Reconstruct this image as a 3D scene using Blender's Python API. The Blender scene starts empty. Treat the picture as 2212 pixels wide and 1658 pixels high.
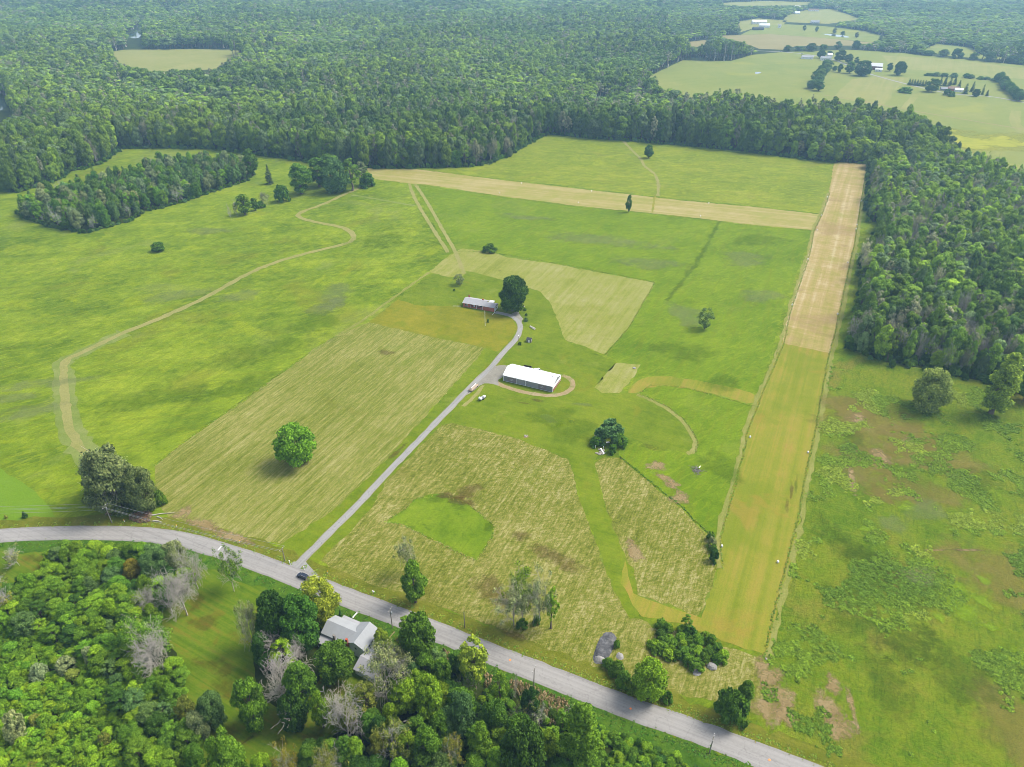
import bpy, bmesh, math, random
import numpy as np
from mathutils import Vector, Matrix
from mathutils.geometry import tessellate_polygon
R = math.radians
rng = np.random.default_rng(7)
random.seed(7)
S = bpy.context.scene
C = S.collection

# ------------------------------------------------------------------ camera
HC, PITCH, FPX, CX, CY = 200.0, R(32.7), 1509.0, 1106.0, 829.0
cam = bpy.data.cameras.new("camera")
cam.sensor_fit = 'HORIZONTAL'; cam.sensor_width = 36.0; cam.lens = FPX / 2212.0 * 36.0
cam.clip_start = 1.0; cam.clip_end = 40000.0
co = bpy.data.objects.new("camera", cam); C.objects.link(co)
co.location = (0, 0, HC); co.rotation_euler = (math.pi / 2 - PITCH, 0, 0)
S.camera = co

# ------------------------------------------------------------------ sky, sun, exposure
SUN_EL, SUN_AZ = R(53), R(72)            # azimuth from +Y (view direction) towards +X
W = bpy.data.worlds.new("World"); S.world = W; W.use_nodes = True
nt = W.node_tree
sky = nt.nodes.new('ShaderNodeTexSky'); sky.sky_type = 'NISHITA'; sky.sun_disc = False
sky.sun_elevation = SUN_EL; sky.sun_rotation = SUN_AZ
sky.air_density = 1.0; sky.dust_density = 2.5; sky.ozone_density = 1.0
hs = nt.nodes.new('ShaderNodeHueSaturation'); hs.inputs['Saturation'].default_value = 0.55      # thin high cloud whitens the sky
nt.links.new(sky.outputs[0], hs.inputs['Color']); nt.links.new(hs.outputs[0], nt.nodes['Background'].inputs[0])
nt.nodes['Background'].inputs[1].default_value = 0.135
sl = bpy.data.lights.new("sun", 'SUN'); sl.energy = 2.3; sl.angle = R(24); sl.color = (1.0, 0.95, 0.86)
so = bpy.data.objects.new("sun", sl); C.objects.link(so)
sv = Vector((math.sin(SUN_AZ) * math.cos(SUN_EL), math.cos(SUN_AZ) * math.cos(SUN_EL), math.sin(SUN_EL)))
so.rotation_euler = (-sv).to_track_quat('-Z', 'Y').to_euler(); so.location = sv * 400 + Vector((0, 400, 0))
S.view_settings.view_transform = 'Standard'; S.view_settings.look = 'None'
S.view_settings.exposure = 1.2; S.view_settings.gamma = 1.0
S.cycles.max_bounces = 6; S.cycles.diffuse_bounces = 3; S.cycles.transparent_max_bounces = 12
S.cycles.volume_bounces = 0; S.cycles.filter_width = 0.85

# ------------------------------------------------------------------ helpers
_c, _s = math.cos(PITCH), math.sin(PITCH)

def G(u, v, z=0.0):
    """The point of the ground (height z) seen at (u, v) of the 2212 px wide photograph."""
    a = (u - CX) / FPX; b = (v - CY) / FPX
    t = (z - HC) / (-_s - b * _c)
    return (a * t, (_c - b * _s) * t)

def PXA(x, y, z=0.0):
    zc = y * _c + (HC - z) * _s
    return CX + FPX * x / zc, CY - FPX * (y * _s + (z - HC) * _c) / zc

def HGT(u, v, vt):
    x, y = G(u, v); lo, hi = 0.0, 120.0
    for _ in range(40):
        m = (lo + hi) / 2
        if PXA(x, y, m)[1] > vt: lo = m
        else: hi = m
    return lo

def PPM(x, y): return FPX / (y * _c + HC * _s)

def srgb(h, k=1.0):
    if isinstance(h, str):
        h = h.lstrip('#'); h = [int(h[i:i + 2], 16) for i in (0, 2, 4)]
    o = []
    for c in h:
        c /= 255.0
        o.append((c / 12.92 if c <= 0.04045 else ((c + 0.055) / 1.055) ** 2.4) * k)
    return (o[0], o[1], o[2], 1.0)

def tag(o, label=None, cat=None, group=None, kind=None):
    if label: o['label'] = label
    if cat: o['category'] = cat
    if group: o['group'] = group
    if kind: o['kind'] = kind
    return o

def empty(name, loc, rz=0.0, label=None, cat=None, group=None):
    o = bpy.data.objects.new(name, None); C.objects.link(o)
    o.location = loc; o.rotation_euler = (0, 0, rz); o.empty_display_size = 0.5
    return tag(o, label, cat, group)

def mesh_np(name, V, Fq, mats=(), mi=None, attrs=None, smooth=False):
    """V (n,3), Fq list of arrays each (m,k): quads and triangles."""
    me = bpy.data.meshes.new(name)
    V = np.asarray(V, np.float32)
    if not isinstance(Fq, (list, tuple)): Fq = [Fq]
    Fq = [np.asarray(f, np.int32) for f in Fq if len(f)]
    loops = np.concatenate([f.ravel() for f in Fq])
    tot = np.concatenate([np.full(len(f), f.shape[1], np.int32) for f in Fq])
    st = np.concatenate([[0], np.cumsum(tot)[:-1]]).astype(np.int32)
    me.vertices.add(len(V)); me.vertices.foreach_set('co', V.ravel())
    me.loops.add(len(loops)); me.loops.foreach_set('vertex_index', loops)
    me.polygons.add(len(tot)); me.polygons.foreach_set('loop_start', st); me.polygons.foreach_set('loop_total', tot)
    for m in mats: me.materials.append(m)
    if mi is not None: me.polygons.foreach_set('material_index', np.asarray(mi, np.int32))
    me.polygons.foreach_set('use_smooth', np.full(len(tot), smooth))
    for k, a in (attrs or {}).items():
        at = me.attributes.new(k, 'FLOAT', 'POINT'); at.data.foreach_set('value', np.asarray(a, np.float32))
    me.update(); me.validate()
    return me

class MB:
    """collects boxes, tubes and prisms; build() links them as ONE mesh object"""
    def __init__(self): self.v = []; self.f = []
    def add(self, vs, fs):
        n = len(self.v); self.v += [tuple(p) for p in vs]; self.f += [tuple(i + n for i in f) for f in fs]; return self
    def box(self, x0, x1, y0, y1, z0, z1):
        return self.add([(x0, y0, z0), (x1, y0, z0), (x1, y1, z0), (x0, y1, z0), (x0, y0, z1), (x1, y0, z1), (x1, y1, z1), (x0, y1, z1)],
                        [(0, 3, 2, 1), (4, 5, 6, 7), (0, 1, 5, 4), (1, 2, 6, 5), (2, 3, 7, 6), (3, 0, 4, 7)])
    def tube(self, pts, rad, n=8, cap=True):
        if not isinstance(rad, (list, tuple)): rad = [rad] * len(pts)
        b = len(self.v); P = [Vector(p) for p in pts]
        for i, p in enumerate(P):
            d = (P[min(i + 1, len(P) - 1)] - P[max(i - 1, 0)]).normalized()
            a = d.orthogonal().normalized() if i == 0 else (a - d * a.dot(d)).normalized()
            q = d.cross(a)
            for k in range(n):
                w = 2 * math.pi * k / n
                self.v.append(tuple(p + (a * math.cos(w) + q * math.sin(w)) * rad[i]))
        for i in range(len(P) - 1):
            for k in range(n):
                k2 = (k + 1) % n
                self.f.append((b + i * n + k, b + i * n + k2, b + (i + 1) * n + k2, b + (i + 1) * n + k))
        if cap:
            self.f.append(tuple(b + k for k in reversed(range(n))))
            self.f.append(tuple(b + (len(P) - 1) * n + k for k in range(n)))
        return self
    def lathe(self, prof, n=16, c=(0, 0, 0)):
        b = len(self.v)
        for r, z in prof:
            for k in range(n):
                w = 2 * math.pi * k / n; self.v.append((c[0] + r * math.cos(w), c[1] + r * math.sin(w), c[2] + z))
        for i in range(len(prof) - 1):
            for k in range(n):
                k2 = (k + 1) % n; self.f.append((b + i * n + k, b + i * n + k2, b + (i + 1) * n + k2, b + (i + 1) * n + k))
        self.f.append(tuple(b + k for k in reversed(range(n)))); self.f.append(tuple(b + (len(prof) - 1) * n + k for k in range(n)))
        return self
    def prism(self, prof, y0, y1):
        """profile in x,z extruded along y"""
        n = len(prof)
        return self.add([(x, y0, z) for x, z in prof] + [(x, y1, z) for x, z in prof],
                        [tuple(range(n))] + [tuple(reversed(range(n, 2 * n)))] + [((i + 1) % n, i, n + i, n + (i + 1) % n) for i in range(n)])
    def mesh(self, name, m, bevel=0.0, smooth=False):
        me = bpy.data.meshes.new(name); me.from_pydata(self.v, [], self.f); me.materials.append(m)
        bm = bmesh.new(); bm.from_mesh(me)
        if bevel: bmesh.ops.bevel(bm, geom=bm.edges[:], offset=bevel, segments=2, affect='EDGES', profile=0.5)
        bmesh.ops.recalc_face_normals(bm, faces=bm.faces)
        for f in bm.faces: f.smooth = smooth
        bm.to_mesh(me); bm.free(); return me
    def build(self, name, m, parent=None, bevel=0.0, smooth=False):
        o = bpy.data.objects.new(name, self.mesh(name, m, bevel, smooth)); C.objects.link(o)
        if parent: o.parent = parent
        return o

def copy_tree(o, parent=None):
    c = o.copy(); C.objects.link(c)
    if parent: c.parent = parent
    for ch in list(o.children): copy_tree(ch, c)
    return c

# ------------------------------------------------------------------ node material builder
class NB:
    def __init__(self, name):
        self.m = bpy.data.materials.new(name); self.m.use_nodes = True
        self.t = self.m.node_tree; self.t.nodes.clear()
        self.out = self.t.nodes.new('ShaderNodeOutputMaterial')
    def n(self, ty, ins=None, **props):
        nd = self.t.nodes.new(ty)
        for k, v in props.items(): setattr(nd, k, v)
        for k, v in (ins or {}).items(): self.set(nd, k, v)
        return nd
    def set(self, nd, k, v):
        s = nd.inputs[k]
        if isinstance(v, bpy.types.NodeSocket): self.t.links.new(v, s)
        else: s.default_value = v
    def pos(self): return self.n('ShaderNodeNewGeometry').outputs['Position']
    def noise(self, vec, scale, detail=3.0, rough=0.55, dist=0.0, off=None):
        if off is not None: vec = self.n('ShaderNodeVectorMath', {0: vec, 1: off}).outputs[0]
        nd = self.n('ShaderNodeTexNoise', {'Vector': vec, 'Scale': scale, 'Detail': detail, 'Roughness': rough, 'Distortion': dist})
        return nd.outputs['Fac']
    def math(self, op, a, b=0.0, c=0.0, clamp=False):
        nd = self.n('ShaderNodeMath', operation=op, use_clamp=clamp)
        for i, v in enumerate((a, b, c)):
            if v is not None and i < len(nd.inputs): self.set(nd, i, v)
        return nd.outputs[0]
    def ramp(self, fac, stops):
        nd = self.n('ShaderNodeValToRGB', {'Fac': fac}); cr = nd.color_ramp
        while len(cr.elements) < len(stops): cr.elements.new(0.5)
        for e, (p, c) in zip(cr.elements, stops): e.position = p; e.color = c
        return nd.outputs[0]
    def mix(self, fac, a, b, blend='MIX'):
        nd = self.n('ShaderNodeMix', data_type='RGBA', blend_type=blend)
        self.set(nd, 0, fac); self.set(nd, 6, a); self.set(nd, 7, b)
        return nd.outputs[2]
    def sstep(self, v, lo, hi):
        nd = self.n('ShaderNodeMapRange', {'Value': v, 'From Min': lo, 'From Max': hi}, interpolation_type='SMOOTHSTEP', clamp=True)
        return nd.outputs[0]
    def rows(self, vec, ang, period, length, detail=2.0, dist=0.0):
        """noise stretched along a heading (degrees from +X)"""
        a = R(ang)
        mp = self.n('ShaderNodeMapping', {'Vector': vec, 'Rotation': (0, 0, -a), 'Scale': (1, 1, 1)}, vector_type='POINT').outputs[0]
        sc = self.n('ShaderNodeVectorMath', {0: mp, 1: (1.0 / length, 1.0 / period, 0.0)}, operation='MULTIPLY').outputs[0]
        return self.noise(sc, 1.0, detail, 0.5, dist)
    def bsdf(self, col, rough=0.9, spec=0.15, normal=None, metallic=0.0):
        nd = self.n('ShaderNodeBsdfPrincipled', {'Base Color': col, 'Roughness': rough, 'Specular IOR Level': spec, 'Metallic': metallic})
        if normal is not None: self.set(nd, 'Normal', normal)
        return nd.outputs[0]
    def bump(self, h, strength=0.5, dist=0.3):
        return self.n('ShaderNodeBump', {'Height': h, 'Strength': strength, 'Distance': dist}).outputs[0]
    def done(self, sh): self.t.links.new(sh, self.out.inputs[0]); return self.m

KC = 0.47                                    # photographed brightness of a sunlit surface -> its base colour
def cc(h, k=1.0): return srgb(h, KC * k)

def ground_mat(name, stops, sc=(70, 16, 3.5), w=(0.4, 0.35, 0.25), gain=2.4, rows=(), patches=(), grain=0.28, gs=0.9, bump=0.5, bd=0.35, seed=0, alpha=None, amax=0.8, tone=(0.95, 0.91, 0.58), streak=()):
    b = NB(name); P = b.pos()
    t = None
    for i, (s_, w_) in enumerate(zip(sc, w)):
        nz = b.noise(P, 1.0 / s_, 4.0, 0.55, 0.3, off=(seed * 13.7 + i * 31.0, seed * 5.1, i * 7.0))
        x = b.math('MULTIPLY', b.math('SUBTRACT', nz, 0.5), w_)
        t = x if t is None else b.math('ADD', t, x)
    for (ang, per, ln, wt) in rows:
        x = b.math('MULTIPLY', b.math('SUBTRACT', b.rows(P, ang, per, ln, 3.0, 0.6), 0.5), wt)
        t = b.math('ADD', t, x)
    t = b.math('MULTIPLY_ADD', t, gain, 0.5, clamp=True)
    tn_ = lambda h: tuple(x * y for x, y in zip(cc(h), tone + (1,)))
    col = b.ramp(t, [(p, tn_(c)) for p, c in stops])
    for (hexc, s_, lo, hi, amt, so_) in patches:
        pn = b.noise(P, 1.0 / s_, 4.0, 0.6, 0.5, off=(so_ * 17.0, so_ * 3.3, so_ * 9.1))
        col = b.mix(b.math('MULTIPLY', b.sstep(pn, lo, hi), amt), col, tn_(hexc))
    for (ang, per, ln, wt, hexc) in streak:        # fine swathes of another grass
        x = b.sstep(b.rows(P, ang, per, ln, 4.0, 1.2), 0.5, 0.66)
        col = b.mix(b.math('MULTIPLY', x, wt), col, tn_(hexc))
    g = b.noise(P, 1.0 / gs, 3.0, 0.65, 0.0, off=(seed * 3.0, 4.0, 1.0))
    g2 = b.noise(P, 1.0 / (gs * 0.28), 2.0, 0.6)
    gg = b.math('ADD', b.math('MULTIPLY', g, 0.65), b.math('MULTIPLY', g2, 0.35))
    gm = b.math('MULTIPLY_ADD', b.math('SUBTRACT', gg, 0.5), grain * 4.0, 1.0)
    col = b.mix(1.0, col, b.n('ShaderNodeCombineXYZ', {0: gm, 1: gm, 2: gm}).outputs[0], 'MULTIPLY')
    nrm = b.bump(gg, bump, bd)
    sh = b.bsdf(col, 0.95, 0.05, nrm)
    if alpha:
        a = b.n('ShaderNodeAttribute', attribute_name='w').outputs['Fac']
        e = b.noise(P, 1.0 / alpha, 5.0, 0.65, 0.4, off=(seed * 2.0, 8.0, 3.0))
        f = b.math('MULTIPLY', b.sstep(b.math('ADD', a, b.math('MULTIPLY', b.math('SUBTRACT', e, 0.5), 2.4)), 0.2, 0.95), amax)
        sh2 = b.n('ShaderNodeMixShader', {0: f, 1: b.n('ShaderNodeBsdfTransparent').outputs[0], 2: sh})
        sh = sh2.outputs[0]
    return b.done(sh)

def plain(name, col, rough=0.7, spec=0.3, var=0.12, vs=1.5, metallic=0.0, streak=None):
    """weathered plain surface: base colour with blotches and fine grain, object coordinates"""
    b = NB(name); P = b.n('ShaderNodeTexCoord').outputs['Object']
    n1 = b.noise(P, 1.0 / vs, 4.0, 0.6); n2 = b.noise(P, 9.0 / vs, 3.0, 0.6)
    k = b.math('MULTIPLY_ADD', b.math('ADD', b.math('SUBTRACT', n1, 0.5), b.math('MULTIPLY', b.math('SUBTRACT', n2, 0.5), 0.6)), var * 4, 1.0)
    c = b.mix(1.0, col, b.n('ShaderNodeCombineXYZ', {0: k, 1: k, 2: k}).outputs[0], 'MULTIPLY')
    if streak:
        ax, per, amt, dark = streak
        sep = b.n('ShaderNodeSeparateXYZ', {0: P}).outputs[ax]
        w = b.math('FRACT', b.math('DIVIDE', sep, per))
        c = b.mix(b.math('MULTIPLY', b.sstep(w, 0.86, 0.97), amt), c, dark)
    nrm = b.bump(n2, 0.15, 0.02)
    return b.done(b.bsdf(c, rough, spec, nrm, metallic))

# ------------------------------------------------------------------ haze (air)
def make_haze():
    b = NB('haze air')
    v = b.n('ShaderNodeVolumePrincipled', {'Color': (0.42, 0.74, 1.0, 1), 'Density': 0.00014, 'Anisotropy': 0.2})
    b.t.links.new(v.outputs[0], b.out.inputs['Volume'])
    o = MB().box(-9000, 9000, -400, 13000, -1.5, 212).build('haze', b.m)
    tag(o, kind='stuff'); o.display_type = 'WIRE'
    return o

# ------------------------------------------------------------------ ground sheets
def densify(poly, step, jit, closed=True):
    out = []; n = len(poly)
    for i in range(n if closed else n - 1):
        a = np.array(poly[i]); c = np.array(poly[(i + 1) % n]); L = np.linalg.norm(c - a)
        k = max(1, int(L / step))
        nr = np.array([-(c - a)[1], (c - a)[0]]) / max(L, 1e-6)
        for j in range(k):
            p = a + (c - a) * j / k
            if jit and j: p = p + nr * rng.normal(0, jit)
            out.append((float(p[0]), float(p[1])))
    if not closed: out.append(tuple(poly[-1]))
    return out

def chaikin(p, it=2, closed=True):
    for _ in range(it):
        q = []; n = len(p)
        if not closed: q.append(p[0])
        for i in range(n if closed else n - 1):
            a, c = p[i], p[(i + 1) % n]
            q += [(a[0] * .75 + c[0] * .25, a[1] * .75 + c[1] * .25), (a[0] * .25 + c[0] * .75, a[1] * .25 + c[1] * .75)]
        if not closed: q.append(p[-1])
        p = q
    return p

POLY = {}
def sheet(name, px, m, lev, smooth=0, step=2.5, jit=0.4, key=None):
    p = [G(u, v) for u, v in px]
    if smooth: p = chaikin(p, smooth)
    if key: POLY[key] = p
    p = densify(p, step, jit)
    z = 0.012 * lev
    tr = tessellate_polygon([[Vector((x, y, 0)) for x, y in p]])
    A = np.array(p); 
    fs = []
    for t in tr:
        a, b_, c_ = (A[i] for i in t)
        fs.append(t if (b_[0] - a[0]) * (c_[1] - a[1]) - (b_[1] - a[1]) * (c_[0] - a[0]) > 0 else t[::-1])
    me = mesh_np(name, [(x, y, z) for x, y in p], np.array(fs), [m])
    o = bpy.data.objects.new(name, me); C.objects.link(o)
    return tag(o, kind='structure')

def ribbon(name, pts, width, m, lev, smooth=2, step=3.0, jit=0.1, world=False, crown=0.0, key=None):
    p = list(pts) if world else [G(u, v) for u, v in pts]
    if smooth: p = chaikin(p, smooth, False)
    p = densify(p, step, 0, False); A = np.array(p)
    d = np.gradient(A, axis=0); d /= np.linalg.norm(d, axis=1)[:, None]
    nr = np.stack([-d[:, 1], d[:, 0]], 1)
    if key: POLY[key] = (A, nr)
    z = 0.012 * lev; n = len(A)
    wj = width / 2 + rng.normal(0, jit, (2, n))
    offs = (-1.0, -0.5, 0.0, 0.5, 1.0)
    V = []
    for o_ in offs:
        ww = wj[0] if o_ < 0 else wj[1]
        xy = A + nr * (o_ * ww)[:, None]
        V.append(np.column_stack([xy, np.full(n, z + crown * (1 - o_ * o_))]))
    V = np.concatenate(V); i = np.arange(n - 1)
    Fq = np.concatenate([np.stack([k * n + i, k * n + i + 1, (k + 1) * n + i + 1, (k + 1) * n + i], 1)[:, ::-1] for k in range(4)])
    acr = np.repeat(np.array(offs), n)
    me = mesh_np(name, V, Fq, [m], attrs={'acr': acr, 'w': 1 - np.abs(acr)})
    me.flip_normals() if me.polygons[0].normal.z < 0 else None
    o = bpy.data.objects.new(name, me); C.objects.link(o)
    return tag(o, kind='structure')

PN = [0]
def patch(name, u, v, rx, ry, m, lev, rz=0.0):
    """soft-edged patch: rx, ry metres"""
    x, y = G(u, v); n = 28; PN[0] += 1; zz = 0.012 * lev + 0.0015 * PN[0]; V = [(x, y, zz)]; wv = [1.0]
    ph = rng.uniform(0, 6.28, 4)
    for ring, ww in ((0.5, 0.75), (0.8, 0.42), (1.05, 0.0)):
        for k in range(n):
            a = 2 * math.pi * k / n
            r = ring * (1 + .16 * math.sin(2 * a + ph[0]) + .12 * math.sin(3 * a + ph[1]) + .07 * math.sin(5 * a + ph[2]))
            px, py = rx * r * math.cos(a), ry * r * math.sin(a)
            V.append((x + px * math.cos(rz) - py * math.sin(rz), y + px * math.sin(rz) + py * math.cos(rz), zz)); wv.append(ww)
    tri = [(0, 1 + k, 1 + (k + 1) % n) for k in range(n)]
    q = [(1 + r * n + k, 1 + (r + 1) * n + k, 1 + (r + 1) * n + (k + 1) % n, 1 + r * n + (k + 1) % n) for r in range(2) for k in range(n)]
    me = mesh_np(name, V, [np.array(tri), np.array(q)], [m], attrs={'w': wv})
    o = bpy.data.objects.new(name, me); C.objects.link(o)
    return tag(o, kind='structure')

DRV, RUN, ROAD = 64.38, 64.09, -24.5         # headings of driveway, mown strip, road

M = {}
M['floor'] = ground_mat('woodland floor', [(0.15, '#2e3a1c'), (0.5, '#3f4f24'), (0.85, '#55662c')], gs=1.4, seed=1)
M['meadow'] = ground_mat('meadow grass', [(0.1, '#6d8f1c'), (0.38, '#86a626'), (0.62, '#9dba33'), (0.9, '#b4cb45')],
    sc=(95, 22, 5), w=(0.42, 0.36, 0.3), gain=2.9, rows=((10, 14, 90, 0.22), (64, 9, 60, 0.12)),
    patches=(('#a0b070', 60, 0.57, 0.68, 0.55, 2), ('#bcd030', 26, 0.58, 0.66, 0.45, 3), ('#96963a', 48, 0.56, 0.7, 0.45, 9), ('#6f8a22', 18, 0.60, 0.70, 0.5, 6)), grain=0.3, gs=1.1, seed=2, tone=(0.79,0.76,0.44), streak=((12, 3.0, 22, 0.45, '#8a9a28'), (30, 2.2, 12, 0.4, '#b9cf38'), (64, 2.5, 16, 0.3, '#6d8a22')))
M['meadow_mid'] = ground_mat('middle meadow grass', [(0.1, '#6c9414'), (0.4, '#84a81c'), (0.65, '#95b627'), (0.9, '#a6bf38')],
    sc=(60, 15, 4), w=(0.4, 0.35, 0.25), gain=2.3, rows=((64, 12, 80, 0.15),),
    patches=(('#9db25a', 35, 0.58, 0.70, 0.5, 5), ('#6b8a14', 12, 0.60, 0.70, 0.45, 8)), grain=0.3, gs=1.0, seed=3, tone=(0.79,0.755,0.38), streak=((12, 2.6, 14, 0.45, '#76961c'), (40, 2.0, 9, 0.4, '#b0c83a'), (64, 2.2, 30, 0.35, '#8e9a2a')))
M['meadow_far'] = ground_mat('upper meadow grass', [(0.1, '#7f9a26'), (0.4, '#93ad33'), (0.65, '#a5b93f'), (0.9, '#b6c458')],
    sc=(80, 20, 6), gain=2.2, rows=((-12, 7, 60, 0.25), (64, 12, 120, 0.12)),
    patches=(('#a5ac5c', 40, 0.57, 0.68, 0.45, 15), ('#b9cf3a', 22, 0.58, 0.66, 0.5, 13)), grain=0.26, gs=1.5, seed=4, tone=(0.83,0.77,0.48), streak=((-12, 3.0, 22, 0.45, '#8f9a30'), (20, 3.0, 14, 0.4, '#bccf48')))
M['pale'] = ground_mat('pale cut meadow', [(0.1, '#86a044'), (0.5, '#98ad5a'), (0.9, '#a8b670')], sc=(40, 12, 4), grain=0.16, gs=1.5, seed=5,
    rows=((10, 5, 50, 0.25),), tone=(0.88,0.83,0.7))
M['hay'] = ground_mat('mown hay rows', [(0.08, '#78842a'), (0.36, '#90993e'), (0.6, '#a9a85c'), (0.88, '#c4be80')],
    sc=(60, 14, 2.4), w=(0.2, 0.16, 0.16), gain=2.4, rows=((DRV, 2.0, 60, 0.36), (DRV, 0.75, 7, 0.44)),
    patches=(('#8a862f', 40, 0.58, 0.72, 0.4, 21), ('#8b9c34', 24, 0.6, 0.72, 0.35, 24)), grain=0.3, gs=0.7, bump=0.9, bd=0.5, seed=6, tone=(0.95, 0.96, 0.8))
M['hay_near'] = ground_mat('mown hay swirls', [(0.08, '#717c22'), (0.36, '#8a9234'), (0.6, '#a7a456'), (0.86, '#c8c086')],
    sc=(44, 9, 1.8), w=(0.22, 0.18, 0.26), gain=2.5, rows=((DRV, 1.7, 30, 0.28), (DRV, 0.75, 4, 0.42), (15, 0.8, 3, 0.36)),
    patches=(('#827a30', 30, 0.58, 0.74, 0.5, 27), ('#88992f', 20, 0.6, 0.74, 0.4, 29)), grain=0.36, gs=0.6, bump=1.0, bd=0.5, seed=7, tone=(0.95, 0.96, 0.8))
M['hay_far'] = ground_mat('mown upper hay', [(0.1, '#939a3a'), (0.4, '#a6aa50'), (0.62, '#b2b066'), (0.88, '#c0bb80')],
    sc=(50, 12, 3), gain=1.9, rows=((DRV, 3.0, 90, 0.4), (DRV, 1.2, 20, 0.3)), patches=(('#93942f', 30, 0.58, 0.72, 0.3, 31),), grain=0.22, gs=0.8, seed=8, tone=(0.93, 0.96, 0.82))
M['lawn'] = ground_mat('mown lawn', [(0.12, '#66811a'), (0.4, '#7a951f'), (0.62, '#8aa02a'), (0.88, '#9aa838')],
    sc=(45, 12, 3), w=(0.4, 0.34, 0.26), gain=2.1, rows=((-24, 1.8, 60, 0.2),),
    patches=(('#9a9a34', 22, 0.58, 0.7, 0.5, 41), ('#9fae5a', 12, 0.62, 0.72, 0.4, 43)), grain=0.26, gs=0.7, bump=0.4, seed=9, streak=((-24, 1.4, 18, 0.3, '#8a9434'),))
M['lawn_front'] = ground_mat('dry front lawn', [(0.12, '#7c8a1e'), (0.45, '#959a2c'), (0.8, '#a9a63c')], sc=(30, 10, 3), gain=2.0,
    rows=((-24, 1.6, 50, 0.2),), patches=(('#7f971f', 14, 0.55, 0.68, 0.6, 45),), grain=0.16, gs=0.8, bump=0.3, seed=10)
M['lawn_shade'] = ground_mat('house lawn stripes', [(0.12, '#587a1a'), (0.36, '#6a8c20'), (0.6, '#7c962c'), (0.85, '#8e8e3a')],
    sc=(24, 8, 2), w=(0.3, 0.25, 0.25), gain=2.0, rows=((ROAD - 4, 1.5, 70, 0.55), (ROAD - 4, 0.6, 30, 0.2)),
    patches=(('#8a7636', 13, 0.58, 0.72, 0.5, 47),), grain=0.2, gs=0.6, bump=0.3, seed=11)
M['strip'] = ground_mat('mown airstrip', [(0.1, '#8a9f2e'), (0.38, '#9eaa3e'), (0.64, '#afad4e'), (0.9, '#bda660')],
    sc=(60, 18, 4), w=(0.4, 0.28, 0.2), gain=2.0, rows=((RUN, 4.6, 400, 0.7), (RUN, 1.6, 120, 0.3)),
    patches=(('#88a02a', 40, 0.52, 0.68, 0.6, 51), ('#b5a052', 26, 0.58, 0.7, 0.5, 52)), grain=0.2, gs=0.6, bump=0.3, seed=12, tone=(0.94, 0.86, 0.62))
M['strip_dry'] = ground_mat('dry mown airstrip', [(0.1, '#a8a552'), (0.36, '#bcae6a'), (0.6, '#c9b37e'), (0.88, '#dccca2')],
    sc=(50, 14, 4), w=(0.36, 0.3, 0.2), gain=2.1, rows=((RUN, 4.6, 400, 0.6), (RUN, 1.8, 90, 0.25), (RUN - 90, 3.4, 40, 0.35)),
    patches=(('#b0966c', 26, 0.55, 0.68, 0.55, 53), ('#a8a84c', 34, 0.56, 0.7, 0.6, 55)), grain=0.18, gs=0.8, bump=0.3, seed=13, tone=(0.98, 0.97, 0.86))
M['cross'] = ground_mat('mown cross strip', [(0.1, '#a9ac56'), (0.4, '#b9b168'), (0.62, '#c5b87c'), (0.88, '#d2c492')],
    sc=(60, 16, 4), gain=1.9, rows=((-17.5, 4.0, 200, 0.6), (-17.5, 1.5, 60, 0.2)), patches=(('#a6ae4e', 36, 0.54, 0.68, 0.5, 57),), grain=0.14, gs=1.0, seed=14, tone=(0.97, 0.96, 0.84))
M['edge_hay'] = ground_mat('cut grass edge', [(0.12, '#8d9844'), (0.5, '#a2a55a'), (0.88, '#b6b276')], sc=(20, 5, 1.2), gain=2.0, rows=((RUN, 0.8, 8, 0.3),), grain=0.3, gs=0.6, seed=15, tone=(0.95,0.95,0.75))
M['track'] = ground_mat('trodden track grass', [(0.12, '#9ca468'), (0.5, '#acae7c'), (0.88, '#bab68c')], sc=(30, 8, 2), gain=2.0, grain=0.2, gs=0.8, seed=16)
M['track_dirt'] = ground_mat('worn gravel loop', [(0.12, '#b09e74'), (0.5, '#c2ae86'), (0.88, '#d0c2a4')], sc=(14, 5, 1.2), gain=2.0, grain=0.2, gs=0.5, seed=17,
    patches=(('#8d9a48', 8, 0.56, 0.68, 0.6, 61),), tone=(0.95,0.93,0.85))
M['gravel'] = ground_mat('grey gravel', [(0.12, '#9d9a90'), (0.5, '#b1aea6'), (0.88, '#c4c0b8')], sc=(10, 4, 1), gain=1.8, grain=0.2, gs=0.4, seed=18, tone=(0.95,0.93,0.85))
M['weedy'] = ground_mat('weedy pasture', [(0.1, '#668f1c'), (0.36, '#7a9f22'), (0.6, '#8ea82e'), (0.9, '#a2aa48')],
    sc=(48, 13, 3), w=(0.42, 0.36, 0.3), gain=2.4, rows=((DRV, 9, 60, 0.14),),
    patches=(('#a89c5c', 30, 0.55, 0.68, 0.6, 71), ('#5f8a20', 15, 0.58, 0.70, 0.5, 73), ('#93bb2a', 17, 0.62, 0.69, 0.6, 75)), grain=0.34, gs=1.0, bump=1.0, bd=0.7, seed=19, tone=(0.88,0.8,0.46), streak=((64, 1.6, 8, 0.4, '#4f7a1a'), (150, 1.6, 6, 0.35, '#9aa84a')))
M['bright_lawn'] = ground_mat('bright green crop', [(0.2, '#7aa82c'), (0.5, '#86b034'), (0.8, '#92b840')], sc=(40, 10, 3), gain=1.4, grain=0.12, gs=0.9, seed=20, tone=(0.9,0.85,0.6))
M['uncut'] = ground_mat('uncut green patch', [(0.1, '#6f961e'), (0.4, '#84a828'), (0.65, '#94b436'), (0.9, '#a4be48')], sc=(25, 8, 2), gain=2.2, grain=0.24, gs=0.9,
    patches=(('#5b7d1c', 7, 0.6, 0.7, 0.6, 77),), seed=21, tone=(0.86,0.8,0.45), streak=((64, 1.6, 7, 0.4, '#6f9020'),))
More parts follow.
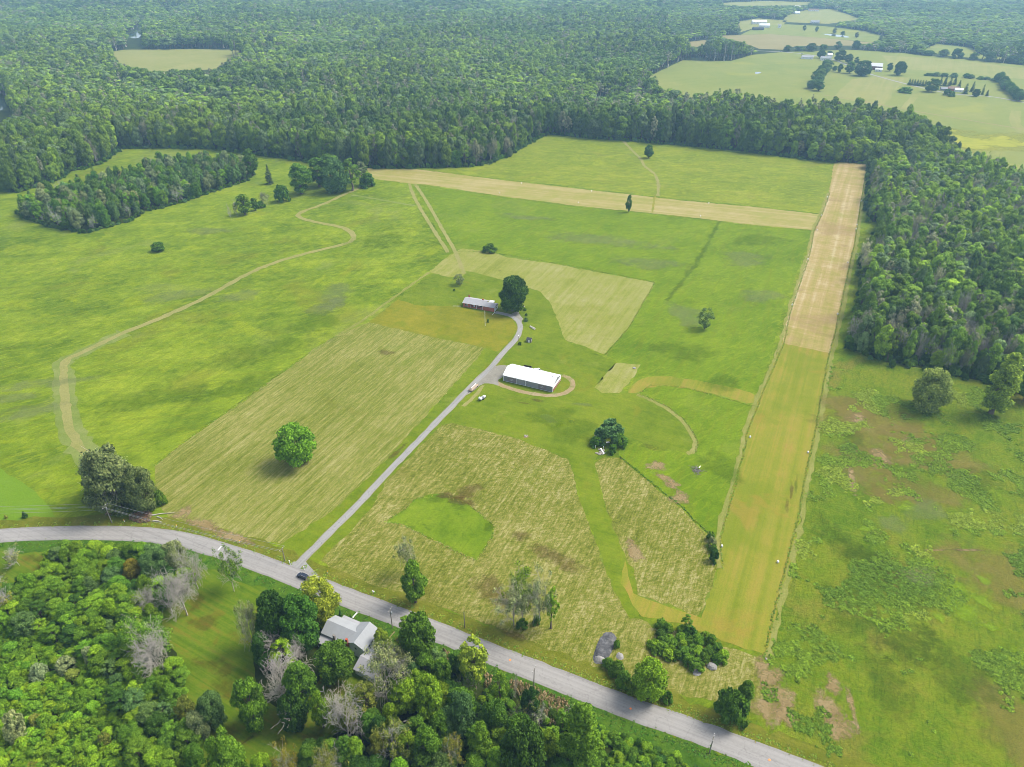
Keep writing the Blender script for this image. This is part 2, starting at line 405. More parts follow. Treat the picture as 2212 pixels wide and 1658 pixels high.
M['far_green'] = ground_mat('far pale pasture', [(0.1, '#a0b45c'), (0.4, '#b0bd6e'), (0.65, '#b9c174'), (0.9, '#c6c880')], sc=(160, 50, 14), gain=2.2,
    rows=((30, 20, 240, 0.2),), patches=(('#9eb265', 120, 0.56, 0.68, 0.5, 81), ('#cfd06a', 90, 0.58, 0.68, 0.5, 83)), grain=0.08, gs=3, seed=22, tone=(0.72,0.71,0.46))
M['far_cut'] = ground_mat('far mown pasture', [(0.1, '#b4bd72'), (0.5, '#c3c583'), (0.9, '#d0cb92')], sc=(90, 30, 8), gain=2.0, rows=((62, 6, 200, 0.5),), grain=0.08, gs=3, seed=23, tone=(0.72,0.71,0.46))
M['far_yellow'] = ground_mat('far yellow pasture', [(0.1, '#c3cc4c'), (0.5, '#dadd58'), (0.9, '#e9e66e')], sc=(70, 20, 7), gain=2.2, rows=((10, 9, 90, 0.3),), grain=0.1, gs=3, seed=24, alpha=40, amax=0.95, tone=(0.72,0.71,0.46))  # the grass itself is vivid yellow, with a ragged alpha edge
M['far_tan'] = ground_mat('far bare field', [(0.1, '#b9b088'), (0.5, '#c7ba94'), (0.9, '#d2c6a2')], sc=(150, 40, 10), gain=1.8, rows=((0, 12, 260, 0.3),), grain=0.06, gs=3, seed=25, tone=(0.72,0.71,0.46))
M['straw_patch'] = ground_mat('dead straw', [(0.12, '#9c8a58'), (0.5, '#bba476'), (0.88, '#cfbb92')], sc=(10, 3, 0.8), gain=2.0, grain=0.3, gs=0.5, seed=26, alpha=2.2, tone=(0.95,0.93,0.85))
M['thin_grass'] = ground_mat('thin browning grass', [(0.12, '#8f8c3c'), (0.5, '#a89a54'), (0.88, '#bba870')], sc=(14, 4, 1), gain=2.0, grain=0.3, gs=0.6, seed=33, alpha=9.0, amax=0.48, tone=(0.95,0.93,0.75))
M['soil_patch'] = ground_mat('bare brown soil', [(0.12, '#6e5a30'), (0.5, '#836a3c'), (0.88, '#98805a')], sc=(10, 3, 0.8), gain=2.0, grain=0.25, gs=0.5, seed=27, alpha=5.0, amax=0.4, tone=(0.95,0.93,0.85))
M['dark_patch'] = ground_mat('dark weeds', [(0.12, '#3f5f14'), (0.5, '#51741a'), (0.88, '#678822')], sc=(10, 3, 0.8), gain=2.0, grain=0.4, gs=0.7, seed=28, alpha=4.0, amax=0.28)
M['ditch'] = ground_mat('damp ditch grass', [(0.12, '#3f5f14'), (0.5, '#51741a'), (0.88, '#678822')], sc=(10, 3, 0.8), gain=2.0, grain=0.4, gs=0.7, seed=28, alpha=6.0, amax=0.3)
M['lime_patch'] = ground_mat('lime weeds', [(0.12, '#82aa22'), (0.5, '#97bd2c'), (0.88, '#a9c93a')], sc=(10, 3, 0.8), gain=2.0, grain=0.36, gs=0.7, seed=29, alpha=3.0, amax=0.7)
M['pale_patch'] = ground_mat('grey green grass', [(0.12, '#8fa468'), (0.5, '#a2b27c'), (0.88, '#b2be8c')], sc=(20, 6, 2), gain=2.0, grain=0.2, gs=0.9, seed=30, alpha=9.0, tone=(0.85,0.83,0.6), amax=0.36)
M['green_patch'] = ground_mat('fresh green grass', [(0.12, '#6d9a18'), (0.5, '#7da61f'), (0.88, '#8db22c')], sc=(20, 6, 2), gain=2.0, grain=0.2, gs=0.9, seed=31, alpha=8.0, tone=(0.87,0.8,0.4), amax=0.4)
M['red_patch'] = ground_mat('red brown thatch', [(0.12, '#6c5a1e'), (0.5, '#846a2c'), (0.88, '#99763a')], sc=(10, 3, 0.8), gain=2.0, grain=0.2, gs=0.5, seed=32, alpha=5.0, amax=0.34, tone=(0.95,0.93,0.85))

def asphalt(name, base, dark, tracks, cracks=0.35):
    b = NB(name); P = b.pos()
    acr = b.n('ShaderNodeAttribute', attribute_name='acr').outputs['Fac']
    n1 = b.noise(P, 0.06, 4, 0.6); n2 = b.noise(P, 1.3, 4, 0.65); n3 = b.noise(P, 7.0, 2, 0.6)
    st = b.rows(P, ROAD, 0.7, 60, 3.0) if tracks else b.rows(P, DRV, 0.7, 30, 3.0)
    f = b.math('ADD', b.math('MULTIPLY', n1, 0.22), b.math('ADD', b.math('MULTIPLY', n2, 0.28), b.math('MULTIPLY', st, 0.5)))
    col = b.ramp(f, [(0.3, dark), (0.5, base), (0.72, tuple(min(1, x * 1.16) for x in base[:3]) + (1,))])
    aa = b.math('ABSOLUTE', acr)
    if tracks:
        # tyre-polished lanes a little darker, a shoulder a little darker still
        w1 = b.math('ABSOLUTE', b.math('SUBTRACT', aa, 0.36))
        col = b.mix(b.math('MULTIPLY', b.sstep(w1, 0.16, 0.02), 0.25), col, dark)
        col = b.mix(b.math('MULTIPLY', b.sstep(aa, 0.72, 0.9), 0.45), col, dark)
    else:
        col = b.mix(b.math('MULTIPLY', b.sstep(b.math('ADD', aa, b.math('MULTIPLY', b.math('SUBTRACT', n2, 0.5), 0.5)), 0.7, 0.95), 0.6), col, cc('#a59a72'))
    vo = b.n('ShaderNodeTexVoronoi', {'Vector': P, 'Scale': 0.16}, feature='DISTANCE_TO_EDGE').outputs['Distance']
    vo = b.math('ADD', vo, b.math('MULTIPLY', b.math('SUBTRACT', n2, 0.5), 0.12))
    col = b.mix(b.math('MULTIPLY', b.sstep(vo, 0.02, 0.0), cracks), col, tuple(x * 0.5 for x in dark[:3]) + (1,))
    g = b.math('MULTIPLY_ADD', b.math('SUBTRACT', n3, 0.5), 0.3, 1.0)
    col = b.mix(1.0, col, b.n('ShaderNodeCombineXYZ', {0: g, 1: g, 2: g}).outputs[0], 'MULTIPLY')
    return b.done(b.bsdf(col, 0.85, 0.25, b.bump(n3, 0.2, 0.03)))
M['road'] = asphalt('weathered road asphalt', cc('#b9b5af'), cc('#9a9691'), True, 0.18)
M['drive'] = asphalt('old driveway asphalt', cc('#b4b2ac'), cc('#999893'), False)
M['road_paint'] = plain('worn white road paint', srgb('#d8d8d6', 0.8), 0.8, 0.2)
M['orange_paint'] = plain('orange survey paint', srgb('#f08a50', 0.9), 0.8, 0.2)

# ------------------------------------------------------------------ ground, fields, roads
gm = mesh_np('ground', [(-20000, -200, 0), (20000, -200, 0), (20000, 30000, 0), (-20000, 30000, 0)], np.array([(0, 1, 2, 3)]), [M['floor']])
go = bpy.data.objects.new('ground', gm); C.objects.link(go); tag(go, kind='structure')

CLEARING = [(-260, 425), (0, 412), (40, 417), (100, 397), (127, 390), (147, 372), (187, 364), (220, 354), (243, 338), (257, 322),
    (333, 320), (467, 322), (550, 335), (667, 350), (800, 365), (904, 363), (1024, 360), (1070, 350), (1114, 327), (1180, 290), (1270, 299),
    (1347, 304), (1474, 315), (1575, 324), (1735, 344), (1808, 352), (1875, 354), (1876, 460), (1885, 480), (1908, 484), (1900, 500), (1891, 507),
    (1886, 552), (1858, 569), (1862, 636), (1848, 702), (1832, 752), (1918, 783), (1991, 796), (2088, 817), (2128, 826), (2300, 868), (2500, 900), (2900, 2000), (-700, 2000)]
sheet('meadow', CLEARING, M['meadow'], 1, key='clearing')
# wooded floors inside the clearing
sheet('woodland_floor', [(-80, 1325), (40, 1300), (75, 1268), (95, 1212), (165, 1194), (250, 1198), (335, 1208), (402, 1214), (412, 1262), (372, 1290), (338, 1340), (370, 1400), (392, 1440),
    (402, 1520), (424, 1600), (436, 1720), (-140, 1720)], M['floor'], 2, key='grove_w')
sheet('woodland_floor', [(540, 1345), (600, 1318), (690, 1330), (700, 1400), (690, 1470), (640, 1530), (560, 1520), (548, 1420)], M['floor'], 3)
sheet('woodland_floor', [(860, 1400), (880, 1372), (950, 1405), (1060, 1450), (1130, 1500), (1230, 1540), (1330, 1585), (1470, 1640), (1620, 1720), (640, 1720), (650, 1640), (760, 1560), (830, 1480)],
    M['floor'], 3, key='grove_e')
sheet('woodland_floor', [(35, 462), (110, 432), (230, 398), (330, 374), (350, 344), (410, 346), (480, 346), (545, 358), (545, 378), (530, 393), (443, 420), (400, 436), (350, 450), (310, 458),
    (280, 478), (213, 498), (183, 504), (110, 491), (55, 471)], M['floor'], 2, key='clump')
# meadow parts
sheet('meadow', [(975, 553), (1060, 545), (1187, 566), (1415, 609), (1357, 711), (1310, 770), (1368, 790), (1345, 818), (1410, 812), (1474, 817), (1640, 852), (1700, 640), (1757, 500),
    (1641, 490), (1474, 470), (1420, 464), (1244, 447), (1090, 427), (924, 402), (889, 400)], M['meadow_mid'], 2, key='mid')
sheet('meadow', [(1474, 835), (1636, 880), (1604, 945), (1602, 968), (1583, 1036), (1565, 1104), (1545, 1170), (1525, 1150), (1474, 1096), (1437, 1068), (1370, 1012), (1337, 985), (1345, 955), (1420, 975),
    (1490, 975), (1500, 950), (1470, 900), (1420, 865), (1380, 850), (1405, 832)], M['meadow_mid'], 2, key='mid2')
sheet('meadow', [(904, 366), (1024, 363), (1070, 353), (1114, 330), (1180, 293), (1270, 302), (1474, 318), (1735, 347), (1806, 355), (1790, 417), (1772, 462), (1641, 446), (1474, 431), (1230, 403), (1070, 385)],
    M['meadow_far'], 2, key='upper')
sheet('pasture', [(1795, 790), (1834, 755), (1918, 785), (1991, 799), (2088, 820), (2128, 830), (2300, 872), (2500, 905), (2900, 2000), (2560, 1930), (1830, 1680), (1720, 1628), (1600, 1572), (1640, 1500), (1662, 1424), (1677, 1338),
    (1703, 1238), (1735, 1105), (1743, 1052), (1770, 919)], M['weedy'], 2, key='weedy')
# hay fields
sheet('hay_field', [(333, 1009), (400, 956), (550, 849), (667, 766), (737, 722), (797, 696), (924, 726), (1050, 752), (987, 824), (924, 896), (837, 992), (737, 1089), (717, 1105), (610, 1177),
    (555, 1167), (500, 1150), (413, 1132), (365, 1118), (342, 1090), (335, 1050)], M['hay'], 3, key='hay_w')
sheet('hay_field', [(927, 588), (960, 560), (985, 543), (1000, 537), (1070, 548), (1097, 557), (1187, 569), (1304, 591), (1415, 612), (1357, 709), (1304, 766), (1270, 752), (1220, 734), (1204, 692), (1187, 652),
    (1167, 631), (1137, 621), (1090, 606), (1020, 588), (1007, 586), (1000, 596), (970, 599)], M['hay_far'], 3, key='hay_n')
sheet('hay_field', [(1284, 838), (1330, 785), (1384, 788), (1370, 815), (1337, 850), (1300, 850)], M['hay_far'], 4)
sheet('hay_field', [(954, 919), (977, 914), (1037, 927), (1120, 949), (1170, 969), (1227, 992), (1237, 1019), (1254, 1086), (1262, 1105), (1287, 1172), (1320, 1265), (1337, 1292), (1364, 1335), (1400, 1345), (1410, 1358),
    (1480, 1365), (1560, 1398), (1645, 1420), (1690, 1495), (1640, 1545), (1560, 1520), (1470, 1500), (1370, 1470), (1240, 1430), (1154, 1395), (1060, 1350), (985, 1325), (904, 1298), (820, 1270), (737, 1240), (692, 1212),
    (700, 1195), (797, 1104), (837, 1036)], M['hay_near'], 3, key='hay_s')
sheet('meadow', [(834, 1127), (870, 1104), (897, 1079), (924, 1069), (954, 1067), (990, 1076), (1014, 1092), (1027, 1105), (1060, 1130), (1067, 1140), (1063, 1160), (1030, 1212), (937, 1168), (880, 1138)], M['uncut'], 4, key='uncut')
sheet('hay_field', [(1284, 1002), (1304, 989), (1337, 989), (1370, 1016), (1437, 1072), (1474, 1100), (1500, 1130), (1528, 1155), (1530, 1205), (1551, 1228), (1518, 1318), (1505, 1332), (1475, 1318), (1400, 1292), (1368, 1280),
    (1345, 1200), (1310, 1104)], M['hay_near'], 3, key='hay_e')
# lawns
sheet('lawn', [(930, 592), (970, 600), (1002, 597), (1010, 587), (1022, 589), (1090, 607), (1137, 622), (1167, 632), (1187, 653), (1204, 693), (1220, 736), (1270, 754), (1325, 782), (1330, 786), (1284, 838), (1300, 850), (1337, 850),
    (1375, 848), (1400, 858), (1440, 880), (1474, 905), (1500, 938), (1503, 968), (1485, 980), (1420, 966), (1380, 952), (1348, 942), (1300, 960), (1284, 1000), (1310, 1104), (1337, 1172), (1374, 1255), (1377, 1278), (1380, 1330),
    (1362, 1338), (1337, 1292), (1320, 1265), (1287, 1172), (1262, 1105), (1254, 1086), (1237, 1019), (1227, 992), (1170, 969), (1120, 949), (1037, 927), (977, 914), (954, 919), (837, 1036), (797, 1104), (694, 1210),
    (672, 1228), (610, 1200), (600, 1180), (717, 1105), (737, 1089), (837, 992), (924, 896), (987, 824), (1050, 752), (924, 726), (797, 696), (860, 645)], M['lawn'], 4, key='lawn')
sheet('lawn', [(797, 697), (860, 647), (900, 660), (985, 663), (1070, 680), (1108, 690), (1118, 712), (1105, 735), (1075, 760), (1050, 752), (924, 726)], M['lawn_front'], 5)
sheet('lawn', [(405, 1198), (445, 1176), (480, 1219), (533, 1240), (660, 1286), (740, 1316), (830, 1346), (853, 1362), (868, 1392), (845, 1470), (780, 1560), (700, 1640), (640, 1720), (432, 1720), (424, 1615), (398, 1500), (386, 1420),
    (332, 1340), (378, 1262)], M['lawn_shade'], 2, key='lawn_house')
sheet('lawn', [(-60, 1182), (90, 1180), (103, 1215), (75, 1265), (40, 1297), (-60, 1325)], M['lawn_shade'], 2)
sheet('crop_field', [(-120, 1000), (0, 1012), (33, 1032), (60, 1052), (83, 1072), (100, 1088), (113, 1104), (124, 1122), (112, 1134), (0, 1140), (-120, 1142)], M['bright_lawn'], 2)
# mown airstrips
STRIP_L = [(1803, 350), (1790, 417), (1773, 463), (1755, 500), (1746, 550), (1705, 669), (1688, 745), (1641, 852), (1632, 876), (1606, 942), (1605, 966), (1585, 1036), (1567, 1104), (1549, 1165), (1555, 1228), (1525, 1312), (1515, 1336)]
STRIP_R = [(1876, 355), (1863, 433), (1848, 533), (1843, 552), (1808, 719), (1791, 786), (1768, 919), (1741, 1052), (1733, 1105), (1701, 1238), (1675, 1338), (1658, 1422)]
sheet('airstrip', STRIP_L + [(1475, 1322), (1400, 1296), (1368, 1282), (1350, 1210), (1340, 1260), (1385, 1332), (1480, 1350), (1560, 1386), (1645, 1412)] + STRIP_R[::-1], M['strip'], 5, key='strip')
sheet('airstrip', [(1803, 351), (1790, 418), (1773, 464), (1755, 501), (1746, 551), (1705, 670), (1690, 743), (1740, 752), (1793, 763), (1806, 718), (1841, 552), (1861, 433), (1875, 356)], M['strip_dry'], 6, key='strip_n')
sheet('airstrip', [(790, 364), (900, 366), (1070, 388), (1230, 406), (1474, 434), (1641, 449), (1772, 464), (1764, 498), (1641, 488), (1474, 468), (1420, 462), (1244, 445), (1090, 425), (924, 400), (887, 397), (810, 388)], M['cross'], 5, key='cross')
sheet('mown_path', [(1350, 850), (1378, 822), (1410, 812), (1474, 817), (1560, 833), (1640, 853), (1630, 877), (1560, 855), (1474, 837), (1405, 834), (1380, 850)], M['strip'], 6, smooth=1)
def offs(pts, m):
    p = np.array([G(*q) for q in pts]); d = np.gradient(p, axis=0); d /= np.linalg.norm(d, axis=1)[:, None]
    return [tuple(x) for x in p + np.stack([-d[:, 1], d[:, 0]], 1) * m]
ribbon('cut_grass_edge', offs(STRIP_R, 0.6), 2.0, M['edge_hay'], 7, smooth=1, world=True, jit=0.4)
ribbon('cut_grass_edge', offs(STRIP_L[1:15], -0.4), 1.8, M['edge_hay'], 7, smooth=1, world=True, jit=0.4)
ribbon('cut_grass_edge', [(1376, 853), (1400, 862), (1440, 882), (1474, 908), (1496, 938), (1503, 958), (1500, 975), (1484, 981)], 2.4, M['edge_hay'], 6, jit=0.25)
ribbon('cut_grass_edge', [(927, 589), (880, 622), (830, 658), (790, 690), (737, 720), (667, 764)], 2.0, M['edge_hay'], 6, jit=0.3)
# field tracks
LT = [(208, 1012), (160, 949), (143, 906), (140, 852), (137, 792), (143, 776), (173, 764), (267, 719), (333, 694), (433, 650), (500, 611), (567, 576), (650, 550), (737, 530), (760, 522), (767, 512), (755, 499), (737, 490), (667, 478), (641, 467), (652, 457), (700, 442), (735, 424), (790, 402)]
ribbon('grass_margin', LT[:8], 11, M['pale'], 3, jit=1.0)
ribbon('track', LT, 4.2, M['track'], 5, jit=0.35)
ribbon('track', [(884, 397), (893, 425), (925, 480), (968, 546)], 3.0, M['track'], 6, jit=0.2)
ribbon('track', [(897, 399), (925, 440), (955, 495), (985, 545), (1002, 592)], 3.0, M['track'], 6, jit=0.2)
ribbon('track', [(755, 421), (800, 428), (850, 437), (895, 445)], 3.0, M['pale'], 4, jit=0.3)
ribbon('track', [(1345, 304), (1370, 330), (1386, 345), (1391, 360), (1415, 375), (1423, 395), (1421, 424)], 3.0, M['track'], 5, jit=0.4)
ribbon('track', [(1415, 420), (1409, 460)], 2.0, M['strip'], 6, jit=0.2)
ribbon('grass_ditch', [(1555, 478), (1530, 525), (1505, 570), (1480, 600), (1440, 650)], 6.0, M['ditch'], 4, jit=0.9)
ribbon('track', [(1700, 1215), (1640, 1240)], 0.3, M['strip'], 3)
# roads
ROADC = [(-260, 1166), (-120, 1163), (0, 1158), (117, 1152), (240, 1151), (330, 1156), (400, 1167), (462, 1185), (540, 1209), (654, 1254), (737, 1286), (820, 1318), (904, 1349), (987, 1383), (1070, 1417), (1154, 1449), (1237, 1482),
    (1304, 1508), (1390, 1541), (1474, 1569), (1541, 1594), (1625, 1627), (1708, 1658), (1840, 1708), (2000, 1765), (2400, 1908)]
RD = ribbon('road', ROADC, 7.9, M['road'], 8, smooth=2, jit=0.12, crown=0.08, key='road')
DRIVEC = [(634, 1232), (648, 1215), (700, 1163), (761, 1104), (837, 1022), (905, 951), (957, 898), (1000, 853), (1027, 826), (1057, 799), (1090, 759), (1115, 734), (1125, 712), (1122, 696), (1108, 684), (1090, 679), (1070, 675)]
ribbon('driveway', DRIVEC, 3.5, M['drive'], 7, smooth=2, jit=0.12, key='drive')
sheet('gravel_yard', [(1020, 848), (1000, 858), (985, 868), (1015, 830), (1046, 800), (1066, 792), (1085, 789), (1105, 792), (1090, 806), (1086, 816), (1074, 822), (1080, 835), (1060, 829), (1042, 829)], M['gravel'], 6.4, smooth=1)
sheet('driveway', [(618, 1219), (655, 1208), (676, 1232), (690, 1246), (650, 1240)], M['drive'], 7.5, smooth=1)
sheet('gravel_yard', [(1108, 678), (1118, 668), (1128, 690), (1126, 705), (1112, 690), (1095, 682)], M['gravel'], 6, smooth=1)
ribbon('track', [(1068, 826), (1090, 836), (1130, 848), (1170, 855), (1204, 855), (1226, 848), (1238, 835), (1237, 824), (1225, 815), (1214, 812)], 2.9, M['track_dirt'], 6, jit=0.2)
ribbon('track', [(1044, 833), (1025, 858), (1000, 878)], 2.0, M['track'], 5, jit=0.3)
sheet('gravel_yard', [(866, 1376), (880, 1385), (872, 1400), (862, 1422), (846, 1440), (836, 1425), (850, 1400)], M['gravel'], 4, smooth=1)
ribbon('track', [(548, 1590), (520, 1610), (470, 1635), (436, 1660)], 1.4, M['soil_patch'], 4, jit=0.2)
# verges
rcv, rnv = POLY['road']
M['verge'] = ground_mat('mown road verge', [(0.1, '#66761e'), (0.45, '#7f8a2e'), (0.85, '#98984a')], sc=(14, 4, 1), gain=2.2, rows=((ROAD, 1.2, 14, 0.3),), grain=0.34, gs=0.6, seed=40)
M['ditch_weeds'] = ground_mat('rank roadside weeds', [(0.1, '#3f6a1c'), (0.45, '#568026'), (0.85, '#749636')], sc=(10, 3, 1), gain=2.2, grain=0.4, gs=0.7, seed=41)
ribbon('road_verge', [tuple(x) for x in (rcv + rnv * 6.2)], 6.6, M['verge'], 6, smooth=0, world=True, jit=0.7)
ribbon('road_verge', [tuple(x) for x in (rcv - rnv * 6.4)], 6.2, M['ditch_weeds'], 6, smooth=0, world=True, jit=0.7)
sheet('road_verge', [(1225, 1528), (1330, 1556), (1470, 1620), (1620, 1690), (1540, 1700), (1330, 1606)], M['ditch_weeds'], 5)
# road paint
def rmark(name, u0, v0, u1, v1, w, m):
    ribbon(name, [(u0, v0), (u1, v1)], w, m, 16, smooth=0, jit=0.0)
rmark('road_marking', 471, 1190, 481, 1178, 0.5, M['road_paint'])
for (u, v) in ((1102, 1427), (1362, 1532), (1662, 1643)):
    x, y = G(u, v)
    me = MB().lathe([(0.05, 0.0), (0.34, 0.0), (0.36, 0.03), (0.3, 0.05)], 14, (x, y, 0.19)).build('road_marking', M['orange_paint'])
    tag(me, kind='structure')
# far fields
FARF = [(1392, 170), (1474, 131), (1580, 132), (1625, 119), (1690, 113), (1780, 110), (1832, 108), (1950, 115), (2212, 142), (2400, 160), (2500, 420), (2300, 420), (2212, 412), (2108, 374), (2058, 348), (2008, 313), (1942, 288), (1775, 266), (1655, 261), (1558, 233), (1475, 239), (1425, 216), (1400, 195)]
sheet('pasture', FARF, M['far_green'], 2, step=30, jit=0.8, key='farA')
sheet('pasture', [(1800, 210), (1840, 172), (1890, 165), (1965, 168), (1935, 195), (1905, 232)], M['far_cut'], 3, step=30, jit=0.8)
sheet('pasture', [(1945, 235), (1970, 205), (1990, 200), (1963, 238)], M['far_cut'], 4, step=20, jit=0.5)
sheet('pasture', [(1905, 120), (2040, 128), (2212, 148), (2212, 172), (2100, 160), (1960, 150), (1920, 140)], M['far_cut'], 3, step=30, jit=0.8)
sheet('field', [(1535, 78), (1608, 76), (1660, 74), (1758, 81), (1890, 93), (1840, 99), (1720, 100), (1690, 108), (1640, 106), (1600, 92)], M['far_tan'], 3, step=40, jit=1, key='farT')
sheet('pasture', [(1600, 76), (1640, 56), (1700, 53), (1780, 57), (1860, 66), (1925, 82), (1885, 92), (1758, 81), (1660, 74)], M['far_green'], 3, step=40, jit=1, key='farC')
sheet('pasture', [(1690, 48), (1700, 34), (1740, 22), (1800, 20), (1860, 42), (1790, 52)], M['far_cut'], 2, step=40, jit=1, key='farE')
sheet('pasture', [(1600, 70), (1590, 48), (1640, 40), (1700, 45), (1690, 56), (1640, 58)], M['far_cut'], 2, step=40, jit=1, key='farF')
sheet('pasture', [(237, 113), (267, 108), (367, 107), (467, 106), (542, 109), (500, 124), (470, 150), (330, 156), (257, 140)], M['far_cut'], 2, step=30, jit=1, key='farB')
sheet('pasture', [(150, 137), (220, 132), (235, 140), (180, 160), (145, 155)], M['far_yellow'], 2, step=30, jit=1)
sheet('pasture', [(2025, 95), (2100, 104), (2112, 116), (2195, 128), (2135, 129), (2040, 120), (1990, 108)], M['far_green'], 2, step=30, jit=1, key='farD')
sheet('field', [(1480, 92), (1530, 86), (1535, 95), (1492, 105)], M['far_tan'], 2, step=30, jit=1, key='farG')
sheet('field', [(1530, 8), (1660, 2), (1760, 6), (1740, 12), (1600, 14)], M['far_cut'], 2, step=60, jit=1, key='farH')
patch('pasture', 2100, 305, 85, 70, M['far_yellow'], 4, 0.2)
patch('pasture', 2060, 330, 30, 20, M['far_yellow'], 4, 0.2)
ribbon('track', [(1780, 206), (1830, 213), (1920, 230), (2000, 245), (2212, 280)], 5, M['far_tan'], 5, step=20, jit=0.5)
ribbon('track', [(2195, 240), (2190, 265), (2212, 290)], 12, M['far_cut'], 4, step=20, jit=0.5)
ribbon('road', [(1630, 110), (1700, 113), (1760, 120), (1800, 128), (1860, 155), (1930, 175), (1990, 190), (2060, 205), (2140, 208), (2212, 222)], 5, M['drive'], 6, step=20, jit=0.3)
wb = NB('pond water'); wsh = wb.n('ShaderNodeBsdfPrincipled', {'Base Color': (0.03, 0.045, 0.05, 1), 'Roughness': 0.06, 'Specular IOR Level': 0.8, 'Normal': wb.bump(wb.noise(wb.pos(), 0.4), 0.05, 0.1)}).outputs[0]
M['water'] = wb.done(wsh)
for px in ([(1775, 74), (1795, 73.5), (1833, 79), (1836, 82), (1815, 81), (1790, 77)], [(1629, 158), (1634, 156), (1646, 156), (1642, 159), (1633, 160.5)],
           [(270, 80), (282, 72), (296, 64), (300, 52), (304, 52), (306, 66), (304, 82), (288, 84)], [(-60, 208), (4, 212), (15, 219), (17, 232), (0, 241), (-60, 244)]):
    sheet('pond_water', px, M['water'], 6, smooth=2, step=15, jit=0.3)
# stains, thin spots and weed beds with a shape of their own
def many(name, m, lst, lev):
    for i, (u, v, rx, ry, rz) in enumerate(lst): patch(name, u, v, rx, ry, M[m], lev, rz)
many('dry_grass', 'straw_patch', [(1417, 1007, 5, 4.5, 0), (1440, 1038, 3, 8, .5), (1450, 1046, 5, 3, -.4), (1471, 1077, 4.5, 6, 0), (1136, 944, 1.6, 1.2, 0), (1660, 1460, 6, 7, 0), (1690, 1510, 5, 7, 0), (1660, 1535, 6, 5, .4), (1700, 1545, 3.5, 6, .3),
    (1790, 1535, 5, 8, .3), (1840, 1525, 1.2, 9, -.2), (1815, 1570, 5, 6, .2), (1800, 1480, 3, 5, 0), (2020, 1189, 5, 0.8, 0), (2090, 1189, 9, 0.6, 0), (1850, 905, 7, 4, .3), (1900, 985, 5, 8, .5), (1965, 955, 5, 4, 0), (1840, 1040, 2.5, 10, -.3),
    (1370, 1190, 4, 6, .3), (440, 1135, 12, 3, -.5), (505, 1162, 14, 2.5, -.4), (395, 1108, 5, 4, 0), (240, 1108, 3, 3, 0)], 6)
many('browning_grass', 'thin_grass', [(1890, 930, 34, 26, .4), (1860, 1010, 18, 24, .2), (1980, 960, 26, 16, .2), (1835, 880, 14, 16, 0), (2060, 1000, 22, 12, .1), (1960, 1060, 20, 16, 0), (2150, 1240, 18, 26, .2), (2190, 1560, 14, 22, 0)], 4)
many('bare_soil', 'soil_patch', [(857, 978, 1.6, 9, -.45), (1160, 866, 5, 1.6, -.3), (1135, 872, 4, 1.2, -.3), (835, 762, 6, 4, 0), (1060, 1275, 6, 12, .4), (1200, 1205, 14, 5, -.5), (1100, 1368, 8, 2, -.4), (1000, 1085, 8, 3, -.3), (965, 1072, 10, 2.5, 0), (1125, 1160, 5, 4, 0),
    (1012, 1062, 9, 5, 0), (1710, 1060, 1.0, 6, -.4), (1700, 1095, 1.0, 6, -.4), (1080, 585, 2, 2, 0)], 8.2)
many('dark_weeds', 'dark_patch', [(940, 1078, 7, 3, 0), (990, 1090, 6, 3.5, -.4), (1056, 1140, 2.2, 5, -.2), (1720, 1045, 0.8, 8, -.42), (1840, 940, 8, 10, 0), (1930, 1250, 14, 22, .4), (1850, 1330, 13, 18, .3), (1960, 1390, 14, 12, 0), (1830, 1180, 10, 20, .4), (2060, 1450, 16, 16, 0),
    (1920, 1480, 10, 14, 0), (2110, 1040, 14, 10, 0), (2160, 900, 12, 8, 0)], 6)
many('lime_weeds', 'lime_patch', [(2060, 1290, 7, 9, -.3), (2090, 1330, 6, 5, -.4), (2030, 1335, 3, 3, 0), (2070, 1275, 5, 6, 0), (2120, 1300, 3, 6, .3), (2010, 1215, 4, 3, 0), (2140, 1355, 3.5, 3, 0), (2200, 1420, 5, 6, 0), (2125, 1255, 3, 2.5, 0), (1960, 1095, 5, 4, 0), (2060, 955, 6, 5, 0), (1870, 1140, 4, 3, 0)], 7)
many('pale_grass', 'pale_patch', [(90, 830, 30, 6, .3), (60, 890, 28, 7, .3), (30, 860, 18, 5, .2), (380, 640, 26, 12, .3), (520, 640, 18, 10, 0), (1480, 680, 14, 20, .5), (1640, 640, 20, 14, 0), (1610, 560, 24, 18, 0), (1300, 520, 50, 18, -.3), (700, 665, 22, 9, .8), (450, 500, 26, 8, 0), (1130, 470, 26, 9, -.2),
    (1400, 570, 30, 16, -.3), (1985, 1245, 9, 6, -.4), (1930, 1130, 7, 7, 0), (1180, 905, 7, 3, -.3), (1260, 875, 6, 2, -.3), (2000, 1105, 11, 8, 0), (720, 640, 14, 24, .2)], 6)
many('fresh_grass', 'green_patch', [(560, 760, 40, 18, .5), (680, 700, 26, 14, .5), (330, 860, 34, 14, .4), (250, 1000, 14, 8, 0), (1560, 830, 12, 10, 0), (1480, 760, 24, 14, 0), (1560, 1010, 10, 16, 0), (820, 520, 26, 22, 0), (1640, 520, 30, 14, 0), (500, 840, 30, 10, .5), (1190, 900, 16, 8, 0), (1240, 930, 14, 10, 0)], 5.2)
many('thatch', 'red_patch', [(440, 1345, 6, 3.5, -.3), (470, 1440, 8, 4, -.4), (500, 1490, 8, 4, -.4), (610, 1605, 3, 2, 0), (640, 1570, 3, 2, 0), (680, 1590, 4, 3, 0), (480, 1580, 6, 4, 0), (730, 1490, 5, 3.5, 0), (425, 1300, 4, 5, 0), (70, 1210, 5, 4, 0)], 4)

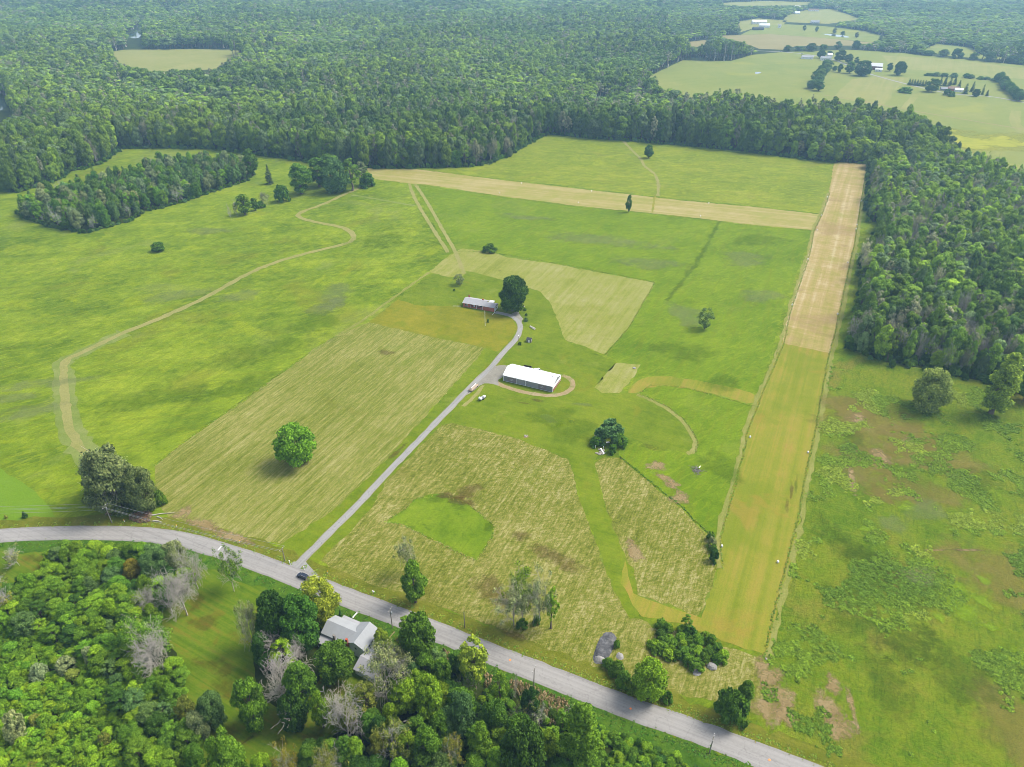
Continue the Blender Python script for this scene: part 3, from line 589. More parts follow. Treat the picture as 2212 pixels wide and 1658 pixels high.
# ------------------------------------------------------------------ foliage and bark materials
def foliage(name, src, trans=0.28, blossom=None):
    b = NB(name)
    if src == 'obj':
        tint = b.n('ShaderNodeObjectInfo').outputs['Color']
    else:
        tint = b.n('ShaderNodeAttribute', attribute_name='tint', attribute_type='INSTANCER').outputs['Color']
    lv = b.n('ShaderNodeAttribute', attribute_name='lv').outputs['Fac']
    k = b.math('MULTIPLY_ADD', lv, 1.5, 0.32)
    c = b.mix(1.0, tint, b.n('ShaderNodeCombineXYZ', {0: b.math('MULTIPLY', k, b.math('MULTIPLY_ADD', lv, 0.3, 0.85)), 1: k, 2: b.math('MULTIPLY', k, 0.95)}).outputs[0], 'MULTIPLY')
    if blossom: c = b.mix(b.sstep(lv, 0.86, 0.9), c, blossom)
    d = b.n('ShaderNodeBsdfPrincipled', {'Base Color': c, 'Roughness': 0.75, 'Specular IOR Level': 0.05}).outputs[0]
    t = b.n('ShaderNodeBsdfTranslucent', {'Color': c}).outputs[0]
    return b.done(b.n('ShaderNodeMixShader', {0: trans, 1: d, 2: t}).outputs[0])
M['leaf'] = foliage('leaves', 'obj'); M['leaf_i'] = foliage('leaves of the wood', 'inst')
M['leaf_b'] = foliage('leaves with white blossom', 'obj', blossom=(0.75, 0.78, 0.66, 1))
M['bark'] = plain('bark', srgb('#6d6355', 0.8), 0.95, 0.05, 0.2, 0.8)
M['bark_grey'] = plain('dead grey wood', srgb('#b5aea2', 0.8), 0.95, 0.05, 0.16, 1.5)
M['bark_birch'] = plain('pale birch bark', srgb('#c9c4ba', 0.7), 0.9, 0.1, 0.2, 0.6)

def unit(v): return v / np.maximum(np.linalg.norm(v, axis=-1, keepdims=True), 1e-9)

def leaf_cards(P, N, size, r, elong=1.25):
    """irregular rhombus leaves at P facing N"""
    n = len(P); t = unit(np.cross(N, unit(r.normal(size=(n, 3))))); q = np.cross(N, t)
    s = (size * r.uniform(0.6, 1.4, n))[:, None]
    fold = N * s * 0.22
    a = P + t * s * elong * 0.5; c = P - t * s * elong * 0.5
    b_ = P + q * s * 0.5 - fold; d = P - q * s * 0.5 - fold
    V = np.stack([a, b_, c, d], 1).reshape(-1, 3)
    F = np.arange(4 * n).reshape(n, 4)
    return V, F

def crown_pts(r, W, z0, z1, nl, nleaf, shape='round', lobe=0.25, fill=0.14, nj=0.5, core=0.55):
    """leaf centres, normals and tone on lumps spread over the crown's envelope"""
    H = z1 - z0
    tl = r.uniform(0.06, 0.97, nl) ** 0.9
    def env(t):
        if shape == 'round': return np.sin(np.pi * np.clip(0.12 + 0.80 * t, 0, 1)) ** 0.62
        if shape == 'oval': return np.sin(np.pi * np.clip(0.10 + 0.85 * t, 0, 1)) ** 0.8
        if shape == 'top': return np.clip(np.sin(np.pi * np.clip(0.04 + 0.86 * t ** 0.8, 0, 1)), 0, 1) ** 0.9
        if shape == 'dome': return np.sqrt(np.clip(1 - (t * 0.96) ** 2.2, 0, 1))
        if shape == 'spire': return np.clip((1 - t) ** 0.75 * 1.05 + 0.05, 0, 1) * np.clip(t * 6 + 0.4, 0, 1)
        return np.ones_like(t)
    th = np.arange(nl) * 2.39996 + r.uniform(0, 0.9, nl)
    rl = lobe * W * r.uniform(0.6, 1.25, nl) * (0.55 + 0.45 * env(tl))
    rad = np.maximum(env(tl) * W / 2 - rl * 0.75, 0) * r.uniform(core, 1.05, nl)
    Cn = np.stack([rad * np.cos(th), rad * np.sin(th), z0 + tl * H], 1)
    Cn[:, 2] = np.minimum(Cn[:, 2], z1 - rl * 0.8)
    pw = rl ** 2 / np.sum(rl ** 2)
    k = r.choice(nl, nleaf, p=pw)
    d = unit(r.normal(size=(nleaf, 3)))
    axis = np.zeros((nleaf, 3)); axis[:, 2] = z0 + H * 0.45
    outw = unit(Cn[k] - axis + 1e-6)
    d = unit(d + outw * 0.65 + np.array([0, 0, 0.25]))
    rr = rl[k] * r.uniform(0.62, 1.2, nleaf)
    P = Cn[k] + d * rr[:, None] * np.array([1, 1, 0.85])
    N = unit(d + np.array([0, 0, 0.3]) + r.normal(size=(nleaf, 3)) * nj)
    tone_l = r.uniform(0.2, 0.8, nl)
    lv = np.clip(tone_l[k] * 0.45 + r.uniform(0, 1, nleaf) * 0.55, 0, 1)
    nf = int(nleaf * fill)
    kk = r.choice(nl, nf, p=pw)
    P2 = Cn[kk] * np.array([0.8, 0.8, 1]) + r.normal(size=(nf, 3)) * (rl[kk] * 0.35)[:, None]
    N2 = unit(r.normal(size=(nf, 3)) * 0.7 + np.array([0, 0, 0.6]))
    return np.concatenate([P, P2]), np.concatenate([N, N2]), np.concatenate([lv, r.uniform(0.1, 0.6, nf)]), Cn, rl

class TB:
    """tapered tubes for trunks and branches, in arrays"""
    def __init__(self, n=5): self.V = []; self.F = []; self.c = 0; self.n = n
    def seg(self, p0, p1, r0, r1):
        n = self.n; p0 = np.asarray(p0, float); p1 = np.asarray(p1, float); d = unit(p1 - p0)
        a = unit(np.cross(d, [0.31, 0.77, 0.55])); q = np.cross(d, a)
        w = 2 * np.pi * np.arange(n) / n
        ring = np.cos(w)[:, None] * a + np.sin(w)[:, None] * q
        self.V += [p0 + ring * r0, p1 + ring * r1]
        i = np.arange(n); j = (i + 1) % n
        self.F.append(np.stack([self.c + i, self.c + j, self.c + n + j, self.c + n + i], 1)); self.c += 2 * n
    def arrays(self): return np.concatenate(self.V), np.concatenate(self.F)

def trunk_arrays(r, Cn, rl, z0, H, r0, nlimb=7, n=6):
    T = TB(n); x = y = 0.0; top = z0 + (H - z0) * 0.55; p = np.zeros(3); k = 5; pts = [p]
    for i in range(1, k + 1):
        p = np.array([r.normal(0, 0.012) * H, r.normal(0, 0.012) * H, top * i / k]); pts.append(p)
    for i in range(k): T.seg(pts[i], pts[i + 1], r0 * (1 - 0.13 * i) * (1.35 if i == 0 else 1), r0 * (1 - 0.13 * (i + 1)))
    if Cn is not None and len(Cn):
        for j in r.choice(len(Cn), min(nlimb, len(Cn)), replace=False):
            b = pts[r.integers(2, k + 1)]; m = (b + Cn[j]) / 2 + np.array([0, 0, 0.04 * H])
            T.seg(b, m, r0 * 0.42, r0 * 0.26); T.seg(m, Cn[j], r0 * 0.26, r0 * 0.08)
    return T.arrays()

def dead_arrays(r, H, W, r0, levels=4, fork=3, droop=0.0, lean=(0, 0), up=0.5, start=0.22):
    """a bare branching skeleton; returns trunk tubes, branch tubes and the tips"""
    T, B = TB(6), TB(4); tips = []
    def grow(p, d, L, rad, lv):
        ns = 3 if lv < 2 else 2
        q = p
        for i in range(ns):
            d = unit(d + r.normal(size=3) * (0.08 if lv == 0 else 0.13) + np.array([0, 0, (0.10 if lv < 2 else -droop) * 0.8]))
            e = q + d * L / ns
            ra = rad * (1 - 0.62 * i / ns); rb = rad * (1 - 0.62 * (i + 1) / ns)
            (T if lv == 0 else B).seg(q, e, max(ra, 0.034), max(rb, 0.028))
            if lv < levels and (lv > 0 or (i + 1) / ns > start):
                for f in range(fork if lv < 2 else (2 if lv < 3 else 1)):
                    az = r.uniform(0, 2 * np.pi); side = unit(np.cross(d, [math.cos(az), math.sin(az), 0.3]))
                    nd = unit(d * (0.55 if lv == 0 else 0.75) + side * r.uniform(0.65, 1.15) + np.array([0, 0, up * 0.25]))
                    grow(e if r.random() < 0.7 else (q + e) / 2, nd, L * r.uniform(0.5, 0.78) * (1 if lv else 0.9), rb * 0.62, lv + 1)
            q = e
        if lv >= levels - 1: tips.append(q)
    grow(np.zeros(3), unit(np.array([lean[0], lean[1], 1.0])), H * 0.55, r0, 0)
    tv, tf = T.arrays(); bv, bf = B.arrays(); tips = np.array(tips)
    zmax = max(bv[:, 2].max(), 0.1); wm = np.percentile(np.abs(bv[:, :2] - np.array(lean) * H * .3), 97) * 2
    sc = np.array([W / wm, W / wm, H / zmax])
    return tv * sc, tf, bv * sc, bf, tips * sc

PROTO = {}      # name -> dict(parts=[(part, mesh)], W, H)
def make_proto(key, kind, seed, W, H, **k):
    r = np.random.default_rng(seed); parts = []
    leaf = k.get('leaf', 0.5)
    if kind == 'leafy':
        z0 = k.get('z0', 0.12) * H
        P, N, lv, Cn, rl = crown_pts(r, W, z0, H, k.get('nl', 26), k.get('nleaf', 3600), k.get('shape', 'round'), k.get('lobe', 0.22), k.get('fill', 0.14), k.get('nj', 0.5), k.get('core', 0.55))
        P[:, 2] = np.maximum(P[:, 2], 0.15)
        V, F = leaf_cards(P, N, leaf, r)
        parts.append(('crown', V, F, 'leaf', np.repeat(lv, 4)))
        if k.get('trunk', True):
            tv, tf = trunk_arrays(r, Cn, rl, z0, H, k.get('r0', 0.028 * H))
            parts.append(('trunk', tv, tf, k.get('bark', 'bark'), None))
    elif kind == 'dead':
        tv, tf, bv, bf, tips = dead_arrays(r, H, W, k.get('r0', 0.028 * H), k.get('levels', 4), k.get('fork', 3), k.get('droop', 0.1), k.get('lean', (0, 0)), k.get('up', 0.5), k.get('start', 0.22))
        parts.append(('trunk', tv, tf, k.get('bark', 'bark_grey'), None)); parts.append(('branches', bv, bf, k.get('bark', 'bark_grey'), None))
        nl = k.get('nleaf', 0)
        if nl:
            zq = np.quantile(tips[:, 2], k.get('leafq', 0.0)); tt = tips[tips[:, 2] >= zq]
            cl = tt[r.choice(len(tt), min(len(tt), k.get('clumps', 60)), replace=False)]
            kk = r.integers(0, len(cl), nl); d = unit(r.normal(size=(nl, 3)))
            P = cl[kk] + d * (r.uniform(0.1, 1, nl) ** 0.5 * W * k.get('csize', 0.09))[:, None]
            N = unit(d + np.array([0, 0, 0.5]) + r.normal(size=(nl, 3)) * 0.5)
            V, F = leaf_cards(P, N, leaf, r)
            parts.insert(0, ('crown', V, F, 'leaf', np.repeat(np.clip(r.uniform(0, 1, nl), 0, 1), 4)))
    elif kind == 'conifer':
        nl = k.get('nleaf', 2600); lv = []; P = []; N = []
        tiers = k.get('tiers', 13)
        for i in range(tiers):
            t = (i + 0.3) / tiers; rad = W / 2 * (1 - t) ** 0.8 * r.uniform(0.85, 1.1) + 0.15; nb = int(6 + 5 * (1 - t))
            for b_ in range(nb):
                az = r.uniform(0, 2 * np.pi); L = rad * r.uniform(0.7, 1.15); m = max(4, int(nl / (tiers * 9)))
                s = r.uniform(0.05, 1, m) ** 0.7
                z = (0.06 + 0.93 * t) * H - s * L * 0.32 + 0.1 * H / tiers * r.normal(size=m)
                w = (1 - s * 0.6) * L * 0.30 * r.normal(size=m) * 0.6
                P.append(np.stack([np.cos(az) * s * L - np.sin(az) * w, np.sin(az) * s * L + np.cos(az) * w, z], 1))
                N.append(unit(np.stack([np.cos(az) * 0.35 + r.normal(size=m) * .3, np.sin(az) * 0.35 + r.normal(size=m) * .3, np.ones(m)], 1))); lv.append(r.uniform(0.1, 0.8) * 0.6 + r.uniform(0, 0.4, m))
        V, F = leaf_cards(np.concatenate(P), np.concatenate(N), leaf, r, 1.7)
        parts.append(('crown', V, F, 'leaf', np.repeat(np.concatenate(lv), 4)))
        T = TB(6); T.seg((0, 0, 0), (0, 0, H * 0.97), 0.02 * H, 0.03); tv, tf = T.arrays(); parts.append(('trunk', tv, tf, 'bark', None))
    PROTO[key] = dict(parts=parts, W=W, H=H)

rr_ = np.random.default_rng(99)
for i in range(4): make_proto('round%d' % i, 'leafy', 100 + i, 9.5, 10, nl=50, nleaf=7500, shape='round', leaf=0.44, nj=0.8, z0=0.05, lobe=0.16)
for i in range(4): make_proto('oval%d' % i, 'leafy', 120 + i, 7.5, 13, nl=50, nleaf=7200, shape='oval', leaf=0.44, nj=0.8, z0=0.08, lobe=0.17)
for i in range(4): make_proto('tall%d' % i, 'leafy', 140 + i, 9, 20, nl=26, nleaf=4200, shape='round', leaf=0.62, z0=0.36, lobe=0.21, nj=0.36)
for i in range(3): make_proto('airy%d' % i, 'leafy', 160 + i, 7, 15, nl=42, nleaf=2100, shape='oval', leaf=0.42, z0=0.2, lobe=0.13, fill=0.05)
for i in range(4): make_proto('shrub%d' % i, 'leafy', 180 + i, 5, 3.6, nl=34, nleaf=2400, shape='dome', leaf=0.40, z0=0.0, lobe=0.13, trunk=False, nj=0.75)
make_proto('poplar0', 'leafy', 200, 9, 22, nl=110, nleaf=12000, shape='oval', leaf=0.46, z0=0.01, lobe=0.15, fill=0.2, core=0.1, nj=0.7)
make_proto('wisp0', 'leafy', 202, 8, 10, nl=46, nleaf=1900, shape='round', leaf=0.36, z0=0.12, lobe=0.14, fill=0.05)
make_proto('willow0', 'leafy', 201, 10, 11, nl=60, nleaf=8000, shape='round', leaf=0.38, z0=0.0, lobe=0.16)
for i in range(2): make_proto('pine%d' % i, 'conifer', 210 + i, 7.5, 16, leaf=0.55, nleaf=3600)
make_proto('spruce0', 'conifer', 214, 4.5, 11, leaf=0.45, nleaf=2600, tiers=15)
for i in range(4): make_proto('dead%d' % i, 'dead', 220 + i, 11, 13, levels=4, fork=3, r0=0.30, droop=0.12 if i % 2 else 0.03, tail=1)
for i in range(3): make_proto('half%d' % i, 'dead', 240 + i, 8, 14, levels=3, fork=3, r0=0.22, droop=0.05, nleaf=3200, clumps=70, leaf=0.24, csize=0.11, leafq=0.3)
for i in range(2): make_proto('thin%d' % i, 'dead', 250 + i, 4.5, 13, levels=3, fork=3, r0=0.13, droop=0.0, up=1.4, nleaf=420, clumps=26, leaf=0.4, csize=0.12, bark='bark_birch')
for i in range(2): make_proto('snag%d' % i, 'dead', 256 + i, 3.6, 15, levels=3, fork=3, r0=0.16, droop=0.0, up=1.6, start=0.1)
# far woodland: fewer, larger leaf sprays
for i in range(5): make_proto('wood%d' % i, 'leafy', 300 + i, 11, 22, nl=12, nleaf=620, shape='dome', leaf=1.3, z0=0.42, lobe=0.25, fill=0.10, nj=0.3)
for i in range(2): make_proto('woodgrey%d' % i, 'leafy', 320 + i, 8, 25, nl=22, nleaf=330, shape='oval', leaf=0.95, z0=0.3, lobe=0.17, fill=0.02, bark='bark_grey')

def proto_meshes(key):
    """the named parts of a tree as meshes to be shared by its copies"""
    p = PROTO[key]
    if 'me' not in p:
        p['me'] = []
        for part, V, F, mt, lv in p['parts']:
            me = mesh_np(key + ' ' + part, V, F, [M[mt]], attrs={'lv': lv} if lv is not None else None, smooth=(part != 'crown'))
            p['me'].append((part, me))
    return p['me']

def proto_joined(key):
    """the same tree as one mesh, for instancing inside stuff"""
    p = PROTO[key]; n = 0; Vs = []; Fs = []; mi = []; lvs = []; mats = [M['leaf_i'], M['bark'], M['bark_grey'], M['bark_birch']]
    ix = {'leaf': 0, 'bark': 1, 'bark_grey': 2, 'bark_birch': 3}
    for part, V, F, mt, lv in p['parts']:
        Vs.append(V); Fs.append(F + n); n += len(V); mi.append(np.full(len(F), ix[mt])); lvs.append(lv if lv is not None else np.zeros(len(V)))
    me = mesh_np(key + ' stand', np.concatenate(Vs), np.concatenate(Fs), mats, np.concatenate(mi), {'lv': np.concatenate(lvs)})
    return bpy.data.objects.new(key + ' stand', me)        # not linked to the scene

def plant_tree(key, x, y, W, H, tint, label, cat, name, group=None, rz=None, z=0.0, sx=1.0, blossom=False):
    p = PROTO[key]; rz = random.uniform(0, 6.28) if rz is None else rz
    sc = (W / p['W'] * sx, W / p['W'], H / p['H'])
    ms = proto_meshes(key)
    if len(ms) == 1:
        o = bpy.data.objects.new(name, ms[0][1]); C.objects.link(o); tag(o, label, cat, group)
        o.location = (x, y, z); o.rotation_euler = (0, 0, rz); o.scale = sc; o.color = tint
        if blossom: o.material_slots[0].link = 'OBJECT'; o.material_slots[0].material = M['leaf_b']
        return o
    o = empty(name, (x, y, z), rz, label, cat, group); o.scale = sc
    for part, me in ms:
        c = bpy.data.objects.new(part, me); C.objects.link(c); c.parent = o; c.color = tint
    return o

def scatter(name, keys, X, Y, SC, RZ, TINT, IDX, protos=None):
    """ONE object of kind stuff whose points carry instanced plants"""
    n = len(X)
    me = bpy.data.meshes.new(name); me.vertices.add(n)
    me.vertices.foreach_set('co', np.column_stack([X, Y, np.zeros(n)]).astype(np.float32).ravel())
    def at(k, ty, dom, a, f): t = me.attributes.new(k, ty, dom); t.data.foreach_set(f, np.ascontiguousarray(a).ravel())
    at('scl', 'FLOAT_VECTOR', 'POINT', SC.astype(np.float32), 'vector')
    at('rot', 'FLOAT_VECTOR', 'POINT', np.column_stack([np.zeros(n), np.zeros(n), RZ]).astype(np.float32), 'vector')
    at('tint', 'FLOAT_COLOR', 'POINT', TINT.astype(np.float32), 'color')
    at('idx', 'INT', 'POINT', IDX.astype(np.int32), 'value')
    o = bpy.data.objects.new(name, me); C.objects.link(o)
    ng = bpy.data.node_groups.new(name + ' planting', 'GeometryNodeTree')
    ng.interface.new_socket('Geometry', in_out='INPUT', socket_type='NodeSocketGeometry')
    ng.interface.new_socket('Geometry', in_out='OUTPUT', socket_type='NodeSocketGeometry')
    N_ = ng.nodes; L = ng.links
    gi = N_.new('NodeGroupInput'); goo = N_.new('NodeGroupOutput'); jn = N_.new('GeometryNodeJoinGeometry')
    def named(k, ty): nd = N_.new('GeometryNodeInputNamedAttribute'); nd.data_type = ty; nd.inputs[0].default_value = k; return nd.outputs[0]
    ai, ar, asx = named('idx', 'INT'), named('rot', 'FLOAT_VECTOR'), named('scl', 'FLOAT_VECTOR')
    for i, k in enumerate(keys):
        oi = N_.new('GeometryNodeObjectInfo'); oi.inputs['Object'].default_value = protos[k] if protos else proto_joined(k)
        oi.inputs['As Instance'].default_value = False
        cmp = N_.new('FunctionNodeCompare'); cmp.data_type = 'INT'; cmp.operation = 'EQUAL'
        ins = [s for s in cmp.inputs if s.type == 'INT']; L.new(ai, ins[0]); ins[1].default_value = i
        ip = N_.new('GeometryNodeInstanceOnPoints')
        L.new(gi.outputs[0], ip.inputs['Points']); L.new(cmp.outputs[0], ip.inputs['Selection']); L.new(oi.outputs['Geometry'], ip.inputs['Instance'])
        L.new(ar, ip.inputs['Rotation']); L.new(asx, ip.inputs['Scale']); L.new(ip.outputs[0], jn.inputs[0])
    L.new(jn.outputs[0], goo.inputs[0])
    md = o.modifiers.new('planting', 'NODES'); md.node_group = ng
    return tag(o, kind='stuff')

# ------------------------------------------------------------------ planting
TK = 1.0
TINT = dict(bright=cc('#95be38'), mid=cc('#82ac3a'), dark=cc('#6f9838'), deep=cc('#547a34'), grey=cc('#a3ae78'), yellow=cc('#b8c94a'), olive=cc('#a0a850'), pale=cc('#bcc890'), lime=cc('#a6d03c'), rust=cc('#a09a40'),
    blue=cc('#82a25a'), conif=cc('#74894c'))
TINT = {k: ((v[0] * 1.08, v[1] * 1.12, v[2] * 0.8, 1.0) if k not in ('grey', 'pale', 'blue', 'conif') else (v[0], v[1] * 1.08, v[2] * 0.95, 1.0)) for k, v in TINT.items()}
def tv(name, r, k=0.12):
    c = TINT[name]; f = 1 + r.normal(0, k); h = r.normal(0, 0.07)
    return (c[0] * f * (1 + h), c[1] * f, c[2] * f * (1 - h), 1.0)

def inpoly(poly, X, Y):
    X = np.asarray(X, float); Y = np.asarray(Y, float); ins = np.zeros(X.shape, bool); n = len(poly)
    for i in range(n):
        x1, y1 = poly[i]; x2, y2 = poly[(i + 1) % n]
        c = ((y1 > Y) != (y2 > Y)) & (X < (x2 - x1) * (Y - y1) / ((y2 - y1) if y2 != y1 else 1e-9) + x1)
        ins ^= c
    return ins

def segdist(poly, X, Y, closed=True):
    D = np.full(np.shape(X), 1e9); n = len(poly)
    for i in range(n if closed else n - 1):
        x1, y1 = poly[i]; x2, y2 = poly[(i + 1) % n]; L2 = (x2 - x1) ** 2 + (y2 - y1) ** 2 + 1e-9
        t = np.clip(((X - x1) * (x2 - x1) + (Y - y1) * (y2 - y1)) / L2, 0, 1)
        D = np.minimum(D, np.hypot(X - x1 - t * (x2 - x1), Y - y1 - t * (y2 - y1)))
    return D

def vnoise(X, Y, s, seed=0):
    x = np.asarray(X) / s + 1000; y = np.asarray(Y) / s + 1000
    xi = np.floor(x).astype(np.int64); yi = np.floor(y).astype(np.int64); fx = x - xi; fy = y - yi
    fx = fx * fx * (3 - 2 * fx); fy = fy * fy * (3 - 2 * fy)
    def h(a, b_):
        v = (a * 374761393 + b_ * 668265263 + seed * 1442695041) & 0x7fffffff
        v = ((v ^ (v >> 13)) * 1274126177) & 0x7fffffff
        return ((v ^ (v >> 16)) & 0xffff) / 65535.0
    return (h(xi, yi) * (1 - fx) + h(xi + 1, yi) * fx) * (1 - fy) + (h(xi, yi + 1) * (1 - fx) + h(xi + 1, yi + 1) * fx) * fy

def jgrid(r, x0, x1, y0, y1, s):
    X, Y = np.meshgrid(np.arange(x0, x1, s), np.arange(y0, y1, s * 0.9))
    X = X + (np.arange(X.shape[0]) % 2)[:, None] * s / 2
    return (X + r.uniform(-.36, .36, X.shape) * s).ravel(), (Y + r.uniform(-.36, .36, X.shape) * s).ravel()

PLANTED = []
def lone(key, u, v, vt, wpx, tint, label, cat='tree', name='broadleaf_tree', group=None, rz=None, blossom=False, sx=1.0, k=1.0):
    x, y = G(u, v); H = max(HGT(u, v, vt), 0.6) * k; Wd = wpx / PPM(x, y)
    PLANTED.append((x, y, Wd)); r = np.random.default_rng(int(u * 7 + v * 13))
    return plant_tree(key, x, y, Wd, H, tv(tint, r, 0.05) if isinstance(tint, str) else tint, label, cat, name, group, rz, sx=sx, blossom=blossom)

# --- trees and shrubs standing on their own
lone('round0', 646, 1000, 925, 84, 'bright', 'round bright green tree alone on the mown hay left of the driveway')
lone('round1', 1107, 672, 603, 66, 'deep', 'large dark green tree beside the red brick house')
lone('shrub0', 1058, 544, 528, 31, 'dark', 'small dark round shrub at the top edge of the upper hay field', 'shrub', 'shrub')
lone('wisp0', 992, 616, 593, 24, 'grey', 'small grey green tree on the lawn behind the brick house')
lone('wisp0', 1522, 711, 668, 36, 'blue', 'thin wispy tree alone in the middle meadow left of the airstrip')
lone('oval0', 1401, 342, 313, 20, 'dark', 'dark tree alone in the upper meadow near the wood')
lone('oval2', 1357, 459, 421, 13, 'dark', 'narrow vine clad tree at the edge of the cross strip')
lone('round2', 343, 543, 525, 29, 'dark', 'dark round shrub alone in the left meadow', 'shrub', 'shrub')
lone('pine0', 583, 398, 354, 21, 'conif', 'slim conifer alone between the tree clump and the thicket', 'tree', 'conifer')
lone('shrub1', 611, 436, 402, 34, 'dark', 'bushy shrub at the near left foot of the thicket', 'shrub', 'shrub')
lone('oval1', 652, 420, 354, 50, 'mid', 'dense green tree at the left end of the thicket by the cross strip')
lone('oval2', 690, 404, 340, 50, 'dark', 'dark tree second from left in the thicket by the cross strip')
lone('round3', 728, 416, 345, 58, 'blue', 'broad grey green tree at the front of the thicket by the cross strip')
lone('tall0', 715, 398, 335, 44, 'dark', 'tall dark tree at the back of the thicket by the cross strip')
lone('airy2', 762, 412, 343, 40, 'mid', 'light stemmed tree near the right end of the thicket by the cross strip')
lone('airy0', 783, 400, 350, 30, 'grey', 'grey green tree at the right end of the thicket by the cross strip')
lone('shrub2', 795, 404, 376, 34, 'dark', 'dark shrub at the right foot of the thicket', 'shrub', 'shrub')
lone('snag1', 500, 476, 436, 9, 'dark', 'thin dead trunk wrapped in vine in the left meadow', 'dead tree', 'snag')
lone('oval3', 530, 464, 420, 34, 'mid', 'bright vine covered tree in the left meadow beside a dead trunk')
lone('oval0', 552, 455, 428, 18, 'dark', 'small dark tree right of the vine covered tree in the left meadow')
lone('thin0', 513, 467, 428, 12, 'olive', 'bare pale trunk leaning beside the vine covered tree', 'dead tree', 'snag')
lone('half0', 572, 447, 414, 18, 'grey', 'grey leafless sapling near the thicket', 'dead tree', 'dead_tree')
lone('shrub3', 564, 449, 436, 20, 'dark', 'low dark shrub at the foot of the grey sapling', 'shrub', 'shrub')
lone('round2', 985, 358, 327, 28, 'mid', 'round tree standing just in front of the far wood above the cross strip')
lone('round3', 1101, 339, 320, 14, 'grey', 'small pale round tree at the left edge of the upper meadow')
lone('willow0', 262, 1098, 974, 108, cc('#96a664'), 'large grey willow with dead branches at the road bend')
lone('half1', 268, 1080, 962, 96, 'grey', 'bare branched grey tree inside the willow clump at the road bend', 'dead tree', 'dead_tree')
lone('willow0', 318, 1102, 1012, 64, cc('#8ea05a'), 'smaller grey green willow at the right side of the road bend clump', rz=2.0)
lone('shrub1', 225, 1064, 1010, 60, 'grey', 'grey green shrub at the left side of the road bend willow', 'shrub', 'shrub')
lone('shrub2', 350, 1090, 1062, 24, 'mid', 'low shrub right of the road bend willow', 'shrub', 'shrub')
lone('half2', 506, 1278, 1176, 50, 'mid', 'slender light green tree at the roadside on the striped house lawn', k=1.0)
lone('oval2', 898, 1302, 1213, 52, 'mid', 'bushy green and yellow tree on the roadside next to the yellow sign')
lone('half0', 884, 1240, 1162, 40, 'pale', 'sparse grey green tree behind the bushy roadside tree', 'tree', 'sparse_tree')
lone('half0', 1110, 1352, 1258, 66, 'pale', 'pale bare stemmed tree at the left of the thin grove in the near hay field', 'tree', 'sparse_tree')
lone('half1', 1130, 1350, 1222, 58, 'bright', 'tall thin leafed tree in the thin grove in the near hay field', 'tree', 'sparse_tree')
lone('half2', 1165, 1346, 1220, 58, 'pale', 'tall grey stemmed tree at the right of the thin grove in the near hay field', 'tree', 'sparse_tree')
lone('airy1', 1190, 1358, 1268, 30, 'lime', 'slim yellow green tree at the right of the thin grove in the near hay field')
lone('shrub0', 1128, 1354, 1340, 26, 'dark', 'dark shrub under the thin grove in the near hay field', 'shrub', 'shrub')
lone('shrub3', 1160, 1347, 1332, 22, 'dark', 'dark shrub at the right foot of the thin grove', 'shrub', 'shrub')
lone('round0', 1398, 1505, 1437, 72, 'lime', 'round bright lime green tree by the road near the gravel pile', rz=1.0)
lone('shrub1', 1575, 1552, 1500, 76, 'dark', 'dark green shrub by the road at the end of the airstrip', 'shrub', 'shrub')
lone('oval1', 1603, 1530, 1474, 34, 'mid', 'small upright tree growing out of the dark roadside shrub')
lone('willow0', 2000, 882, 802, 80, cc('#b4c860', 1.1), 'round pale silvery willow in the weedy pasture', rz=3.0)
lone('poplar0', 2140, 894, 762, 66, cc('#bcd84c', 1.1), 'tall bright lime green poplar in front of the right wood')
lone('oval3', 2212, 866, 790, 46, 'mid', 'green tree cut by the right picture border beside the lime poplar')
lone('oval0', 545, 380, 322, 32, 'dark', 'dark tree at the right end of the tree clump in the left meadow')
lone('shrub0', 1317, 950, 912, 66, 'blue', 'large dark leafy bush beside the scrap heap', 'shrub', 'shrub')
lone('shrub1', 1340, 962, 940, 34, 'mid', 'lower bush on the right of the large bush by the scrap heap', 'shrub', 'shrub')
lone('shrub2', 1288, 962, 945, 28, 'mid', 'small bright bush between the large bush and the stone heap', 'shrub', 'shrub')
lone('shrub3', 1323, 978, 962, 22, 'dark', 'small dark bush at the start of the triangular hay field edge', 'shrub', 'shrub')
for i, (u, v, vt, w, t, lb) in enumerate(((1534, 1166, 1150, 18, 'mid', 'small green shrub topmost beside the airstrip marker'), (1537, 1180, 1162, 20, 'pale', 'shrub with white blossom beside the airstrip'),
        (1540, 1192, 1178, 18, 'mid', 'green shrub below the white blossoming shrub'), (1541, 1212, 1190, 26, 'deep', 'very dark round shrub at the corner of the triangular hay field'))):
    lone('shrub%d' % (i % 4), u, v, vt, w, t, lb, 'shrub', 'shrub', blossom=(i == 1))
for i, (u, v, vt, w, lb) in enumerate(((1331, 1455, 1432, 34, 'shrub just below the small pale mound by the gravel pile'), (1312, 1440, 1424, 26, 'shrub touching the lower right end of the dark gravel pile'),
        (1345, 1478, 1455, 36, 'shrub with brown twigs left of the round lime tree'), (1362, 1496, 1478, 30, 'low shrub at the left foot of the round lime tree'), (1440, 1514, 1496, 26, 'low shrub right of the round lime tree by the dark post'),
        (1332, 1398, 1385, 16, 'small shrub between the gravel pile and the pale mound'))):
    lone('shrub%d' % (i % 4), u, v, vt, w, 'mid', lb, 'shrub', 'shrub')
r = np.random.default_rng(5)
THK = [(1402, 1400), (1420, 1352), (1478, 1362), (1570, 1396), (1562, 1428), (1530, 1446), (1468, 1440), (1408, 1412)]
tw = [G(*p) for p in THK]; X, Y = jgrid(r, 35, 75, 125, 165, 3.0); ok = inpoly(tw, X, Y)
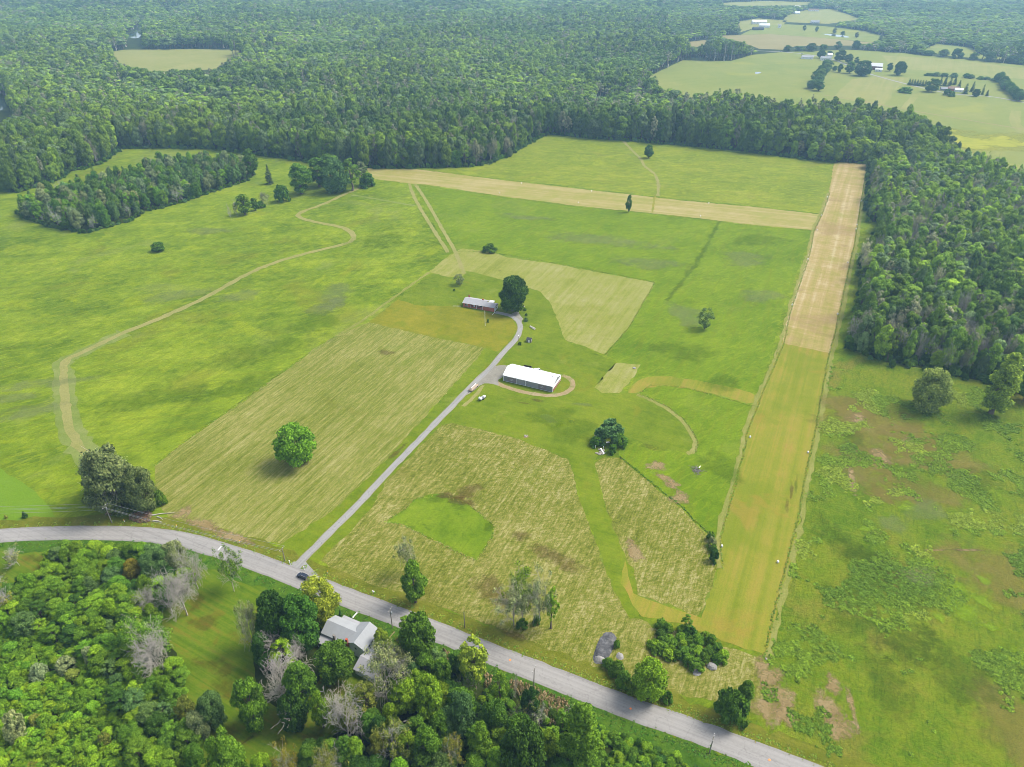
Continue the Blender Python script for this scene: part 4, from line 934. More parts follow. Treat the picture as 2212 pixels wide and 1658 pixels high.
for i, (x, y) in enumerate(zip(X[ok], Y[ok])):
    plant_tree('shrub%d' % (i % 4), x, y, r.uniform(3.6, 5.2), r.uniform(2.2, 4.0), tv(('mid', 'bright', 'dark')[i % 3], r), 'leafy shrub in the rectangular thicket at the foot of the airstrip', 'shrub', 'shrub', 'shrubs of the rectangular thicket')
    PLANTED.append((x, y, 4))
lone('airy2', 1480, 1362, 1330, 26, 'mid', 'sapling poking out of the rectangular thicket at the foot of the airstrip')
# --- trees around the white house
lone('round1', 603, 1390, 1288, 72, 'deep', 'dark green maple on the lawn left of the white house', rz=0.5)
lone('round2', 658, 1398, 1298, 86, 'dark', 'big dark green maple touching the left side of the white house', rz=2.5)
lone('willow0', 698, 1336, 1258, 84, 'yellow', 'yellow green wispy willow between the maple and the road', rz=4.0)
lone('half0', 548, 1398, 1300, 44, 'grey', 'thin grey half dead tree at the edge of the striped lawn', 'dead tree', 'dead_tree')
lone('spruce0', 736, 1330, 1317, 8, 'deep', 'small columnar evergreen at the roadside front of the white house', 'shrub', 'evergreen_shrub')
lone('spruce0', 759, 1341, 1326, 9, 'deep', 'columnar evergreen next to the white bench', 'shrub', 'evergreen_shrub')
lone('round3', 828, 1408, 1364, 38, 'yellow', 'bright yellow green small tree at the porch of the white house')
lone('round0', 728, 1462, 1399, 80, 'dark', 'broad dark green tree in front of the white house', rz=3.0)
lone('dead0', 626, 1516, 1416, 118, 'grey', 'large bare dead tree with spreading grey branches on the house lawn', 'dead tree', 'dead_tree')
lone('dead1', 600, 1425, 1345, 56, 'grey', 'bare grey dead tree above the vine covered tree by the lawn', 'dead tree', 'dead_tree')
lone('dead2', 642, 1432, 1368, 44, 'grey', 'small dead tree between the maple and the vine covered tree', 'dead tree', 'dead_tree')
lone('airy0', 620, 1444, 1386, 56, 'lime', 'yellow green vine covered tree behind the large dead tree')
lone('oval0', 577, 1444, 1372, 44, 'deep', 'dark dense tree at the lawn edge left of the vine covered tree')
lone('round2', 556, 1568, 1478, 70, 'mid', 'rounded green tree alone at the lower end of the striped lawn', rz=5.0)
lone('oval1', 662, 1540, 1436, 66, 'dark', 'tall dark green tree below the broad tree and right of the dead tree')
lone('round3', 640, 1570, 1505, 60, 'deep', 'low dark tree below the large dead tree', rz=1.3)
lone('oval2', 700, 1572, 1494, 38, 'bright', 'narrow bright green tree left of a bare tree below the white house')
lone('round0', 470, 1568, 1504, 54, 'blue', 'grey green bushy tree at the lower left of the striped lawn', rz=0.8)
lone('round1', 438, 1596, 1545, 46, 'grey', 'smaller grey green bush below the bushy tree on the lawn edge', rz=2.8)
lone('round3', 412, 1560, 1512, 42, 'olive', 'grey olive bush at the edge of the left grove', rz=2.2)
lone('willow0', 512, 1700, 1588, 80, 'mid', 'soft light green willow at the bottom picture border', rz=1.0)
lone('dead3', 756, 1612, 1496, 92, 'grey', 'tall bare grey tree with upright branches below the white house', 'dead tree', 'dead_tree')
lone('half1', 714, 1690, 1586, 64, 'olive', 'half bare tree with grey twigs at the bottom border', 'dead tree', 'dead_tree')
lone('half2', 625, 1690, 1598, 52, 'rust', 'thin reddish half bare tree at the bottom border', 'dead tree', 'dead_tree')
lone('round1', 584, 1706, 1634, 46, 'lime', 'bright lime green tree at the bottom border between two bare trees', rz=3.5)
lone('half0', 836, 1516, 1404, 84, 'grey', 'sparse grey olive tree hanging over the garage roof', 'tree', 'sparse_tree')
lone('half1', 868, 1462, 1376, 56, 'grey', 'second sparse grey tree right of the garage', 'tree', 'sparse_tree')
lone('round1', 911, 1428, 1335, 82, 'dark', 'large dark green tree overhanging the road right of the white house', rz=4.5)
lone('airy1', 1026, 1488, 1380, 66, 'yellow', 'tall light yellow green cottonwood overhanging the road')
lone('half2', 850, 1652, 1564, 70, 'olive', 'bare grey branching tree in the lower grove', 'dead tree', 'dead_tree')
lone('thin1', 1160, 1578, 1520, 36, 'grey', 'small bare grey tree at the edge of the reeds', 'dead tree', 'dead_tree')
lone('snag0', 1115, 1516, 1452, 14, 'grey', 'thin bare trunk rising out of the reeds beside the road', 'dead tree', 'snag')
lone('poplar0', 1250, 1650, 1526, 84, 'mid', 'tall soft green tree right of the reeds near the bottom border', rz=2.0)
for i, (k, u, v, vt, w, t, lb) in enumerate((('oval0', 880, 1532, 1474, 70, 'bright', 'bright green tree right of the sparse tree by the garage'), ('oval1', 935, 1562, 1464, 60, 'bright', 'light green tree in the middle of the lower grove'),
        ('round2', 923, 1484, 1420, 50, 'mid', 'green tree just below the large dark tree by the road'), ('oval2', 957, 1484, 1424, 42, 'mid', 'narrow green tree below the road in the lower grove'), ('round3', 1000, 1584, 1504, 60, 'blue', 'dome shaped blue green tree in the lower grove'),
        ('oval3', 1040, 1642, 1566, 52, 'mid', 'rounded tree below the dome shaped tree in the lower grove'), ('oval0', 925, 1656, 1574, 58, 'mid', 'rounded light green tree at the bottom of the lower grove'), ('half0', 978, 1664, 1590, 44, 'olive', 'thin topped yellowish tree at the bottom of the lower grove'),
        ('airy2', 797, 1548, 1474, 52, 'olive', 'loose leafed tree below the garage'), ('oval1', 775, 1660, 1598, 42, 'bright', 'bright narrow tree right of the tall bare tree'), ('oval2', 820, 1644, 1584, 38, 'olive', 'olive tree left of the bare tree in the lower grove'),
        ('oval3', 868, 1700, 1642, 44, 'lime', 'lime green tree top at the bottom border of the lower grove'), ('round0', 1130, 1690, 1580, 96, 'deep', 'wide dark tree mass at the bottom border'), ('airy0', 1080, 1536, 1454, 44, 'mid', 'soft green tree at the left end of the reeds'),
        ('round1', 1120, 1620, 1560, 70, 'dark', 'dark rounded tree below the reeds'), ('round2', 1070, 1580, 1520, 60, 'dark', 'dark bushy tree left of the reeds'))):
    lone(k, u, v, vt, w, t, lb)
# --- left grove: dead and special trees
lone('dead0', 405, 1330, 1226, 66, 'grey', 'bare white grey dead tree leaning on the lawn edge of the left grove', 'dead tree', 'dead_tree', rz=2.0)
lone('dead2', 372, 1322, 1238, 62, 'grey', 'low bare dead tree left of the leaning dead tree', 'dead tree', 'dead_tree', rz=1.0)
lone('dead1', 428, 1272, 1176, 44, 'grey', 'tall bare dead tree closest to the road on the lawn edge', 'dead tree', 'dead_tree', rz=4.0)
lone('dead3', 346, 1450, 1346, 84, 'grey', 'broad grey dead tree with fan of twigs at the grove edge', 'dead tree', 'dead_tree', rz=0.3)
lone('half1', 350, 1415, 1318, 92, 'mid', 'half dead grey and green tree above the broad dead tree', 'dead tree', 'dead_tree')
lone('dead1', 328, 1320, 1264, 40, 'grey', 'small grey dead tree at the left of the dead group', 'dead tree', 'dead_tree', rz=5.0)
lone('thin0', 42, 1222, 1176, 36, 'grey', 'wispy grey green tree on the small clearing by the road', 'tree', 'sparse_tree')
lone('thin1', 12, 1300, 1236, 34, 'olive', 'sparse pale birch at the left picture border', 'tree', 'sparse_tree')
lone('thin0', 28, 1330, 1262, 40, 'olive', 'pale trunked birch right of the border birch', 'tree', 'sparse_tree')
lone('round1', 295, 1255, 1214, 40, 'rust', 'reddish green tree among the grove trees near the road')
lone('willow0', 348, 1250, 1185, 70, 'blue', 'grey green willow at the top right of the left grove', rz=2.0)
lone('willow0', 388, 1240, 1176, 56, 'grey', 'grey willow beside the tall dead tree near the road', rz=3.0)
lone('shrub0', 88, 1462, 1440, 38, 'pale', 'pale olive dome shaped shrub in the low thicket', 'shrub', 'shrub')
lone('shrub1', 148, 1450, 1424, 42, 'pale', 'whitish blossoming shrub in the middle of the left grove', 'shrub', 'shrub', blossom=True)
lone('shrub2', 45, 1590, 1546, 48, 'pale', 'pale grey willow shrub in the low thicket near the left border', 'shrub', 'shrub')
lone('shrub3', 202, 1436, 1402, 30, 'pale', 'silvery shrub right of the whitish shrub', 'shrub', 'shrub')

# --- far farm trees
for i, (k, u, v, vt, w, t, lb, c_, n_) in enumerate((('round0', 1773, 126, 109, 18, 'deep', 'dark round tree left of the far farmhouse', 'tree', 'broadleaf_tree'), ('round1', 1791, 124, 111, 15, 'deep', 'dark round tree behind the far farmhouse', 'tree', 'broadleaf_tree'),
        ('round2', 1813, 132, 109, 24, 'deep', 'broad dark tree right of the far farmhouse', 'tree', 'broadleaf_tree'), ('oval1', 1832, 137, 117, 20, 'deep', 'dark tree next to the broad tree by the far farmhouse', 'tree', 'broadleaf_tree'),
        ('oval2', 1849, 139, 123, 11, 'deep', 'small tree at the right end of the farmhouse trees', 'tree', 'broadleaf_tree'), ('oval3', 1834, 159, 133, 22, 'dark', 'tree left of the big tree by the far barn', 'tree', 'broadleaf_tree'),
        ('round3', 1862, 164, 132, 36, 'deep', 'big dark tree in front of the far white roofed barn', 'tree', 'broadleaf_tree'), ('oval0', 1921, 154, 136, 14, 'deep', 'oval dark tree right of the far barn', 'tree', 'broadleaf_tree'),
        ('round0', 1941, 163, 134, 25, 'deep', 'large round dark tree alone right of the far barn', 'tree', 'broadleaf_tree'), ('round1', 1802, 154, 143, 11, 'dark', 'small tree beside the hedgerow top', 'tree', 'broadleaf_tree'),
        ('oval1', 1813, 157, 139, 12, 'dark', 'small upright tree between hedgerow and far barn', 'tree', 'broadleaf_tree'), ('round2', 2011, 199, 171, 28, 'dark', 'round green tree left of the far pines', 'tree', 'broadleaf_tree'),
        ('pine0', 2030, 185, 163, 11, 'deep', 'tall pine first behind the far bungalow', 'tree', 'conifer'), ('pine1', 2040, 186, 163, 12, 'deep', 'tall pine second behind the far bungalow', 'tree', 'conifer'), ('pine0', 2051, 187, 165, 12, 'deep', 'tall pine third behind the far bungalow', 'tree', 'conifer'),
        ('spruce0', 2061, 184, 165, 10, 'deep', 'pointed spruce behind the tan roof of the far bungalow', 'tree', 'conifer'), ('pine1', 2070, 192, 173, 11, 'deep', 'pine right of the tan roof of the far bungalow', 'tree', 'conifer'), ('pine0', 2084, 203, 180, 14, 'deep', 'pine at the right end of the far bungalow', 'tree', 'conifer'),
        ('pine1', 2099, 199, 175, 11, 'deep', 'tall thin pine right of the far bungalow', 'tree', 'conifer'), ('pine0', 2121, 205, 182, 8, 'dark', 'thin pine alone far right of the bungalow', 'tree', 'conifer'), ('spruce0', 2131, 208, 194, 8, 'deep', 'small spruce last on the right of the bungalow garden', 'tree', 'conifer'),
        ('round3', 2107, 209, 193, 16, 'deep', 'dark round shrub in the bungalow garden', 'shrub', 'shrub'), ('shrub0', 2055, 209, 198, 13, 'mid', 'green shrub on the bungalow lawn', 'shrub', 'shrub'), ('shrub1', 2045, 206, 193, 16, 'dark', 'dark shrub left on the bungalow lawn', 'shrub', 'shrub'), ('shrub2', 1955, 200, 189, 32, 'mid', 'low green shrub island in the far pasture', 'shrub', 'shrub'))):
    lone(k, u, v, vt, w, t, lb, c_, n_)
for i in range(7):
    lone('spruce0', 1963 + i * 5.8, 184 + i * 0.5, 170 + i * 0.6, 8, 'deep', 'dark spruce in the clipped row left of the round tree in the far garden', 'tree', 'conifer', 'row of dark spruces in the far garden')
def hedge(pts, sp, h0, h1, w0, w1, label, group, keys, tints, cat='tree', name='broadleaf_tree', seed=1):
    r = np.random.default_rng(seed); p = densify([G(*q) for q in pts], sp, 0, False)
    for i, (x, y) in enumerate(p):
        x += r.normal(0, sp * .2); y += r.normal(0, sp * .2)
        plant_tree(keys[i % len(keys)], x, y, r.uniform(w0, w1), r.uniform(h0, h1), tv(tints[i % len(tints)], r), label, cat, name, group); PLANTED.append((x, y, w1))
hedge([(1757, 195), (1768, 180), (1778, 160), (1786, 146)], 13, 12, 17, 13, 17, 'tree in the short hedgerow across the far pasture', 'trees of the short far hedgerow', ['oval0', 'round1', 'oval2'], ['dark', 'blue'], seed=3)
hedge([(2008, 164), (2040, 166), (2080, 168), (2148, 175)], 11, 4, 7, 10, 15, 'shrub in the low hedgerow above the far bungalow', 'shrubs of the low far hedgerow', ['shrub0', 'shrub1', 'shrub2'], ['dark', 'blue'], 'shrub', 'shrub', 4)
hedge([(2158, 172), (2168, 186), (2182, 202), (2196, 218)], 13, 9, 14, 12, 16, 'tree in the hedgerow at the far right border', 'trees of the far right hedgerow', ['round0', 'oval1'], ['dark', 'blue'], seed=5)
hedge([(1697, 113), (1775, 109), (1842, 107), (1895, 109), (1975, 117), (2075, 127), (2212, 140)], 26, 8, 17, 14, 24, 'tree in the long hedgerow behind the far farm', 'trees of the long far hedgerow', ['oval0', 'round1', 'oval2', 'shrub3'], ['dark', 'blue', 'deep'], seed=6)
hedge([(1745, 66), (1800, 74), (1850, 82), (1900, 88)], 36, 10, 14, 9, 12, 'slim tree in the row beside the far pond', 'row of trees beside the far pond', ['oval0', 'oval3'], ['grey', 'blue'], seed=8)

# --- woods: jittered stands; the largest in view become trees of their own, the rest is ONE object
CL = POLY['clearing']; NOTREE = [POLY[k] for k in ('farT', 'farC', 'farE', 'farF', 'farB', 'farD', 'farG', 'farH')]
FA = POLY['farA']; RW = [(1150, 700)]
cand = []
def keep_out(X, Y, H):
    ok = ~inpoly(CL, X, Y) & ~inpoly(FA, X, Y)
    for k in (0.0, 0.45, 0.85):
        u, v = PXA(X, Y, H * k)
        a = (u - CX) / FPX; b_ = (v - CY) / FPX; t = -HC / (-_s - b_ * _c); gx, gy = a * t, (_c - b_ * _s) * t
        for p in NOTREE: ok &= ~inpoly(p, gx, gy)
    if len(PLANTED):
        A = np.array(PLANTED)
        for x, y, w in A: ok &= np.hypot(X - x, Y - y) > max(w * 0.45, 2.5)
    return ok
r = np.random.default_rng(11)
WATER = [[G(u, v) for u, v in p] for p in ([(255, 92), (275, 70), (296, 60), (300, 48), (308, 48), (309, 66), (312, 96)], [(-80, 204), (4, 206), (22, 214), (24, 245), (0, 262), (-80, 262)], [(1765, 70), (1840, 74), (1842, 90), (1770, 82)])]
for (y0, y1, s_) in ((250, 700, 6.2), (700, 1000, 7.6), (1000, 1500, 9.5), (1500, 2200, 12.0), (2200, 4200, 15.0)):
    xm = y1 * 0.80 + 120
    X, Y = jgrid(r, -xm, xm, y0, y1, s_)
    u, v = PXA(X, Y, 0.0)
    ok = (u > -70) & (u < 2290) & (v < 930)
    X, Y = X[ok], Y[ok]
    right = (X > 120) & (Y < 760)
    base = np.where(right, 20.0, np.where(Y < 1000, 27.0, 25.0))
    st = np.clip((vnoise(X, Y, 190, 3) * 0.7 + vnoise(X * .5, Y, 80, 4) * 0.3) * 5.2 - 0.6, 0, 3.99).astype(int)
    H = base * (0.88 + 0.24 * r.random(len(X))) * np.where(right | (Y < 900), 0.9 + 0.2 * vnoise(X, Y, 60, 3), np.array([0.62, 0.84, 1.0, 1.14])[st])
    em = r.random(len(X)); H = H * np.where(em > 0.95, 1.22, np.where(em < 0.18, 0.74, 1.0))
    ub_, vb_ = PXA(X, Y, 0.0); H = np.where((ub_ > 1440) & (vb_ < 125), H * 0.55, H)
    ok = keep_out(X, Y, H) & (r.random(len(X)) > np.where(right, 0.10, 0.04))
    gap = np.abs(vnoise(X, Y * 1.6, 150, 12) - 0.5) < 0.012; ok &= ~(gap & (Y > 900))
    for p in WATER: ok &= ~inpoly(p, X, Y) & ~inpoly(p, X * (1 - H / HC) ** -1, Y * (1 - H / HC) ** -1)
    X, Y, H, st = X[ok], Y[ok], H[ok], st[ok]
    ed = np.minimum(segdist(CL, X, Y), segdist(FA, X, Y))
    cand.append((X, Y, H, ed, np.full(len(X), s_), X > 120, st))
X, Y, H, ED, SP, RG, ST = (np.concatenate([c_[i] for c_ in cand]) for i in range(7))
n = len(X)
sel = r.random(n); big = vnoise(X, Y, 120, 5); med = vnoise(X, Y, 28, 6)
grey_p = np.where(RG & (Y < 700), 0.30, 0.10) + 0.22 * (vnoise(X, Y, 60, 9) > 0.62)
isgrey = (sel < grey_p)
isdead = isgrey & (r.random(n) < np.where(RG & (Y < 560), 0.5, 0.16))
Wd = SP * np.clip(r.normal(1.4, 0.32, n), 0.8, 2.3) * np.where(isgrey, 0.8, 1.0)
Wd = np.where(RG & (Y < 700), Wd * 0.95, Wd)
tn = np.array(['deep', 'dark', 'mid', 'bright', 'blue', 'grey', 'olive'])
q = 0.55 * big + 0.30 * med + 0.35 * r.random(n)
ti = np.digitize(q, [0.24, 0.42, 0.66, 1.0])       # deep, dark, mid, bright ...
ti = np.where((r.random(n) < 0.22) & ~isgrey, 4, ti); ti = np.where(isgrey, np.where(r.random(n) < 0.7, 5, 2), ti); ti = np.minimum(ti, 6)
TC = np.array([TINT[k] for k in tn]) * np.array([1.22, 1.02, 1.45, 1.0]); tint = TC[ti] * np.concatenate([np.repeat(np.clip(1 + r.normal(0, 0.20, (n, 1)), .5, 1.7) * np.where(Y > 900, np.array([1.3, 1.12, 0.98, 0.86])[ST], np.where(RG & (Y < 700), 1.4, 1.0))[:, None], 3, 1), np.ones((n, 1))], 1)
score = PPM(X, Y) * Wd * np.where(ED < 14, 1.25, 0.8)
near = PPM(X, Y) > 1.75
KEYS_N = ['tall0', 'tall1', 'tall2', 'tall3', 'oval0', 'oval1', 'oval2', 'oval3', 'airy0', 'airy1', 'airy2', 'half0', 'half1', 'half2', 'dead1', 'dead3', 'thin0', 'round0', 'round2']
KEYS_F = ['wood%d' % i for i in range(5)] + ['woodgrey0', 'woodgrey1']
kk = np.where(ED < 9, r.integers(4, 8, n), r.integers(0, 6, n))
kk = np.where((ED < 9) & (r.random(n) < 0.15), 17, kk)
kk = np.where(isgrey, r.integers(8, 13, n), kk); kk = np.where(isdead, r.integers(13, 17, n), kk)
H = np.where(kk >= 17, H * 0.7, H)
kf = np.where(isgrey, r.integers(5, 7, n), r.integers(0, 5, n))

# clump in the left meadow
cp = POLY['clump']; Xc, Yc = jgrid(r, -420, -180, 470, 720, 7.4); o_ = inpoly(cp, Xc, Yc) & (r.random(len(Xc)) > 0.1); Xc, Yc = Xc[o_], Yc[o_]
EC = segdist(cp, Xc, Yc)
# left and lower groves
SHZ = [(-160, 1395), (70, 1375), (170, 1405), (235, 1470), (285, 1570), (320, 1740), (-200, 1740)]; SHW = [G(*p) for p in SHZ]
def grove(key, s_, seed):
    r = np.random.default_rng(seed); p = POLY[key]; A = np.array(p)
    X, Y = jgrid(r, A[:, 0].min(), A[:, 0].max(), A[:, 1].min(), A[:, 1].max(), s_); ok = inpoly(p, X, Y)
    for x, y, w in PLANTED: ok &= np.hypot(X - x, Y - y) > w * 0.42
    u, v = PXA(X, Y, 5); ok &= (u > -30) & (u < 2240) & (v < 1680)
    return X[ok], Y[ok]
TREES = []        # individual candidates: score, key, x, y, W, H, tint, cls, wood
CLS = {'bright': 'bright green', 'mid': 'mid green', 'dark': 'dark green', 'deep': 'very dark green', 'blue': 'bluish green', 'grey': 'grey green', 'olive': 'olive', 'lime': 'lime green', 'yellow': 'yellow green', 'rust': 'reddish green', 'pale': 'pale'}
rg = np.random.default_rng(21)
Xa, Ya = grove('grove_w', 4.6, 31)
inz = inpoly(SHW, Xa, Ya)
for x, y, z in zip(Xa, Ya, inz):
    if z: continue
    t = rg.choice(['bright', 'mid', 'dark', 'blue', 'deep', 'lime'], p=[.28, .30, .18, .1, .06, .08]); Wt = rg.uniform(5.0, 8.2)
    TREES.append((PPM(x, y) * Wt * 1.2, rg.choice(['round0', 'round1', 'round2', 'round3', 'oval0', 'oval1', 'oval2', 'oval3', 'airy0']), x, y, Wt, rg.uniform(6.0, 10.5), tv(t, rg), t, 'left grove below the road bend'))
Xe, Ye = grove('grove_e', 5.4, 33)
ue, ve = PXA(Xe, Ye, 0)
HW = [G(*p) for p in [(860, 1350), (690, 1350), (640, 1440), (660, 1500), (800, 1490)]]
for x, y, u_, v_ in zip(Xe, Ye, ue, ve):
    if u_ > 1250 or (u_ > 1040 and v_ < 1545): continue
    t = rg.choice(['bright', 'mid', 'dark', 'blue', 'deep', 'olive'], p=[.18, .27, .25, .1, .16, .04]); Wt = rg.uniform(5.0, 8.5)
    key = rg.choice(['round0', 'round2', 'oval0', 'oval1', 'oval2', 'oval3', 'airy0', 'airy1', 'half1', 'dead1'], p=[.12, .12, .16, .16, .13, .13, .06, .04, .05, .03])
    TREES.append((PPM(x, y) * Wt * 1.2, key, x, y, Wt, rg.uniform(8, 14), tv(t, rg), t, 'lower grove between road and bottom border'))
for x, y, e in zip(Xc, Yc, EC):
    t = rg.choice(['dark', 'blue', 'grey', 'mid', 'bright'], p=[.2, .25, .25, .2, .1]); Wt = rg.uniform(6.5, 10.5); uu = rg.random()
    key = 'pine%d' % rg.integers(0, 2) if uu < 0.10 else ('thin%d' % rg.integers(0, 2) if uu < 0.30 and e < 9 else rg.choice(['oval0', 'oval1', 'oval2', 'oval3', 'airy0', 'airy1', 'round3']))
    TREES.append((PPM(x, y) * Wt * (1.3 if e < 8 else 0.85), key, x, y, Wt * (0.7 if key[:3] in ('thi', 'air') else 1), rg.uniform(10, 19), tuple(c_ * 1.22 for c_ in tv('conif' if key[:4] == 'pine' else t, rg)[:3]) + (1.0,), t, 'tree clump in the left meadow'))
for i in np.nonzero(score > np.sort(score)[-700])[0]:
    wood = 'wood right of the airstrip' if (X[i] > 150 and Y[i] < 720) else ('wood behind the upper meadow' if X[i] > 60 else 'wood along the far edge of the left meadow')
    TREES.append((score[i], KEYS_N[kk[i]], X[i], Y[i], Wd[i], H[i], tuple(tint[i]), tn[ti[i]], wood, i))
TREES.sort(key=lambda t: -t[0])
NIND = 215
used = set()
def tree_label(key, cls, H_, wood):
    kind = 'bare dead tree' if key[:4] in ('dead', 'snag') else 'half bare tree' if key[:4] in ('half', 'thin') else 'conifer' if key[:4] in ('pine', 'spru') else 'tree'
    sz = 'tall' if H_ > 17 else 'small' if H_ < 8 else 'mid-sized'
    return '%s %s %s in the %s' % (sz, CLS[cls], kind, wood) if kind != 'bare dead tree' else '%s grey %s in the %s' % (sz, kind, wood)
rest = []
for j, t in enumerate(TREES):
    if j < NIND:
        key = t[1]
        nm = 'dead_tree' if key[:4] in ('dead', 'snag') else 'sparse_tree' if key[:4] in ('half', 'thin') else 'conifer' if key[:4] in ('pine', 'spru') else 'broadleaf_tree'
        plant_tree(key, t[2], t[3], t[4], t[5], t[6], tree_label(key, t[7], t[5], t[8]), 'dead tree' if nm == 'dead_tree' else 'tree', nm, 'trees of the ' + t[8])
        if len(t) > 9: used.add(t[9])
    elif len(t) <= 9: rest.append(t)
keys = KEYS_N + ['round1', 'round3', 'pine0', 'pine1', 'thin1'] + KEYS_F
m_ = np.ones(n, bool); m_[list(used)] = False
idx = np.where(near, kk, len(KEYS_N) + 5 + kf)
base_W = np.array([PROTO[k]['W'] for k in keys]); base_H = np.array([PROTO[k]['H'] for k in keys])
Xs, Ys, Ws, Hs, Is, Ts = X[m_], Y[m_], Wd[m_], H[m_], idx[m_], tint[m_]
if rest:
    Xs = np.append(Xs, [t[2] for t in rest]); Ys = np.append(Ys, [t[3] for t in rest]); Ws = np.append(Ws, [t[4] for t in rest]); Hs = np.append(Hs, [t[5] for t in rest])
    Is = np.append(Is, [keys.index(t[1]) for t in rest]); Ts = np.concatenate([Ts, np.array([t[6] for t in rest])])
SC = np.column_stack([Ws / base_W[Is], Ws / base_W[Is], Hs / base_H[Is]])
print('forest instances', len(Xs), 'individual candidates', len(TREES))
scatter('forest', keys, Xs, Ys, SC, r.uniform(0, 6.28, len(Xs)), Ts, Is)

# --- low thicket shrubs as things (the largest), undergrowth as stuff
sx_, sy_ = Xa[inz], Ya[inz]
ns = 0
for x, y in zip(sx_, sy_):
    t = rg.choice(['bright', 'lime', 'mid', 'olive'], p=[.37, .3, .3, .03]); Wt = rg.uniform(3.4, 6.0)
    plant_tree('shrub%d' % rg.integers(0, 4), x, y, Wt, rg.uniform(2.0, 4.2), tv(t, rg), '%s shrub in the low thicket at the lower left corner' % CLS[t], 'shrub', 'shrub', 'shrubs of the low thicket at the lower left'); ns += 1
uX, uY, uS, uT = [], [], [], []
def under(X, Y, w0, w1, h0, h1, names, r, k=0.14):
    for x, y in zip(X, Y):
        w = r.uniform(w0, w1); uX.append(x); uY.append(y); uS.append((w / 5, w / 5, r.uniform(h0, h1) / 3.6)); uT.append(tv(names[r.integers(0, len(names))], r, k))
r = np.random.default_rng(41)
Xu, Yu = grove('grove_w', 2.3, 51); under(Xu, Yu, 2.2, 4.2, 1.0, 2.6, ['bright', 'lime', 'mid', 'mid', 'bright'], r)
Xu, Yu = grove('grove_e', 2.6, 52); uu, vv = PXA(Xu, Yu, 0); dR = segdist([tuple(p) for p in POLY['road'][0]], Xu, Yu, False); k_ = dR > 10
under(Xu[k_], Yu[k_], 2.0, 3.8, 1.0, 2.6, ['dark', 'mid', 'bright', 'deep'], r)
# bushes in the lower right corner of the grove, some in blossom
Xu, Yu = jgrid(r, 20, 75, 100, 128, 2.8); ub, vb = PXA(Xu, Yu, 0); okb = inpoly([(1270, 1590), (1340, 1590), (1440, 1632), (1560, 1690), (1270, 1690)], ub, vb)
for i, (x, y) in enumerate(zip(Xu[okb], Yu[okb])):
    plant_tree('shrub%d' % (i % 4), x, y, r.uniform(3.0, 4.8), r.uniform(1.6, 3.2), tv(('mid', 'dark', 'bright')[i % 3], r), 'shrub with white blossom in the lower right hedge below the road' if i % 4 == 0 else 'green shrub in the lower right hedge below the road', 'shrub', 'shrub', 'shrubs below the road at the bottom border', blossom=(i % 4 == 0))
# skirts of the woods
P_ = densify(CL[:70], 2.6, 0, False)
e = [(x + r.normal(0, 1.6), y + r.normal(0, 1.6)) for x, y in P_ if 250 < y < 900 and abs(x) < 560]
ex = np.array([p[0] for p in e]); ey = np.array([p[1] for p in e]); o_ = ~inpoly(POLY['strip'], ex, ey); under(ex[o_], ey[o_], 3.0, 5.5, 1.8, 4.5, ['dark', 'deep', 'mid', 'blue'], r)
P_ = densify(cp, 2.4, 0); under([p[0] + r.normal(0, 1) for p in P_], [p[1] + r.normal(0, 1) for p in P_], 2.5, 4.5, 1.5, 3.5, ['dark', 'deep', 'blue'], r)
Xu, Yu = jgrid(r, 150, 420, 270, 560, 4.2); o_ = ~inpoly(CL, Xu, Yu); ub, vb = PXA(Xu, Yu, 0); o_ &= (ub < 2260); under(Xu[o_], Yu[o_], 3.5, 6.5, 2.5, 6.0, ['dark', 'deep', 'mid'], r)
uI = np.arange(len(uX)) % 4
scatter('undergrowth', ['shrub0', 'shrub1', 'shrub2', 'shrub3'], np.array(uX), np.array(uY), np.array(uS), r.uniform(0, 6.28, len(uX)), np.array(uT), uI)
print('shrubs', ns, 'undergrowth', len(uX))

# --- weeds and tall grass
def small_proto(key, seed, kind):
    r = np.random.default_rng(seed)
    if kind == 'weed':
        n = 70; d = unit(r.normal(size=(n, 3)) + np.array([0, 0, 0.6])); P = d * r.uniform(0.3, 0.55, (n, 1)) * np.array([1, 1, 0.75]); P[:, 2] = np.abs(P[:, 2]) + 0.05
        N = unit(d + np.array([0, 0, 0.5]) + r.normal(size=(n, 3)) * .4); V, F = leaf_cards(P, N, 0.24, r); lv = np.repeat(r.uniform(0, 1, n), 4)
    else:
        n = 46 if kind == 'tuft' else 30; b = r.normal(0, 0.22 if kind == 'tuft' else 0.4, (n, 2)); h = r.uniform(0.5, 1.0, n); az = r.uniform(0, 6.28, n); wd = 0.05 if kind == 'tuft' else 0.035
        lean = r.normal(0, 0.16, (n, 2)); dx = np.stack([np.cos(az), np.sin(az)], 1) * wd
        B = np.column_stack([b, np.zeros(n)]); Tp = np.column_stack([b + lean, h]); D = np.column_stack([dx, np.zeros(n)])
        V = np.stack([B - D, B + D, Tp + D * (0.5 if kind == 'tuft' else 1.2), Tp - D * (0.5 if kind == 'tuft' else 1.2)], 1).reshape(-1, 3); F = np.arange(4 * n).reshape(n, 4); lv = np.repeat(r.uniform(0, 1, n), 4)
    return bpy.data.objects.new(key, mesh_np(key, V, F, [M['leaf_i']], attrs={'lv': lv}))
SP_ = {k: small_proto(k, i, k[:-1]) for i, k in enumerate(['weed0', 'weed1', 'weed2', 'tuft0', 'tuft1', 'tuft2', 'reed0', 'reed1'])}
r = np.random.default_rng(61)
wx, wy, wsx, wt = [], [], [], []
Xw, Yw = jgrid(r, 60, 260, 108, 330, 0.95)
ok = inpoly(POLY['weedy'], Xw, Yw); uw, vw = PXA(Xw, Yw, 0); ok &= (uw < 2225) & (vw < 1670)
Xw, Yw = Xw[ok], Yw[ok]
